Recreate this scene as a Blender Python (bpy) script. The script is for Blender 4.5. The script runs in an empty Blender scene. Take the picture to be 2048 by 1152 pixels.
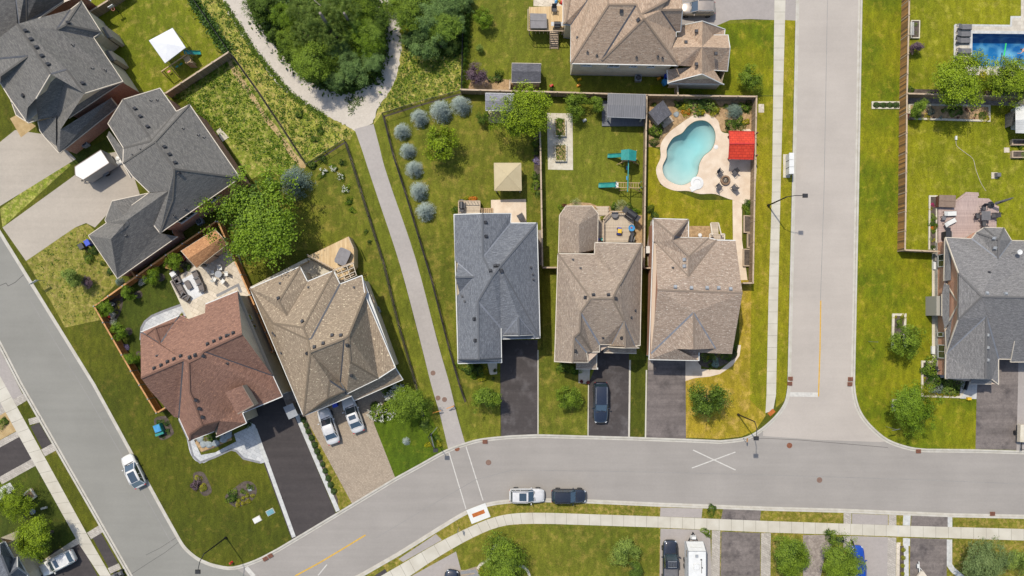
import bpy, math, random
import numpy as np
from mathutils import Vector, Matrix
from mathutils.bvhtree import BVHTree
R = math.radians
sc = bpy.context.scene
COL = sc.collection

# ------------------------------------------------------------------ camera
CX, CY, CH, CF = 1035.0, 640.0, 95.0, 1472.0     # nadir point of the drone picture, flying height, focal length
cam_d = bpy.data.cameras.new("camera"); cam = bpy.data.objects.new("camera", cam_d); COL.objects.link(cam)
cam.location = (0, 0, CH); cam.rotation_euler = (0, 0, 0)
cam_d.sensor_width = 36.0; cam_d.lens = 36.0 * CF / 2048.0
cam_d.shift_x = (1024 - CX) / 2048.0; cam_d.shift_y = (CY - 576) / 2048.0
cam_d.clip_start = 0.5; cam_d.clip_end = 5000
sc.camera = cam

# ------------------------------------------------------------------ sky and sun
SUN_EL, SUN_AZ = R(61), R(-35)
world = bpy.data.worlds.new("World"); sc.world = world; world.use_nodes = True
wn = world.node_tree
bgn = wn.nodes.get("Background") or wn.nodes.new("ShaderNodeBackground")
sky = wn.nodes.new("ShaderNodeTexSky"); sky.sky_type = 'NISHITA'; sky.sun_disc = False
sky.sun_elevation = SUN_EL; sky.sun_rotation = SUN_AZ; sky.air_density = 1.0; sky.dust_density = 1.5
wn.links.new(sky.outputs[0], bgn.inputs[0]); bgn.inputs[1].default_value = 0.175
sun_d = bpy.data.lights.new("sun", 'SUN'); sun_d.energy = 3.75; sun_d.angle = R(1.0); sun_d.color = (1.0, 0.945, 0.86)
sun = bpy.data.objects.new("sun", sun_d); COL.objects.link(sun)
sd = Vector((math.sin(SUN_AZ) * math.cos(SUN_EL), math.cos(SUN_AZ) * math.cos(SUN_EL), math.sin(SUN_EL)))
sun.rotation_euler = sd.to_track_quat('Z', 'Y').to_euler(); sun.location = sd * 150
sc.view_settings.view_transform = 'Standard'; sc.view_settings.look = 'None'
sc.view_settings.exposure = 0.42; sc.view_settings.gamma = 1.0
sc.cycles.max_bounces = 6; sc.cycles.transparent_max_bounces = 12
sc.cycles.caustics_refractive = False; sc.cycles.caustics_reflective = False

# ------------------------------------------------------------------ helpers
def W(x, y, z=0.14):
    k = (CH - z) / CF
    return Vector(((x - CX) * k, (CY - y) * k, z))
def px(n, z=0.14): return n * (CH - z) / CF
def lin(c): c /= 255.0; return c / 12.92 if c <= 0.04045 else ((c + 0.055) / 1.055) ** 2.4
KEXP = 1.72
def C(r, g, b, k=KEXP): return (min(.9, lin(r) / k), min(.9, lin(g) / k * .985), min(.9, lin(b) / k * .93), 1.0)
def rng(s): return random.Random(s)

class MB:
    """collects polygons and builds one mesh object"""
    def __init__(s): s.v = []; s.f = []; s.uv = []; s.mi = []
    def poly(s, pts, uv=None, mi=0):
        i = len(s.v); s.v += [tuple(p) for p in pts]; s.f.append(tuple(range(i, i + len(pts)))); s.uv.append(uv); s.mi.append(mi)
    def prism(s, pts, z0, z1, mi=0, bottom=False):
        a = sum(pts[i][0] * pts[(i + 1) % len(pts)][1] - pts[(i + 1) % len(pts)][0] * pts[i][1] for i in range(len(pts)))
        if a < 0: pts = pts[::-1]
        n = len(pts); s.poly([(p[0], p[1], z1) for p in pts], mi=mi)
        if bottom: s.poly([(p[0], p[1], z0) for p in pts[::-1]], mi=mi)
        for i in range(n):
            p, q = pts[i], pts[(i + 1) % n]
            s.poly([(p[0], p[1], z0), (q[0], q[1], z0), (q[0], q[1], z1), (p[0], p[1], z1)], mi=mi)
    def box(s, c, d, rz=0.0, mi=0, rot=None, taper=1.0):
        m = rot if rot is not None else Matrix.Rotation(rz, 3, 'Z'); c = Vector(c)
        P = []
        for z in (-.5, .5):
            t = taper if z > 0 else 1.0
            for x, y in ((-.5, -.5), (.5, -.5), (.5, .5), (-.5, .5)):
                P.append(c + m @ Vector((x * d[0] * t, y * d[1] * t, z * d[2])))
        for q in ((3, 2, 1, 0), (4, 5, 6, 7), (0, 1, 5, 4), (1, 2, 6, 5), (2, 3, 7, 6), (3, 0, 4, 7)): s.poly([P[k] for k in q], mi=mi)
    def bar(s, p, q, w, h, up=None, mi=0):
        p = Vector(p); q = Vector(q); d = (q - p); L = d.length
        if L < 1e-5: return
        d.normalize(); up = Vector(up) if up is not None else Vector((0, 0, 1))
        if abs(d.dot(up)) > .97: up = Vector((0, 1, 0))
        sd_ = d.cross(up).normalized(); u = sd_.cross(d).normalized()
        s.box((p + q) / 2, (L, w, h), rot=Matrix((d, sd_ * -1, u)).transposed(), mi=mi)
    def tube(s, p, q, r0, r1=None, n=8, mi=0, cap=True):
        p = Vector(p); q = Vector(q); r1 = r0 if r1 is None else r1; d = (q - p).normalized()
        a = d.orthogonal().normalized(); b = d.cross(a)
        A = [p + (a * math.cos(t) + b * math.sin(t)) * r0 for t in [2 * math.pi * i / n for i in range(n)]]
        B = [q + (a * math.cos(t) + b * math.sin(t)) * r1 for t in [2 * math.pi * i / n for i in range(n)]]
        for i in range(n): j = (i + 1) % n; s.poly([A[i], A[j], B[j], B[i]], mi=mi)
        if cap: s.poly(B, mi=mi); s.poly(A[::-1], mi=mi)
    def lathe(s, c, prof, n=16, mi=0):
        for (r0, z0), (r1, z1) in zip(prof[:-1], prof[1:]):
            for i in range(n):
                a, b = 2 * math.pi * i / n, 2 * math.pi * (i + 1) / n
                P = [(c[0] + r * math.cos(t), c[1] + r * math.sin(t), c[2] + z) for r, z, t in ((r0, z0, a), (r0, z0, b), (r1, z1, b), (r1, z1, a))]
                if r0 < 1e-4: P = P[1:]
                elif r1 < 1e-4: P = P[:3]
                s.poly(P, mi=mi)
    def loft(s, rings, closed=True, mi=0, caps=True):
        for A, B in zip(rings[:-1], rings[1:]):
            n = len(A)
            for i in range(n if closed else n - 1): j = (i + 1) % n; s.poly([A[i], A[j], B[j], B[i]], mi=mi)
        if caps: s.poly(list(rings[0])[::-1], mi=mi); s.poly(rings[-1], mi=mi)
    def build(s, name, mats, parent=None, world=True, smooth=False, weld=False, **tags):
        me = bpy.data.meshes.new(name)
        off = Vector((0, 0, 0))
        if parent is not None and world: off = parent.get("_o") and Vector(parent["_o"]) or Vector((0, 0, 0))
        org = off
        if parent is None and world and tags.get('label') and s.v:      # a thing that is one mesh: origin at its base
            a = np.array(s.v); org = Vector((float(a[:, 0].mean()), float(a[:, 1].mean()), float(a[:, 2].min())))
        me.from_pydata([(p[0] - org[0], p[1] - org[1], p[2] - org[2]) for p in s.v], [], s.f)
        if not isinstance(mats, (list, tuple)): mats = [mats]
        for m in mats: me.materials.append(m)
        if len(mats) > 1: me.polygons.foreach_set("material_index", s.mi)
        if any(u is not None for u in s.uv):
            ul = me.uv_layers.new(name="uv"); k = 0
            for f, u in zip(s.f, s.uv):
                for j in range(len(f)):
                    if u is not None: ul.data[k].uv = u[j]
                    k += 1
        if weld:
            import bmesh
            b = bmesh.new(); b.from_mesh(me); bmesh.ops.remove_doubles(b, verts=b.verts, dist=1e-4); b.to_mesh(me); b.free()
        if smooth: me.polygons.foreach_set("use_smooth", [True] * len(me.polygons))
        me.update()
        o = bpy.data.objects.new(name, me); COL.objects.link(o)
        if parent is not None: o.parent = parent
        elif world: o.location = org
        if parent is not None and world and "_o" in parent: o["_o"] = tuple(off)
        for k, v in tags.items():
            if v: o[{'cat': 'category'}.get(k, k)] = v
        return o

def thing(name, label, cat, loc, rz=0.0, group=None, s=None):
    o = bpy.data.objects.new(name, None); COL.objects.link(o); o.location = loc; o.rotation_euler = (0, 0, rz)
    o.empty_display_size = .3
    if s: o.scale = (s, s, s) if not isinstance(s, (tuple, list)) else s
    o['label'] = label; o['category'] = cat
    if group: o['group'] = group
    o["_o"] = tuple(loc)
    return o
def copy_tree(o, parent=None, loc=None, rz=None, label=None, s=None, group=None):
    c = o.copy(); COL.objects.link(c); c.parent = parent
    if loc is not None: c.location = loc; c["_o"] = tuple(loc)
    if rz is not None: c.rotation_euler = (0, 0, rz)
    if s is not None: c.scale = (s, s, s)
    if label: c['label'] = label
    if group: c['group'] = group
    for ch in o.children: copy_tree(ch, c)
    return c
def PP(s_, z=0.14):
    """'x,y x,y' in photo pixels -> list of world points at height z"""
    return [W(*map(float, t.split(',')), z) for t in s_.split()]
def smooth_path(P, n=6, closed=False):
    out = []; N = len(P)
    rngi = range(N if closed else N - 1)
    for i in rngi:
        p0 = P[(i - 1) % N] if (closed or i > 0) else P[i]; p1 = P[i]; p2 = P[(i + 1) % N]
        p3 = P[(i + 2) % N] if (closed or i + 2 < N) else p2
        for k in range(n):
            t = k / n
            out.append(.5 * ((2 * p1) + (p2 - p0) * t + (2 * p0 - 5 * p1 + 4 * p2 - p3) * t * t + (3 * p1 - p0 - 3 * p2 + p3) * t ** 3))
    if not closed: out.append(P[-1])
    return out
def offset(P, d, closed=False):
    """offset a polyline to its left by d"""
    out = []; N = len(P)
    for i in range(N):
        a = P[i] - P[i - 1] if (i > 0 or closed) else P[1] - P[0]
        b = P[(i + 1) % N] - P[i] if (i < N - 1 or closed) else P[i] - P[i - 1]
        a = Vector((a[0], a[1])).normalized(); b = Vector((b[0], b[1])).normalized()
        na = Vector((-a[1], a[0])); nb = Vector((-b[1], b[0])); m = (na + nb)
        m = m.normalized() if m.length > 1e-4 else na
        k = d / max(.45, m.dot(na)); out.append(Vector((P[i][0] + m[0] * k, P[i][1] + m[1] * k, P[i][2])))
    return out
def area(P): return .5 * sum(P[i][0] * P[(i + 1) % len(P)][1] - P[(i + 1) % len(P)][0] * P[i][1] for i in range(len(P)))
def inset(P, d):
    if area(P) < 0: P = P[::-1]
    return offset(P, d, True)

# ------------------------------------------------------------------ materials
def base_mat(name, rough=.8, spec=.3):
    m = bpy.data.materials.new(name); m.use_nodes = True; nt = m.node_tree
    b = nt.nodes.get("Principled BSDF"); b.inputs['Roughness'].default_value = rough
    b.inputs['Specular IOR Level'].default_value = spec
    return m, nt, b
def N(nt, t, **kw):
    n = nt.nodes.new(t)
    for k, v in kw.items():
        if k in n.inputs: n.inputs[k].default_value = v
        else: setattr(n, k, v)
    return n
def coord(nt, kind='pos', stretch=None, rot=0):
    if kind == 'pos': o = N(nt, 'ShaderNodeNewGeometry').outputs['Position']
    else:
        t = N(nt, 'ShaderNodeTexCoord'); o = t.outputs['Object'] if kind == 'obj' else t.outputs['UV']
    if stretch or rot:
        mp = N(nt, 'ShaderNodeMapping'); mp.inputs['Rotation'].default_value = (0, 0, rot)
        if stretch: mp.inputs['Scale'].default_value = stretch
        nt.links.new(o, mp.inputs[0]); o = mp.outputs[0]
    return o
def noise(nt, co, s, det=3, rough=.55):
    n = N(nt, 'ShaderNodeTexNoise'); n.inputs['Scale'].default_value = s; n.inputs['Detail'].default_value = det; n.inputs['Roughness'].default_value = rough
    nt.links.new(co, n.inputs['Vector']); return n.outputs['Fac']
def ramp(nt, f, lo, hi, a=0., b=1.):
    m = N(nt, 'ShaderNodeMapRange'); m.inputs[1].default_value = lo; m.inputs[2].default_value = hi; m.inputs[3].default_value = a; m.inputs[4].default_value = b
    nt.links.new(f, m.inputs[0]); return m.outputs[0]
def mix(nt, f, a, b, mode='MIX'):
    m = N(nt, 'ShaderNodeMix'); m.data_type = 'RGBA'; m.blend_type = mode
    for s_, v in ((0, f), (6, a), (7, b)):
        if hasattr(v, 'is_linked') or hasattr(v, 'links'): nt.links.new(v, m.inputs[s_])
        else: m.inputs[s_].default_value = v
    return m.outputs[2]
def mul(nt, col, f):       # value multiply
    m = N(nt, 'ShaderNodeMix'); m.data_type = 'RGBA'; m.blend_type = 'MULTIPLY'; m.inputs[0].default_value = 1
    c = N(nt, 'ShaderNodeCombineColor')
    for k in range(3): nt.links.new(f, c.inputs[k])
    nt.links.new(col, m.inputs[6]); nt.links.new(c.outputs[0], m.inputs[7]); return m.outputs[2]
def bump(nt, b, f, st=.4, dist=.05):
    n = N(nt, 'ShaderNodeBump'); n.inputs['Strength'].default_value = st; n.inputs['Distance'].default_value = dist
    nt.links.new(f, n.inputs['Height']); nt.links.new(n.outputs[0], b.inputs['Normal'])

def plain(name, a, b=None, s=2.0, rough=.7, amt=.12, kind='obj', bmp=0, metal=0, spec=.4, fs=None, coat=0):
    m, nt, bs = base_mat(name, rough, spec); co = coord(nt, kind)
    b = b or tuple(x * .8 for x in a[:3]) + (1,)
    col = mix(nt, ramp(nt, noise(nt, co, s), .35, .65), a, b)
    f = noise(nt, co, fs or s * 12, 2)
    col = mul(nt, col, ramp(nt, f, .3, .7, 1 - amt, 1 + amt))
    nt.links.new(col, bs.inputs['Base Color']); bs.inputs['Metallic'].default_value = metal; bs.inputs['Coat Weight'].default_value = coat
    if bmp: bump(nt, bs, f, bmp, .03)
    return m
def grass(name, a, b, c, s1=.09, s2=.8, dry=.55, rot=.3, stripes=0.0, rough_=False):
    m, nt, bs = base_mat(name, .9, .15); co = coord(nt)
    a, b, c = [(min(.8, q[0] * 1.24), min(.8, q[1] * 1.16), q[2] * 1.12, 1) for q in (a, b, c)]; dry -= .02
    n1 = noise(nt, co, s1, 4, .6); n2 = noise(nt, co, s2, 6, .7)
    col = mix(nt, ramp(nt, n1, .38, .62), a, b)
    col = mix(nt, ramp(nt, n2, dry - .02, dry + .2), col, c)
    co2 = coord(nt, 'pos', (1, .35, 1), rot)
    n4 = noise(nt, co2, 1.7, 4, .65)
    col = mul(nt, col, ramp(nt, n4, .32, .7, .76, 1.24))
    n3 = noise(nt, co, 11.0 if not rough_ else 5.0, 3, .7)
    col = mul(nt, col, ramp(nt, n3, .3, .7, .58 if not rough_ else .62, 1.42 if not rough_ else 1.36))
    n5 = noise(nt, co, 38.0, 2, .6)
    col = mul(nt, col, ramp(nt, n5, .3, .7, .72, 1.28))
    if stripes:
        w = N(nt, 'ShaderNodeTexWave'); w.inputs['Scale'].default_value = .28; w.inputs['Distortion'].default_value = 2.5; w.inputs['Detail'].default_value = 2
        nt.links.new(coord(nt, 'pos', (1, 1, 1), rot), w.inputs[0]); col = mul(nt, col, ramp(nt, w.outputs['Fac'], 0, 1, 1 - stripes, 1 + stripes))
    nt.links.new(col, bs.inputs['Base Color']); bump(nt, bs, n3, .8, .08)
    return m
def asphalt(name, a, amt=.10, patch=.07, rot=0., streak=.06, dark=None):
    m, nt, bs = base_mat(name, .88, .25); co = coord(nt)
    n1 = noise(nt, co, .18, 5, .6)
    b = tuple(x * .9 for x in a[:3]) + (1,)
    col = mix(nt, ramp(nt, n1, .35, .65), a, b)
    n2 = noise(nt, coord(nt, 'pos', (.06, 1.2, 1), rot), 1.0, 4, .6)
    col = mul(nt, col, ramp(nt, n2, .3, .7, 1 - streak, 1 + streak))
    if dark:
        n5 = noise(nt, co, .45, 6, .7); col = mix(nt, ramp(nt, n5, .5, .72), col, dark)
    n3 = noise(nt, co, 26, 2, .8); col = mul(nt, col, ramp(nt, n3, .25, .75, 1 - amt, 1 + amt))
    n4 = noise(nt, co, 3.5, 4, .7); col = mul(nt, col, ramp(nt, n4, .3, .7, 1 - patch, 1 + patch))
    nt.links.new(col, bs.inputs['Base Color']); bump(nt, bs, n3, .25, .01)
    return m
def shingle(name, a, b, c, sp=.62, row=.15, wid=.42, patch=.1):
    """asphalt shingles: courses laid across the slope (UV in metres), random tab tints and speckle"""
    m, nt, bs = base_mat(name, .93, .2); co = coord(nt, 'uv')
    a, b, c = [tuple(min(.8, x * 1.35) for x in q[:3]) + (1,) for q in (a, b, c)]
    br = N(nt, 'ShaderNodeTexBrick'); br.inputs['Scale'].default_value = 1.0
    br.inputs['Brick Width'].default_value = wid; br.inputs['Row Height'].default_value = row; br.inputs['Mortar Size'].default_value = .012; br.inputs['Bias'].default_value = 0.0
    br.inputs['Color1'].default_value = a; br.inputs['Color2'].default_value = b
    br.inputs['Mortar'].default_value = tuple(x * .55 for x in a[:3]) + (1,)
    nt.links.new(co, br.inputs['Vector'])
    n1 = noise(nt, coord(nt, 'uv', (3.3, 6.4, 1)), 1.0, 2, .6)
    col = mix(nt, ramp(nt, n1, sp, sp + .1), br.outputs['Color'], c)
    n2 = noise(nt, co, .55, 5, .65); col = mul(nt, col, ramp(nt, n2, .3, .7, 1 - patch, 1 + patch))
    n3 = noise(nt, coord(nt, 'uv', (1.0, 2.2, 1)), 2.6, 3, .7); col = mul(nt, col, ramp(nt, n3, .3, .7, .76, 1.26))
    w = N(nt, 'ShaderNodeTexNoise'); w.inputs['Scale'].default_value = 9; nt.links.new(co, w.inputs['Vector'])
    col = mul(nt, col, ramp(nt, w.outputs['Fac'], .3, .7, .86, 1.14))
    nt.links.new(col, bs.inputs['Base Color']); bump(nt, bs, br.outputs['Fac'], .35, -.02)
    return m
def bricks(name, a, b, mort, wid=.24, row=.08, kind='uv', rough=.85, ms=.012, sc_=1.0, rot=0, patch=.12):
    m, nt, bs = base_mat(name, rough, .25); co = coord(nt, kind, (1, 1, 1), rot)
    br = N(nt, 'ShaderNodeTexBrick'); br.inputs['Scale'].default_value = sc_; br.inputs['Brick Width'].default_value = wid; br.inputs['Row Height'].default_value = row
    br.inputs['Mortar Size'].default_value = ms; br.inputs['Color1'].default_value = a; br.inputs['Color2'].default_value = b; br.inputs['Mortar'].default_value = mort
    nt.links.new(co, br.inputs['Vector'])
    n2 = noise(nt, co, .9, 4, .6); col = mul(nt, br.outputs['Color'], ramp(nt, n2, .3, .7, 1 - patch, 1 + patch))
    n3 = noise(nt, co, 9, 3, .7); col = mul(nt, col, ramp(nt, n3, .3, .7, .88, 1.12))
    nt.links.new(col, bs.inputs['Base Color']); bump(nt, bs, br.outputs['Fac'], .3, -.01)
    return m
def boards(name, a, b, gap, w=.14, kind='uv', rot=0., rough=.75):
    """timber boards side by side across U"""
    m, nt, bs = base_mat(name, rough, .25); co = coord(nt, kind, (1, 1, 1), rot)
    sx = N(nt, 'ShaderNodeSeparateXYZ'); nt.links.new(co, sx.inputs[0])
    d = N(nt, 'ShaderNodeMath', operation='DIVIDE'); nt.links.new(sx.outputs[0], d.inputs[0]); d.inputs[1].default_value = w
    fl = N(nt, 'ShaderNodeMath', operation='FLOOR'); nt.links.new(d.outputs[0], fl.inputs[0])
    fr = N(nt, 'ShaderNodeMath', operation='FRACT'); nt.links.new(d.outputs[0], fr.inputs[0])
    wn_ = N(nt, 'ShaderNodeTexWhiteNoise'); wn_.noise_dimensions = '1D'; nt.links.new(fl.outputs[0], wn_.inputs['W'])
    col = mix(nt, wn_.outputs['Value'], a, b)
    n = noise(nt, coord(nt, kind, (8, .8, 1), rot), 1.5, 4, .7); col = mul(nt, col, ramp(nt, n, .3, .7, .82, 1.18))
    lt = N(nt, 'ShaderNodeMath', operation='LESS_THAN'); nt.links.new(fr.outputs[0], lt.inputs[0]); lt.inputs[1].default_value = .1
    col = mix(nt, lt.outputs[0], col, gap)
    nt.links.new(col, bs.inputs['Base Color']); return m
def leafmat(name, dark, light, trans=.35):
    m, nt, bs = base_mat(name, .6, .25)
    g = N(nt, 'ShaderNodeNewGeometry'); at = N(nt, 'ShaderNodeAttribute'); at.attribute_name = 'tint'
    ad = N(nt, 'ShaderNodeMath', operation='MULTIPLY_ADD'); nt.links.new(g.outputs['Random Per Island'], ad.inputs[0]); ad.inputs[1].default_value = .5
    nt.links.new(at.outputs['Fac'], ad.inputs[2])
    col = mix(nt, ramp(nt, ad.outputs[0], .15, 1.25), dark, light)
    nt.links.new(col, bs.inputs['Base Color'])
    tr = N(nt, 'ShaderNodeBsdfTranslucent'); nt.links.new(col, tr.inputs[0])
    mx = N(nt, 'ShaderNodeMixShader'); mx.inputs[0].default_value = trans
    nt.links.new(bs.outputs[0], mx.inputs[1]); nt.links.new(tr.outputs[0], mx.inputs[2])
    nt.links.new(mx.outputs[0], nt.nodes['Material Output'].inputs[0]); return m
def gloss(name, col, rough=.25, metal=0., coat=.6, spec=.5):
    m, nt, bs = base_mat(name, rough, spec); bs.inputs['Metallic'].default_value = metal; bs.inputs['Coat Weight'].default_value = coat; bs.inputs['Coat Roughness'].default_value = .06
    co = coord(nt, 'obj'); n = noise(nt, co, 2.5, 3); a = nt.nodes.new('ShaderNodeRGB'); a.outputs[0].default_value = col
    nt.links.new(mul(nt, a.outputs[0], ramp(nt, n, .3, .7, .93, 1.06)), bs.inputs['Base Color']); return m

MT = {}
MT['road_nw'] = asphalt('asphalt_side_street', C(150, 148, 141), rot=1.03, patch=.03, streak=.035)
MT['road_ew'] = asphalt('asphalt_curved_street', C(166, 160, 154), patch=.035, streak=.05)
MT['road_ns'] = asphalt('asphalt_main_street', C(192, 183, 174), rot=1.57, patch=.03, streak=.03)
MT['kerb'] = plain('kerb_concrete', C(205, 200, 190), C(190, 184, 172), 1.2, .85, .06, 'pos')
MT['gutter'] = plain('gutter_concrete', C(198, 192, 182), C(182, 176, 165), 1.0, .85, .07, 'pos')
MT['walk'] = plain('walk_concrete', C(212, 206, 192), C(198, 191, 176), .5, .85, .05, 'pos', fs=14)
MT['walk_j'] = plain('walk_joint', C(150, 145, 132), None, 2, .9, .1, 'pos')
MT['pathasph'] = asphalt('asphalt_footpath', C(182, 175, 170), amt=.09, streak=.03)
MT['gravel'] = asphalt('crushed_stone', C(213, 203, 190), amt=.16, patch=.10, streak=.03)
MT['drv_black'] = asphalt('driveway_sealed_black', C(80, 74, 73), amt=.13, patch=.12, rot=1.57, streak=.18, dark=C(106, 101, 101))
MT['drv_dark'] = asphalt('driveway_sealed_dark', C(78, 72, 71), amt=.14, patch=.1, rot=1.15, streak=.14, dark=C(68, 63, 63))
MT['drv_worn'] = asphalt('driveway_worn', C(122, 113, 110), amt=.22, patch=.16, rot=1.57, streak=.25, dark=C(84, 78, 77))
MT['drv_worn2'] = asphalt('driveway_patchy', C(128, 119, 115), amt=.24, patch=.2, rot=1.57, streak=.22, dark=C(80, 74, 74))
MT['drv_grey'] = asphalt('driveway_grey', C(176, 168, 163), amt=.1, streak=.03)
MT['drv_tan'] = asphalt('driveway_old_tan', C(188, 178, 165), amt=.09, patch=.06, streak=.05, rot=.55)
MT['g_front'] = grass('lawn_front', C(87, 93, 23), C(70, 79, 19), C(112, 106, 44), dry=.58)
MT['g_back'] = grass('lawn_back', C(106, 112, 34), C(88, 98, 28), C(136, 128, 58), dry=.53)
MT['g_mid'] = grass('lawn_middle', C(108, 116, 34), C(92, 102, 30), C(146, 138, 66), dry=.58)
MT['g_lush'] = grass('lawn_lush', C(84, 106, 16), C(70, 92, 18), C(110, 118, 34), dry=.6, stripes=.05)
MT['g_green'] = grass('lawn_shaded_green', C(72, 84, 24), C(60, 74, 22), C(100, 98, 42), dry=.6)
MT['g_yel'] = grass('lawn_yellow', C(136, 132, 26), C(116, 120, 20), C(164, 148, 60), dry=.56)
MT['g_corner'] = grass('lawn_corner', C(160, 142, 44), C(140, 130, 34), C(186, 160, 84), dry=.52)
MT['g_east'] = grass('lawn_east', C(122, 126, 18), C(90, 106, 12), C(150, 142, 46), s1=.15, dry=.57, stripes=.03)
MT['g_east2'] = grass('lawn_far_east', C(128, 132, 22), C(106, 116, 18), C(152, 150, 58), dry=.54)
MT['g_dry'] = grass('verge_dry', C(122, 120, 40), C(96, 104, 30), C(160, 142, 80), dry=.5, s2=2.2)
MT['g_rough'] = grass('meadow', C(150, 150, 70), C(118, 132, 44), C(182, 168, 104), dry=.5, s2=1.6, rough_=True)
MT['g_weedy'] = grass('weedy_lot', C(126, 138, 52), C(104, 122, 36), C(172, 166, 100), dry=.5, s2=1.8, rough_=True)
MT['g_tan'] = grass('dry_lawn_west', C(132, 130, 60), C(112, 118, 44), C(160, 146, 92), dry=.52, s2=2.0, rough_=True)
MT['g_green2'] = grass('lawn_playground', C(122, 128, 28), C(100, 112, 24), C(154, 146, 70), dry=.55)
MT['soil'] = plain('garden_soil', C(104, 92, 82), C(78, 68, 60), 2.5, .95, .3, 'pos', .5, fs=18)
MT['mulch'] = plain('wood_mulch', C(196, 164, 122), C(160, 130, 94), 3, .95, .3, 'pos', .5, fs=16)
MT['dirt'] = plain('bare_dirt', C(196, 170, 124), C(178, 150, 104), 1.5, .95, .15, 'pos', .3, fs=12)
MT['soilgrey'] = plain('grey_pebbles', C(170, 158, 148), C(140, 128, 120), 3, .95, .25, 'pos', .4, fs=18)
MT['stone_cream'] = plain('cream_stone', C(222, 214, 196), C(206, 196, 176), 2, .85, .07, 'pos')
MT['band'] = bricks('grey_band_pavers', C(196, 188, 178), C(176, 168, 158), C(150, 144, 136), .4, .25, 'pos', ms=.012, rot=.5)
MT['bluestone'] = plain('blue_grey_stone', C(166, 174, 176), C(140, 148, 152), 3, .85, .12, 'pos')
MT['slateblue'] = plain('faded_blue_lid', C(112, 164, 176), C(98, 150, 164), 3, .6, .08)
MT['stone_white'] = plain('pale_stone', C(214, 214, 210), C(190, 190, 188), 2.4, .85, .08, 'pos', fs=12)
MT['pool_deck'] = plain('stamped_concrete', C(236, 218, 196), C(222, 200, 176), .9, .8, .05, 'pos', fs=10)
MT['patio_tan'] = bricks('patio_slabs', C(228, 216, 198), C(208, 196, 178), C(180, 168, 152), .9, .6, 'pos', ms=.02, rot=.5)
MT['pavers_tan'] = bricks('driveway_pavers', C(186, 170, 150), C(166, 150, 132), C(140, 126, 110), .24, .16, 'pos', ms=.012, rot=.52, patch=.07)
MT['pavers_grey'] = bricks('walk_pavers_grey', C(214, 214, 214), C(190, 192, 194), C(165, 165, 168), .7, .45, 'pos', ms=.015, rot=.5, patch=.08)
MT['pavers_band'] = plain('band_pavers', C(150, 150, 152), C(132, 132, 136), 3, .85, .1, 'pos')
MT['pavers_pool'] = bricks('pool_slabs', C(214, 206, 192), C(200, 190, 176), C(180, 172, 160), .8, .5, 'pos', ms=.015, rot=0)
MT['white_line'] = plain('road_paint_white', C(216, 212, 204), C(196, 192, 186), 3, .7, .08, 'pos', fs=20)
MT['yellow_line'] = plain('road_paint_yellow', C(224, 178, 60), C(206, 160, 50), 3, .7, .1, 'pos', fs=20)
MT['seam'] = plain('paving_seam', C(148, 145, 142), C(158, 154, 150), .4, .9, .1, 'pos')
MT['crack'] = plain('crack_sealant', C(96, 92, 90), None, 3, .8, .1, 'pos')
MT['rust'] = plain('rusty_iron', C(150, 92, 62), C(118, 72, 50), 5, .8, .2, 'pos')
MT['cover'] = plain('iron_cover', C(140, 108, 92), C(120, 96, 84), 8, .7, .15, 'pos')
MT['orange_pad'] = plain('tactile_plate', C(198, 110, 32), C(176, 94, 28), 4, .7, .12, 'pos')
# house finishes
MT['r_dark'] = shingle('shingle_charcoal', C(118, 115, 111), C(100, 98, 96), C(130, 127, 123), .66, patch=.05)
MT['r_brown'] = shingle('shingle_red_brown', C(142, 108, 93), C(122, 92, 80), C(186, 138, 106), .63, patch=.05)
MT['r_tan'] = shingle('shingle_tan', C(150, 134, 115), C(134, 119, 102), C(216, 202, 172), .61, patch=.05)
MT['r_blue'] = shingle('shingle_blue_grey', C(116, 119, 125), C(98, 101, 108), C(90, 93, 101), .58, patch=.04)
MT['r_taupe'] = shingle('shingle_taupe', C(154, 139, 124), C(136, 121, 109), C(180, 172, 160), .62, patch=.05)
MT['r_taupe2'] = shingle('shingle_taupe_red', C(160, 143, 128), C(141, 123, 109), C(188, 178, 165), .6, patch=.05)
MT['r_sand'] = shingle('shingle_sand', C(180, 157, 136), C(160, 137, 117), C(196, 186, 170), .62, patch=.05)
MT['r_grey'] = shingle('shingle_grey', C(126, 124, 124), C(110, 108, 109), C(136, 135, 135), .64, patch=.04)
MT['r_cedar'] = shingle('shingle_cedar', C(184, 138, 98), C(160, 116, 82), C(200, 156, 116), .62, .16, .25)
MT['brick_red'] = bricks('red_brick', C(204, 136, 108), C(172, 110, 88), C(206, 180, 160))
MT['brick_or'] = bricks('orange_brick', C(226, 158, 122), C(196, 126, 94), C(222, 200, 180))
MT['brick_tan'] = bricks('tan_brick', C(200, 164, 138), C(178, 142, 118), C(204, 184, 166))
MT['siding'] = bricks('beige_siding', C(238, 222, 194), C(230, 214, 186), C(202, 188, 164), 4.0, .18, ms=.01)
MT['siding_l'] = bricks('light_siding', C(236, 230, 218), C(228, 222, 210), C(170, 166, 156), 4.0, .18, ms=.01)
MT['stonewall'] = bricks('grey_stone_base', C(200, 196, 186), C(184, 180, 170), C(150, 146, 138), .6, .3, ms=.02)
MT['trim'] = plain('cream_trim', C(226, 214, 196), C(214, 202, 184), 1, .6, .05)
MT['trim_w'] = plain('white_trim', C(232, 232, 228), C(222, 222, 218), 1, .55, .04)
MT['trim_b'] = plain('brown_trim', C(150, 134, 118), C(134, 118, 104), 1, .6, .06)
MT['valley'] = plain('valley_metal_dark', C(84, 86, 92), C(70, 72, 80), 2, .6, .1)
MT['valley_l'] = plain('valley_metal_grey', C(140, 144, 152), C(124, 128, 138), 2, .6, .1)
MT['vent'] = plain('vent_black', C(66, 66, 70), C(54, 54, 58), 3, .5, .1)
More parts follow.
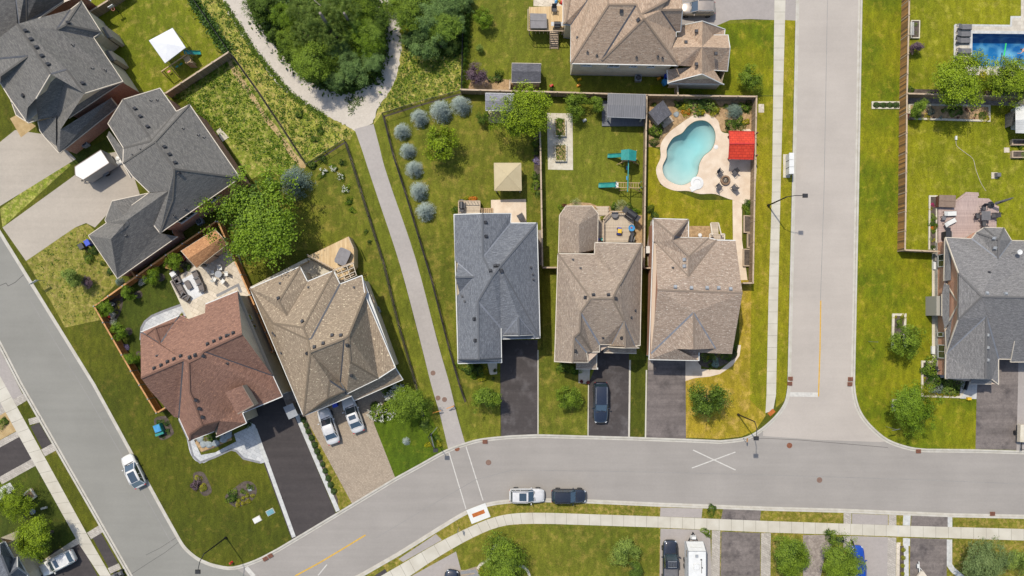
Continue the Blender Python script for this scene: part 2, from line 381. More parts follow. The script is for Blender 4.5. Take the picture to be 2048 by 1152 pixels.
MT['vent_l'] = plain('vent_grey', C(166, 170, 176), C(150, 154, 160), 3, .5, .06)
MT['glass'] = gloss('window_glass', C(52, 60, 66), .06, 0, 1, .8)
MT['door'] = plain('door_white', C(214, 210, 202), None, 2, .5, .05)
MT['wood_or'] = boards('fence_stained', C(206, 140, 80), C(176, 114, 64), C(92, 58, 34), .14)
MT['wood_or_t'] = plain('stained_rail', C(214, 158, 98), C(190, 134, 80), 2, .7, .12)
MT['wood_gr'] = boards('fence_weathered', C(190, 166, 134), C(160, 138, 110), C(96, 80, 64), .15)
MT['wood_gr_t'] = plain('weathered_rail', C(204, 182, 156), C(184, 162, 138), 2, .75, .12)
MT['wood_sh'] = boards('fence_shadowbox', C(210, 156, 92), C(104, 88, 68), C(52, 44, 34), .17)
MT['deck_new'] = boards('deck_pine', C(230, 202, 158), C(212, 180, 134), C(150, 120, 84), .16, 'obj')
MT['deck_old'] = boards('deck_weathered', C(212, 196, 174), C(188, 172, 152), C(120, 102, 84), .15, 'obj', 1.5708)
MT['deck_comp'] = boards('deck_composite', C(196, 174, 166), C(182, 160, 153), C(134, 114, 108), .15, 'obj', 1.5708)
MT['deck_grey'] = boards('deck_grey_boards', C(128, 130, 136), C(114, 116, 122), C(80, 82, 86), .15, 'obj', 1.5708)
MT['wood'] = plain('timber', C(206, 176, 136), C(184, 154, 116), 3, .75, .15)
MT['wood_d'] = plain('timber_dark', C(128, 84, 60), C(104, 68, 50), 3, .75, .15)
MT['iron'] = plain('black_iron', C(40, 40, 42), C(32, 32, 34), 3, .5, .1)
MT['wire'] = plain('black_wire', C(44, 44, 42), C(36, 36, 34), 3, .6, .1)
MT['steel'] = plain('galvanised_steel', C(166, 168, 172), C(146, 148, 152), 2, .4, .08, metal=.5)
MT['white'] = plain('white_plastic', C(236, 236, 234), C(226, 226, 224), 2, .45, .03)
MT['black'] = plain('black_plastic', C(48, 48, 52), C(40, 40, 44), 3, .5, .08)
MT['grey'] = plain('grey_plastic', C(118, 116, 118), C(104, 102, 104), 3, .6, .08)
MT['grey_cov'] = plain('spa_cover_grey', C(134, 130, 132), C(120, 116, 118), 2, .6, .06)
MT['brown_cov'] = plain('spa_cover_brown', C(146, 124, 106), C(132, 110, 94), 2, .6, .06)
MT['teal'] = plain('teal_plastic', C(52, 158, 148), C(40, 136, 130), 2, .35, .05)
MT['blue'] = plain('blue_plastic', C(36, 80, 210), C(28, 66, 190), 3, .4, .05)
MT['lblue'] = plain('light_blue_plastic', C(70, 160, 214), C(56, 140, 200), 3, .4, .05)
MT['red'] = plain('red_plastic', C(214, 50, 40), C(190, 40, 34), 3, .4, .05)
MT['yellow'] = plain('yellow_plastic', C(240, 200, 40), C(226, 184, 30), 3, .4, .05)
MT['orange'] = plain('orange_paint', C(232, 156, 40), C(214, 140, 34), 3, .5, .05)
MT['redroof'] = bricks('red_metal_tile', C(228, 76, 48), C(212, 66, 42), C(176, 50, 34), .55, .35, rough=.5, ms=.03, patch=.12)
MT['greymetal'] = boards('grey_roof_sheet', C(128, 128, 132), C(122, 122, 126), C(84, 84, 88), .28, 'uv')
MT['canvas_b'] = plain('canvas_beige', C(206, 190, 154), C(198, 182, 146), 1, .8, .04)
MT['canvas_w'] = plain('canvas_white', C(232, 234, 238), C(222, 224, 230), .8, .6, .03)
MT['slate'] = shingle('shed_slate', C(96, 96, 102), C(84, 84, 90), C(110, 110, 116), .68)
MT['slate2'] = shingle('shed_grey', C(140, 140, 148), C(122, 122, 130), C(150, 150, 158), .66)
MT['cushion'] = plain('taupe_cushion', C(128, 120, 116), C(114, 106, 102), 4, .9, .08)
MT['sling'] = plain('sling_fabric', C(92, 90, 92), C(80, 78, 80), 6, .8, .1)
MT['rug'] = bricks('outdoor_rug', C(240, 240, 242), C(226, 228, 232), C(200, 204, 208), 4, .12, 'obj', ms=.01)
MT['tyre'] = plain('tyre_rubber', C(40, 40, 42), None, 4, .85, .1)
MT['rim'] = plain('alloy_rim', C(150, 152, 156), None, 4, .35, .05, metal=.8)
MT['lamp_w'] = gloss('headlight_lens', C(220, 224, 228), .1, 0, 1)
MT['lamp_r'] = gloss('taillight_lens', C(190, 40, 32), .2, 0, 1)
MT['autoglass'] = gloss('auto_glass', C(48, 66, 76), .08, 0, 1, 1.0)
MT['bark'] = plain('bark', C(120, 104, 90), C(92, 78, 66), 6, .95, .25, 'obj', .5)
MT['bark_g'] = plain('bark_grey', C(160, 150, 142), C(132, 122, 114), 6, .95, .2, 'obj', .5)
# ================================================================== GROUND, STREETS, KERBS
def sheet(name, P, mat, z=None, kind='structure', **t):
    mb = MB(); P = [Vector((p[0], p[1], z if z is not None else p[2])) for p in P]
    if area(P) < 0: P = P[::-1]
    mb.poly(P); return mb.build(name, mat, kind=kind, **t)
def slab(name, P, mat, z0, z1, **t):
    mb = MB(); mb.prism(P, z0, z1); return mb.build(name, mat, kind='structure', **t)
mb = MB(); mb.poly([(-1500, -1500, -2.2), (1500, -1500, -2.2), (1500, 1500, -2.2), (-1500, 1500, -2.2)]); mb.build('ground', MT['g_mid'], kind='structure')

EA = smooth_path(PP("-700,-742 0,457", 0), 1)[:1] + PP("-700,-742 0,457 192,768 330,1020", 0)[1:] + smooth_path(PP("358,1070 372,1092 393,1111 412,1121 433,1128 467,1132 512,1118 555,1096", 0), 4) + \
     PP("672,1026 789,955", 0) + smooth_path(PP("842,926 889,900 929,885 965,876 1024,870", 0), 4) + PP("1074,868 1257,873 1371,877", 0) + \
     smooth_path(PP("1441,880 1484,875 1511,863 1536,844 1556,823 1569,801 1574,775", 0), 4) + PP("1583,384 1591,0 1605,-740", 0)
EB = PP("1738,-740 1724,0 1717,384", 0) + smooth_path(PP("1709,768 1713,798 1723,825 1743,851 1776,878 1819,893 1853,897", 0), 4) + PP("1949,898 2048,901 2900,932", 0)
EC = PP("600,1217 650,1190 729,1151 799,1111 879,1061", 0) + smooth_path(PP("905,1045 935,1028 975,1013 1024,1006 1090,1004", 0), 4) + PP("1171,1006 1321,1013 1536,1021 1686,1025 1903,1034 2048,1037 2900,1066", 0)
ED = PP("-700,-546 0,696 37,768 257,1152 640,1832", 0)
LZ = 0.13
slab('lawn_north_block', EA + PP("1605,-740 -700,-742", 0), MT['g_front'], -2.19, LZ)
slab('lawn_east_block', EB + PP("2900,-740", 0), MT['g_east'], -2.19, LZ)
slab('lawn_south_block', EC + PP("2900,1900 560,1900", 0), MT['g_dry'], -2.19, LZ)
slab('lawn_west_block', ED + PP("-900,1832 -900,-546", 0), MT['g_front'], -2.19, LZ)
# asphalt: three sheets that share joints, each sheet given its own base tone
sheet('road_west', PP("-900,-742 -700,-742 0,457 192,768 345,1050 505,1160 640,1832 500,1900 257,1152 -720,-546", 0), MT['road_nw'], 0.004)
sheet('road_curved', PP("330,1040 392,1100 434,1116 470,1120 660,1010 880,885 1000,855 1371,862 1540,864 1560,862 1600,856 1760,856 1860,884 2900,920 2900,1080 1536,1024 1024,1012 800,1114 640,1200 560,1300", 0), MT['road_ew'], 0.0)
sheet('road_main', PP("1526,872 1526,800 1560,780 1600,-740 1765,-740 1728,0 1720,770 1800,880 1760,884 1640,880", 0), MT['road_ns'], 0.008)
def kerb(name, E, side):
    mb = MB(); w0, w1, w2 = .0, side * .24, side * .5
    a, b, c = offset(E, w0), offset(E, w1), offset(E, w2)
    for i in range(len(E) - 1):
        for P, Q, z0, z1 in ((a, b, .155, .15), (b, c, .03, .018)):
            mb.poly([(P[i][0], P[i][1], z0), (P[i + 1][0], P[i + 1][1], z0), (Q[i + 1][0], Q[i + 1][1], z1), (Q[i][0], Q[i][1], z1)][::(1 if side < 0 else -1)])
        mb.poly([(b[i][0], b[i][1], .15), (b[i + 1][0], b[i + 1][1], .15), (b[i + 1][0], b[i + 1][1], .03), (b[i][0], b[i][1], .03)])
        mb.poly([(a[i][0], a[i][1], .155), (a[i + 1][0], a[i + 1][1], .155), (a[i + 1][0], a[i + 1][1], .1), (a[i][0], a[i][1], .1)])
    mb.build(name, MT['kerb'], kind='structure')
kerb('kerb_north_block', EA, -1); kerb('kerb_east_block', EB, -1)
kerb('kerb_south_block', EC, 1); kerb('kerb_west_block', ED, 1)

def walkway(name, L, Rr, z=.142, slab_len=1.55, mat='walk'):
    """pavement slabs between two edge polylines (same count) with open joints over a darker bed"""
    mb = MB(); mj = MB()
    for i in range(len(L) - 1):
        d = ((L[i + 1] - L[i]).length + (Rr[i + 1] - Rr[i]).length) / 2; n = max(1, round(d / slab_len)); g = .02 / max(d, .01)
        for k in range(n):
            t0, t1 = k / n + g, (k + 1) / n - g
            q = [L[i].lerp(L[i + 1], t0), L[i].lerp(L[i + 1], t1), Rr[i].lerp(Rr[i + 1], t1), Rr[i].lerp(Rr[i + 1], t0)]
            if area(q) < 0: q = q[::-1]
            mb.poly([(p[0], p[1], z) for p in q])
        q = [L[i], L[i + 1], Rr[i + 1], Rr[i]]
        if area(q) < 0: q = q[::-1]
        mj.poly([(p[0], p[1], z - .004) for p in q])
    for v, f, m in ((mj, 0, 0),):
        off = len(mb.v); mb.v += mj.v
        for ff in mj.f: mb.f.append(tuple(i + off for i in ff)); mb.uv.append(None); mb.mi.append(1)
    mb.build(name, [MT[mat], MT['walk_j']], kind='structure')
walkway('pavement_main_street', PP("1553,-500 1549,0 1544,384 1537,600 1533,790 1531,826"), PP("1577,-500 1571,0 1561,384 1556,600 1552,790 1546,822"))
sc_l = smooth_path(PP("800,1130 868,1090 935,1056 990,1034 1040,1026 1110,1026"), 3); sc_r = smooth_path(PP("814,1156 880,1112 946,1075 998,1054 1044,1048 1110,1048"), 3)
walkway('pavement_south', PP("560,1270 720,1176") + sc_l[:-1] + PP("1110,1026 1316,1033 1536,1042 1796,1051 2048,1058 2900,1086"), PP("575,1296 735,1200") + sc_r[:-1] + PP("1110,1048 1316,1055 1536,1065 1796,1073 2048,1081 2900,1110"))
walkway('pavement_west', PP("-700,-480 0,752 185,1088 222,1152 560,1740"), PP("-722,-468 -22,765 158,1088 200,1152 540,1752"))
# gravel trail, dirt strip and asphalt footpath
def edge(s_, n=5, j=.0, sd_=1):
    P = smooth_path(PP(s_), n); r = rng(sd_)
    return [Vector((p[0] + r.uniform(-j, j), p[1] + r.uniform(-j, j), p[2])) for p in P]
tr = edge("436,-60 445,0 470,50 505,100 540,150 580,190 620,215 655,232 690,250 712,262", 8, .13, 3)
tl = edge("746,245 757,215 785,170 800,120 803,60 800,20 795,-60", 8, .12, 4)
ti = edge("760,-60 758,20 765,60 769,100 764,135 748,162 715,180 690,186 650,178 610,155 560,105 520,50 492,0 480,-60", 8, .12, 5)
sheet('gravel_trail', tr + tl + ti, MT['gravel'], .138)
walkp = smooth_path(PP("709,258 724,300 737,340 757,400 800,530 840,680 862,768 880,830 896,897"), 4); walkq = smooth_path(PP("747,248 758,290 768,330 786,385 832,520 874,680 899,768 914,830 930,886"), 4)
sheet('asphalt_footpath', walkp + walkq[::-1], MT['pathasph'], .142)
sheet('dirt_strip', edge("460,112 482,150 540,235 590,305 612,330 600,336 575,302 520,225 470,150 452,118", 4, .15, 8), MT['dirt'], .146)

def lawn(name, s_, mat, z=.134): sheet(name, PP(s_, z), MT[mat], z)
lawn('meadow_between_path_and_lots', "330,192 345,100 383,0 385,-80 436,-80 445,0 505,100 580,190 655,232 712,262 724,300 690,278 612,330 600,350 560,355 540,340 500,360 430,250 380,200", 'g_weedy')
lawn('meadow_by_trail', "452,105 383,0 385,-60 436,-60 445,0 505,100 580,190 655,232 708,262 700,280 690,278 612,328 512,180", 'g_rough', .136)
lawn('meadow_east_of_trail', "746,250 757,215 785,170 803,100 800,-60 940,-60 930,180 764,225 752,260", 'g_rough', .1345)
lawn('playground_lawn', "160,-60 383,-60 383,0 457,103 330,190 240,180", 'g_green2', .136)
lawn('yard_under_big_tree', "612,330 687,280 720,384 765,527 795,651 829,768 845,835 820,800 700,500 560,500 480,560 430,440 480,380 560,350", 'g_back', .137)
lawn('path_verge_left', "690,278 712,262 740,340 800,530 862,768 898,897 880,905 845,831 829,768 795,651 765,527 720,384", 'g_mid', .135)
lawn('path_verge_right', "764,227 747,250 768,330 832,520 899,768 930,886 965,877 929,803 917,768 895,690 862,560 809,384", 'g_mid', .135)
lawn('centre_yard', "764,227 921,181 1080,184 1083,540 1081,700 1000,740 929,806 917,768 895,690 862,560 809,384", 'g_back', .136)
lawn('front_grass_tan', "917,740 1000,745 1000,872 965,877 929,803", 'g_back', .138)
lawn('second_yard', "1080,184 1293,190 1289,530 1290,720 1258,720 1258,874 1177,873 1177,720 1087,720 1083,530", 'g_mid', .136)
lawn('front_grass_second', "1075,700 1108,700 1120,735 1177,760 1177,870 1075,868", 'g_back', .138)
lawn('pool_yard_lawn', "1296,290 1320,300 1320,370 1400,400 1480,400 1465,405 1466,480 1400,470 1378,470 1378,440 1296,440", 'g_yel', .138)
lawn('verge_corner_east', "1507,193 1545,193 1536,600 1531,826 1511,863 1500,870 1480,760 1480,560 1507,566", 'g_yel', .136)
lawn('corner_front_lawn', "1480,560 1535,560 1533,800 1531,832 1511,861 1484,873 1441,878 1371,875 1371,755 1450,740 1478,700", 'g_corner', .1375)
lawn('top_yard', "935,-60 1130,-60 1460,40 1545,40 1545,193 1293,190 1078,184 921,181", 'g_mid', .135)
lawn('top_house_lawn', "1430,50 1550,40 1547,190 1300,192 1300,170 1440,170", 'g_east', .1365)
lawn('verge_main_street', "1571,-500 1599,-500 1591,0 1583,384 1574,775 1569,801 1552,815 1552,790 1556,600 1561,384", 'g_yel', .136)
lawn('verge_main_street_west', "1520,193 1548,193 1544,384 1537,600 1533,790 1531,830 1500,800 1505,400", 'g_yel', .1385)
lawn('far_pool_yard', "1818,-60 2100,-60 2100,194 1815,188", 'g_east2', .134)
lawn('far_back_yard', "1812,188 2100,194 2100,480 1874,500 1812,498", 'g_east2', .1355)
lawn('dry_west_lawn', "52,522 150,455 175,448 200,470 245,555 190,612 200,640 130,655 100,600", 'g_tan', .135)
lawn('verge_grass_west', "0,418 135,315 142,330 5,455", 'g_weedy', .135)
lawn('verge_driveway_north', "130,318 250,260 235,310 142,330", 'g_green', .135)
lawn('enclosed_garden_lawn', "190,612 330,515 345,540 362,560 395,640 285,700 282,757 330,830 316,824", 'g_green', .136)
lawn('front_lawn_tan_house', "748,846 790,800 840,790 870,850 889,902 789,955", 'g_lush', .136)
lawn('strip_beside_pavers', "606,846 630,842 712,1000 678,1022", 'g_dry', .136)
lawn('south_lawn_west', "905,1095 1000,1052 1110,1046 1318,1055 1318,1160 1090,1160 935,1150 915,1140", 'g_back', .134)
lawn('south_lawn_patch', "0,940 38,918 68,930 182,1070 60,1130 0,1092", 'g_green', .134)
# driveways and hard surfaces
def hard(name, s_, mat, z=.139, n=0):
    P = PP(s_, z)
    if n: P = smooth_path(P, n, True)
    return sheet(name, P, MT[mat], z)
hard('driveway_centre', "1000,680 1075,680 1075,871 1002,872", 'drv_black')
hard('driveway_second', "1188,700 1258,700 1257,876 1177,875 1178,765 1188,740", 'drv_black')
hard('driveway_third', "1296,716 1371,716 1372,880 1292,878", 'drv_worn')
hard('driveway_brown_house', "492,830 570,785 673,1030 584,1080", 'drv_dark')
hard('driveway_pavers', "606,826 715,780 775,770 770,800 747,845 791,957 704,1007", 'pavers_tan')
hard('driveway_north_west', "-20,300 30,260 85,268 130,296 152,318 0,412 -60,452", 'drv_tan')
hard('driveway_west', "5,455 150,350 200,310 250,300 280,390 222,420 190,455 172,446 150,455 52,522", 'drv_tan', .1395)
hard('driveway_top', "1360,-80 1549,-80 1549,40 1500,38 1460,40 1432,52 1400,60 1360,60", 'drv_grey')
hard('driveway_top_apron', "1571,-80 1593,-80 1591,41 1570,40", 'drv_grey')
hard('driveway_east', "1955,716 2048,716 2070,716 2070,901 1951,898", 'drv_worn2')
hard('driveway_east_edge', "2037,724 2100,724 2100,906 2033,901", 'drv_grey', .1395)
hard('driveway_south_grey', "1321,1057 1420,1060 1424,1170 1319,1170", 'drv_grey')
hard('driveway_south_grey_apron', "1321,1015 1405,1017 1403,1036 1320,1033", 'drv_grey')
hard('driveway_south_black', "1443,1063 1521,1066 1520,1170 1441,1170", 'drv_worn2')
hard('driveway_south_black_apron', "1446,1018 1522,1020 1520,1042 1442,1039", 'drv_worn2')
hard('driveway_south_blue_car', "1703,1072 1776,1074 1776,1170 1703,1170", 'drv_grey')
hard('driveway_south_blue_car_apron', "1704,1027 1776,1030 1776,1050 1704,1048", 'drv_grey')
hard('driveway_south_dark', "1821,1076 1894,1078 1893,1170 1819,1170", 'drv_worn2')
hard('driveway_south_dark_apron', "1823,1031 1896,1034 1895,1054 1822,1052", 'drv_worn2')
hard('driveway_south_corner', "800,1165 912,1103 930,1170 790,1190", 'drv_grey')
hard('driveway_corner_apron', "797,1118 872,1068 884,1080 806,1124 ", 'drv_grey')
hard('driveway_small_black', "727,1165 770,1138 778,1150 745,1170", 'drv_dark')
hard('driveway_west_black', "-20,905 38,868 66,918 -10,960 -40,930", 'drv_dark')
hard('driveway_west_black_apron', "61,853 78,845 106,893 88,905", 'drv_dark')
hard('driveway_bottom_left', "110,1100 160,1086 200,1160 50,1160", 'drv_dark')
hard('driveway_bottom_left_apron', "183,1072 200,1062 236,1126 218,1137", 'drv_dark')
hard('driveway_top_left_apron', "-40,690 0,700 47,792 30,803 0,770 -40,710", 'drv_grey')
hard('driveway_top_left_edge', "-30,780 0,800 10,820 0,828 -30,840", 'drv_grey')
# paving borders
def strip(name, s_, w, mat, z=.143, closed=False, h=None):
    P = PP(s_, z); a = offset(P, w / 2, closed); b = offset(P, -w / 2, closed); mb = MB(); n = len(P)
    for i in range(n if closed else n - 1):
        j = (i + 1) % n; q = [a[i], a[j], b[j], b[i]]
        if area(q) < 0: q = q[::-1]
        if h: mb.prism(q, .1, h)
        else: mb.poly([(p[0], p[1], z) for p in q])
    return mb.build(name, MT[mat], kind='structure')
strip('paving_border_dark_drive_left', "510,858 588,1074", .5, 'stone_white', h=.19)
strip('paving_border_dark_drive_right', "592,826 676,1022", .55, 'stone_white', h=.19)
strip('driveway_edge_centre', "1076,700 1076,868", .14, 'walk', .144)
strip('driveway_edge_second', "1260,720 1258,874", .22, 'walk', .144)
strip('driveway_edge_second_left', "1177,765 1176,872", .12, 'walk', .144)
strip('driveway_edge_third', "1293,740 1291,875", .18, 'walk', .144)
for i, s_ in enumerate(("86,906 110,893", "58,844 80,838", "0,962 72,922", "-10,893 40,866", "178,1072 204,1056", "218,1142 240,1132", "30,806 50,794", "-10,830 12,816")): strip('paving_band', s_, 1.0 if i % 2 == 0 else .8, 'band', .1415)
for s_, w in (("1432,1061 1430,1160", 1.05), ("1532,1066 1531,1160", 1.25), ("1695,1026 1695,1048", 1.0), ("1694,1072 1695,1100", 1.0), ("1785,1030 1785,1051", 1.0), ("1784,1075 1783,1160", 1.1)): strip('paving_band', s_, w, 'band', .1415)
for s_, w in (("1814,1030 1813,1051", .95), ("1900,1034 1900,1054", .6), ("1899,1079 1899,1130 1906,1140 1930,1160", .7), ("1812,1076 1813,1160", .6)): strip('paving_band_white', s_, w, 'stone_white', .1415)
hard('paving_corner', "1806,1076 1820,1077 1820,1092 1806,1091", 'stone_white', .1412)
hard('entry_paving_corner', "913,1140 930,1140 953,1133 965,1170 918,1170", 'pavers_tan', .142)
strip('entry_paving_band', "921,1146 950,1142 955,1150 928,1155", .4, 'pavers_band', .146)
hard('paving_beside_driveway_bottom_left', "75,1128 155,1075 162,1086 110,1112 90,1140", 'patio_tan', .1405)
# front walk of the brown house
wk = smooth_path(PP("356,834 372,872 380,905 392,922 408,926"), 4) + smooth_path(PP("430,914 462,900 474,902 486,916 505,921 522,927"), 4) + PP("538,922 510,850 494,840 494,872 430,905 402,910 388,880 362,838")
sheet('walk_brown_house', wk, MT['pavers_grey'], .141)
strip('walk_edge_brown_house', "358,838 378,882 386,912 400,925 430,914 462,899 473,902 487,917 520,925", .28, 'pavers_band', .145)
hard('walk_landing_brown_house', "468,868 494,856 500,875 474,888", 'pavers_grey', .144)
hard('planting_bed_brown_house', "388,880 460,862 468,872 440,892 406,904 396,890", 'soil', .143)
hard('bed_gravel_brown_house', "390,886 402,904 464,880 462,872 430,886 404,896 394,880", 'mulch', .1445)
# patio of the brown house
hard('patio_brown_house', "345,560 365,548 470,478 500,590 475,600 412,640 380,645 362,600", 'patio_tan', .15)
strip('patio_border_west', "345,560 388,652", .75, 'stone_cream', .155)
strip('patio_border_dark', "433,592 476,570 482,585", .35, 'pavers_band', .155)
cw = smooth_path(PP("374,612 330,626 297,644 285,660 283,672"), 5) + smooth_path(PP("292,668 300,660 335,645 382,628"), 4)
sheet('curved_walk_grey', smooth_path(PP("372,606 328,622 296,638 283,656 281,690"), 5) + smooth_path(PP("295,690 300,664 335,645 380,630"), 4), MT['pavers_grey'], .148)
strip('curved_walk_edge', "372,606 328,622 304,632 290,643 283,656 281,680", .3, 'pavers_band', .152)
hard('bed_beside_curved_walk', "298,668 380,632 390,645 300,680", 'soil', .144)
hard('side_passage', "483,590 500,596 606,830 580,830 540,730", 'soilgrey', .142)
hard('rear_bed_cedar', "325,520 352,500 375,515 398,540 352,562 340,545", 'soil', .144)
hard('mulch_ring_bed', "215,596 238,580 246,598 242,622 232,640 214,645", 'soil', .144, 4)
for x, y, r in ((277, 589, 8), (257, 663, 8), (322, 555, 8), (277, 707, 5)):
    mb = MB(); c = W(x, y, .144); mb.prism([c + Vector((px(r) * math.cos(a), px(r) * math.sin(a), 0)) for a in [i * .42 for i in range(15)]], .1, .15); mb.build('tree_ring', MT['soil'], kind='structure')
hard('lawn_bed_small', "386,950 392,944 404,944 412,952 423,978 420,988 408,992 400,984 397,974 390,966", 'soil', .144, 4)
hard('lawn_bed_large', "450,994 470,975 488,963 503,964 513,976 511,992 498,1006 480,1013 466,1012", 'soil', .144, 4)
hard('bed_west_green_box', "308,840 325,832 335,836 347,862 345,870 330,879 318,876", 'soil', .144, 4)
hard('hedge_bed', "600,828 610,828 676,1000 676,1018 668,1010", 'soil', .1405)
# pool yards
deckP = smooth_path(PP("1388,230 1412,228 1435,240 1442,262 1460,267 1508,267 1507,400 1466,400 1430,388 1400,388 1376,382 1348,381 1322,368 1312,340 1321,315 1321,290 1335,268 1360,248"), 4, True)
hard('pool_walk', "1465,395 1484,398 1484,480 1495,560 1480,560 1466,480", 'pool_deck', .1435)
hard('pool_yard_border', "1297,193 1512,193 1510,270 1440,262 1410,226 1388,229 1360,247 1334,268 1320,294 1296,294", 'mulch', .1405)
hard('front_walk_third', "1371,716 1402,720 1402,738 1440,740 1462,722 1474,706 1476,690 1482,690 1479,712 1464,732 1440,748 1420,753 1390,756 1371,762", 'pool_deck', .143)
hard('front_bed_third', "1396,705 1466,700 1474,712 1462,722 1432,736 1406,733 1396,724", 'soil', .1445, 3)
hard('patch_behind_third', "1376,452 1425,452 1425,478 1376,478", 'mulch', .143)
hard('raised_bed_pad', "1094,226 1145,227 1146,340 1096,339", 'stone_cream', .142)
hard('patio_slab_centre', "982,400 1052,398 1053,470 982,470", 'pool_deck', .15)
hard('walk_centre_front', "974,722 994,722 994,748 980,750", 'stone_cream', .15)
hard('walk_second_front', "1157,735 1180,735 1179,768 1157,766", 'stone_cream', .15)
hard('deck_side_bed', "1270,430 1284,430 1284,490 1270,490", 'mulch', .142)
hard('second_back_bed', "1118,430 1130,410 1150,404 1180,406 1195,412 1260,412 1276,430 1275,440 1118,440", 'mulch', .141)
hard('side_bed_second', "1068,230 1080,230 1082,380 1068,380", 'soil', .141)
hard('side_gap_third', "1294,490 1302,440 1306,440 1306,740 1296,740 1297,560", 'soilgrey', .141)
hard('side_gap_centre', "1076,460 1084,460 1084,530 1078,530", 'soilgrey', .141)
hard('bed_top_yard', "943,160 950,150 1020,160 1078,178 1020,180 935,179", 'mulch', .141)
hard('top_patio', "1067,-60 1126,-60 1126,14 1067,12", 'patio_tan', .145)
hard('back_bed_strip', "1810,189 2048,196 2048,212 1812,206", 'soilgrey', .141)
hard('entry_pad_north_west', "20,237 36,228 72,252 42,275", 'dirt', .146)
hard('stepping_stone_slab', "1517,208 1528,208 1528,225 1517,225", 'patio_tan', .148)
hard('stepping_stone_pad', "432,262 440,256 458,275 445,283", 'stone_cream', .2)
hard('bed_far_pool', "1815,178 2048,182 2048,194 1815,190", 'soil', .141)
hard('pad_far', "2008,295 2019,295 2019,305 2008,305", 'patio_tan', .144)
hard('east_side_walk', "1864,500 1876,500 1876,760 1864,760", 'stone_cream', .15)
hard('east_front_porch', "1922,758 1955,760 1953,798 1920,797", 'stone_white', .2)
hard('south_stone_garden', "1606,1070 1668,1070 1670,1085 1650,1110 1640,1160 1606,1160", 'soilgrey', .138)
hard('south_bed_a', "1800,1092 1813,1092 1812,1160 1799,1160", 'soil', .14)
hard('south_bed_path', "1793,1085 1801,1085 1800,1160 1792,1160", 'patio_tan', .1385)
hard('stone_bed_west', "-20,812 14,822 36,860 0,880 -20,880", 'dirt', .138)
hard('porch_pad_west', "-20,985 20,965 30,980 0,1000", 'stone_white', .15)
hard('brick_pad_west', "48,988 64,975 74,993 58,1004", 'mulch', .15)
hard('porch_bottom_left', "30,1112 66,1098 84,1130 50,1142", 'stone_cream', .3)
hard('gravel_side_south', "1424,1060 1441,1062 1440,1160 1422,1160", 'soilgrey', .1385)
# painted road marks, covers, cracks
def mark(name, s_, w, mat, z=.016):
    P = PP(s_, z); mb = MB(); a = offset(P, w / 2); b = offset(P, -w / 2)
    for i in range(len(P) - 1):
        q = [a[i], a[i + 1], b[i + 1], b[i]]
        if area(q) < 0: q = q[::-1]
        mb.poly(q)
    return mb.build(name, MT[mat], kind='structure')
mark('road_marking_crossing', "898,905 932,1018", .13, 'white_line', .006); mark('road_marking_crossing', "932,893 966,1001", .13, 'white_line', .006)
mark('road_marking_cross', "1386,900 1471,940", .14, 'white_line', .006); mark('road_marking_cross', "1384,936 1471,904", .14, 'white_line', .010)
mark('road_marking_stop_line', "1577,788.5 1636,789.5", .58, 'white_line', .014)
mark('road_marking_yellow_centre', "1641.5,601 1640,700 1637,793", .16, 'yellow_line', .014)
mark('road_marking_yellow_curve', "590,1152 640,1125 690,1095 731,1070", .17, 'yellow_line', .006)
mark('road_marking_lane', "636,1151 654,1129", .13, 'white_line', .006)
mark('road_marking_stop_bar', "492,1135 508,1153", .55, 'white_line', .006)
mark('pavement_joint_white', "1797,1051 1796,1073", .14, 'white_line', .147)
mark('road_crack', "1489,876 1540,877 1600,880 1660,885 1776,895", .05, 'crack', .012)
mark('road_crack', "292,1110 320,1096 345,1080 357,1072", .05, 'crack', .009); mark('road_crack', "260,1150 300,1124 330,1105 360,1082", .05, 'crack', .009)
mark('road_crack', "0,571 12,566 16,572 30,565 51,546", .08, 'crack', .009)
for x, y, c in ((914, 897, 'rust'), (977, 925, 'cover'), (1579, 891, 'rust'), (1639, 960, 'cover')):
    mb = MB(); mb.lathe(W(x, y, .012), [(0, .012), (.3, .012), (.33, .006), (.36, 0)], 20)
    mb.build('manhole_cover', MT[c], label={914: 'rusty manhole cover at kerb by footpath end', 977: 'faded manhole cover right of the pair of white crossing lines', 1579: 'dark rusty manhole cover in the junction mouth near the road crack', 1639: 'pale manhole cover in the road south of junction'}[x], cat='manhole cover', group='manhole covers in the road')
for x, y in ((876, 796), (889, 799), (866, 746)):
    mb = MB(); mb.lathe(W(x, y, .145), [(0, .014), (.27, .014), (.3, .006), (.32, 0)], 20)
    mb.build('access_cover', MT['cover'], label={876: 'round rusty cover on the footpath, left one of the pair', 889: 'round rusty cover on the footpath, right one of the pair', 866: 'lone round rusty cover on the footpath uphill from the pair'}[x], cat='access cover', group='round covers in the footpath')
drains = [(1580, 757, 0, 'west kerb of main street, upper of the pair'), (1579, 767, 0, 'west kerb of main street, lower of the pair'), (1700, 758, 0, 'east kerb of main street, upper of the pair'), (1699, 768, 0, 'east kerb of main street, lower of the pair'),
          (970, 883, 0, 'kerb just right of the footpath end'), (531, 1117, .5, 'lower left corner kerb, left of the pair'), (541, 1111, .5, 'lower left corner kerb, right of the pair'), (1836, 902, 0, 'kerb beside the east front lawn'), (1984, 1027, 0, 'south kerb near the right edge of the picture')]
for x, y, a, d in drains:
    t = thing('storm_drain', 'rusty slotted storm drain at the ' + d, 'storm drain', W(x, y, .02), a, 'rusty storm drains along the kerbs')
    mb = MB(); mb.box((0, 0, .14), (.62, .5, .03)); mb.build('frame', MT['rust'], t, world=False)
    mb = MB()
    for k in range(4): mb.box((-.2 + k * .135, 0, .157), (.04, .4, .006))
    mb.build('slots', MT['black'], t, world=False)
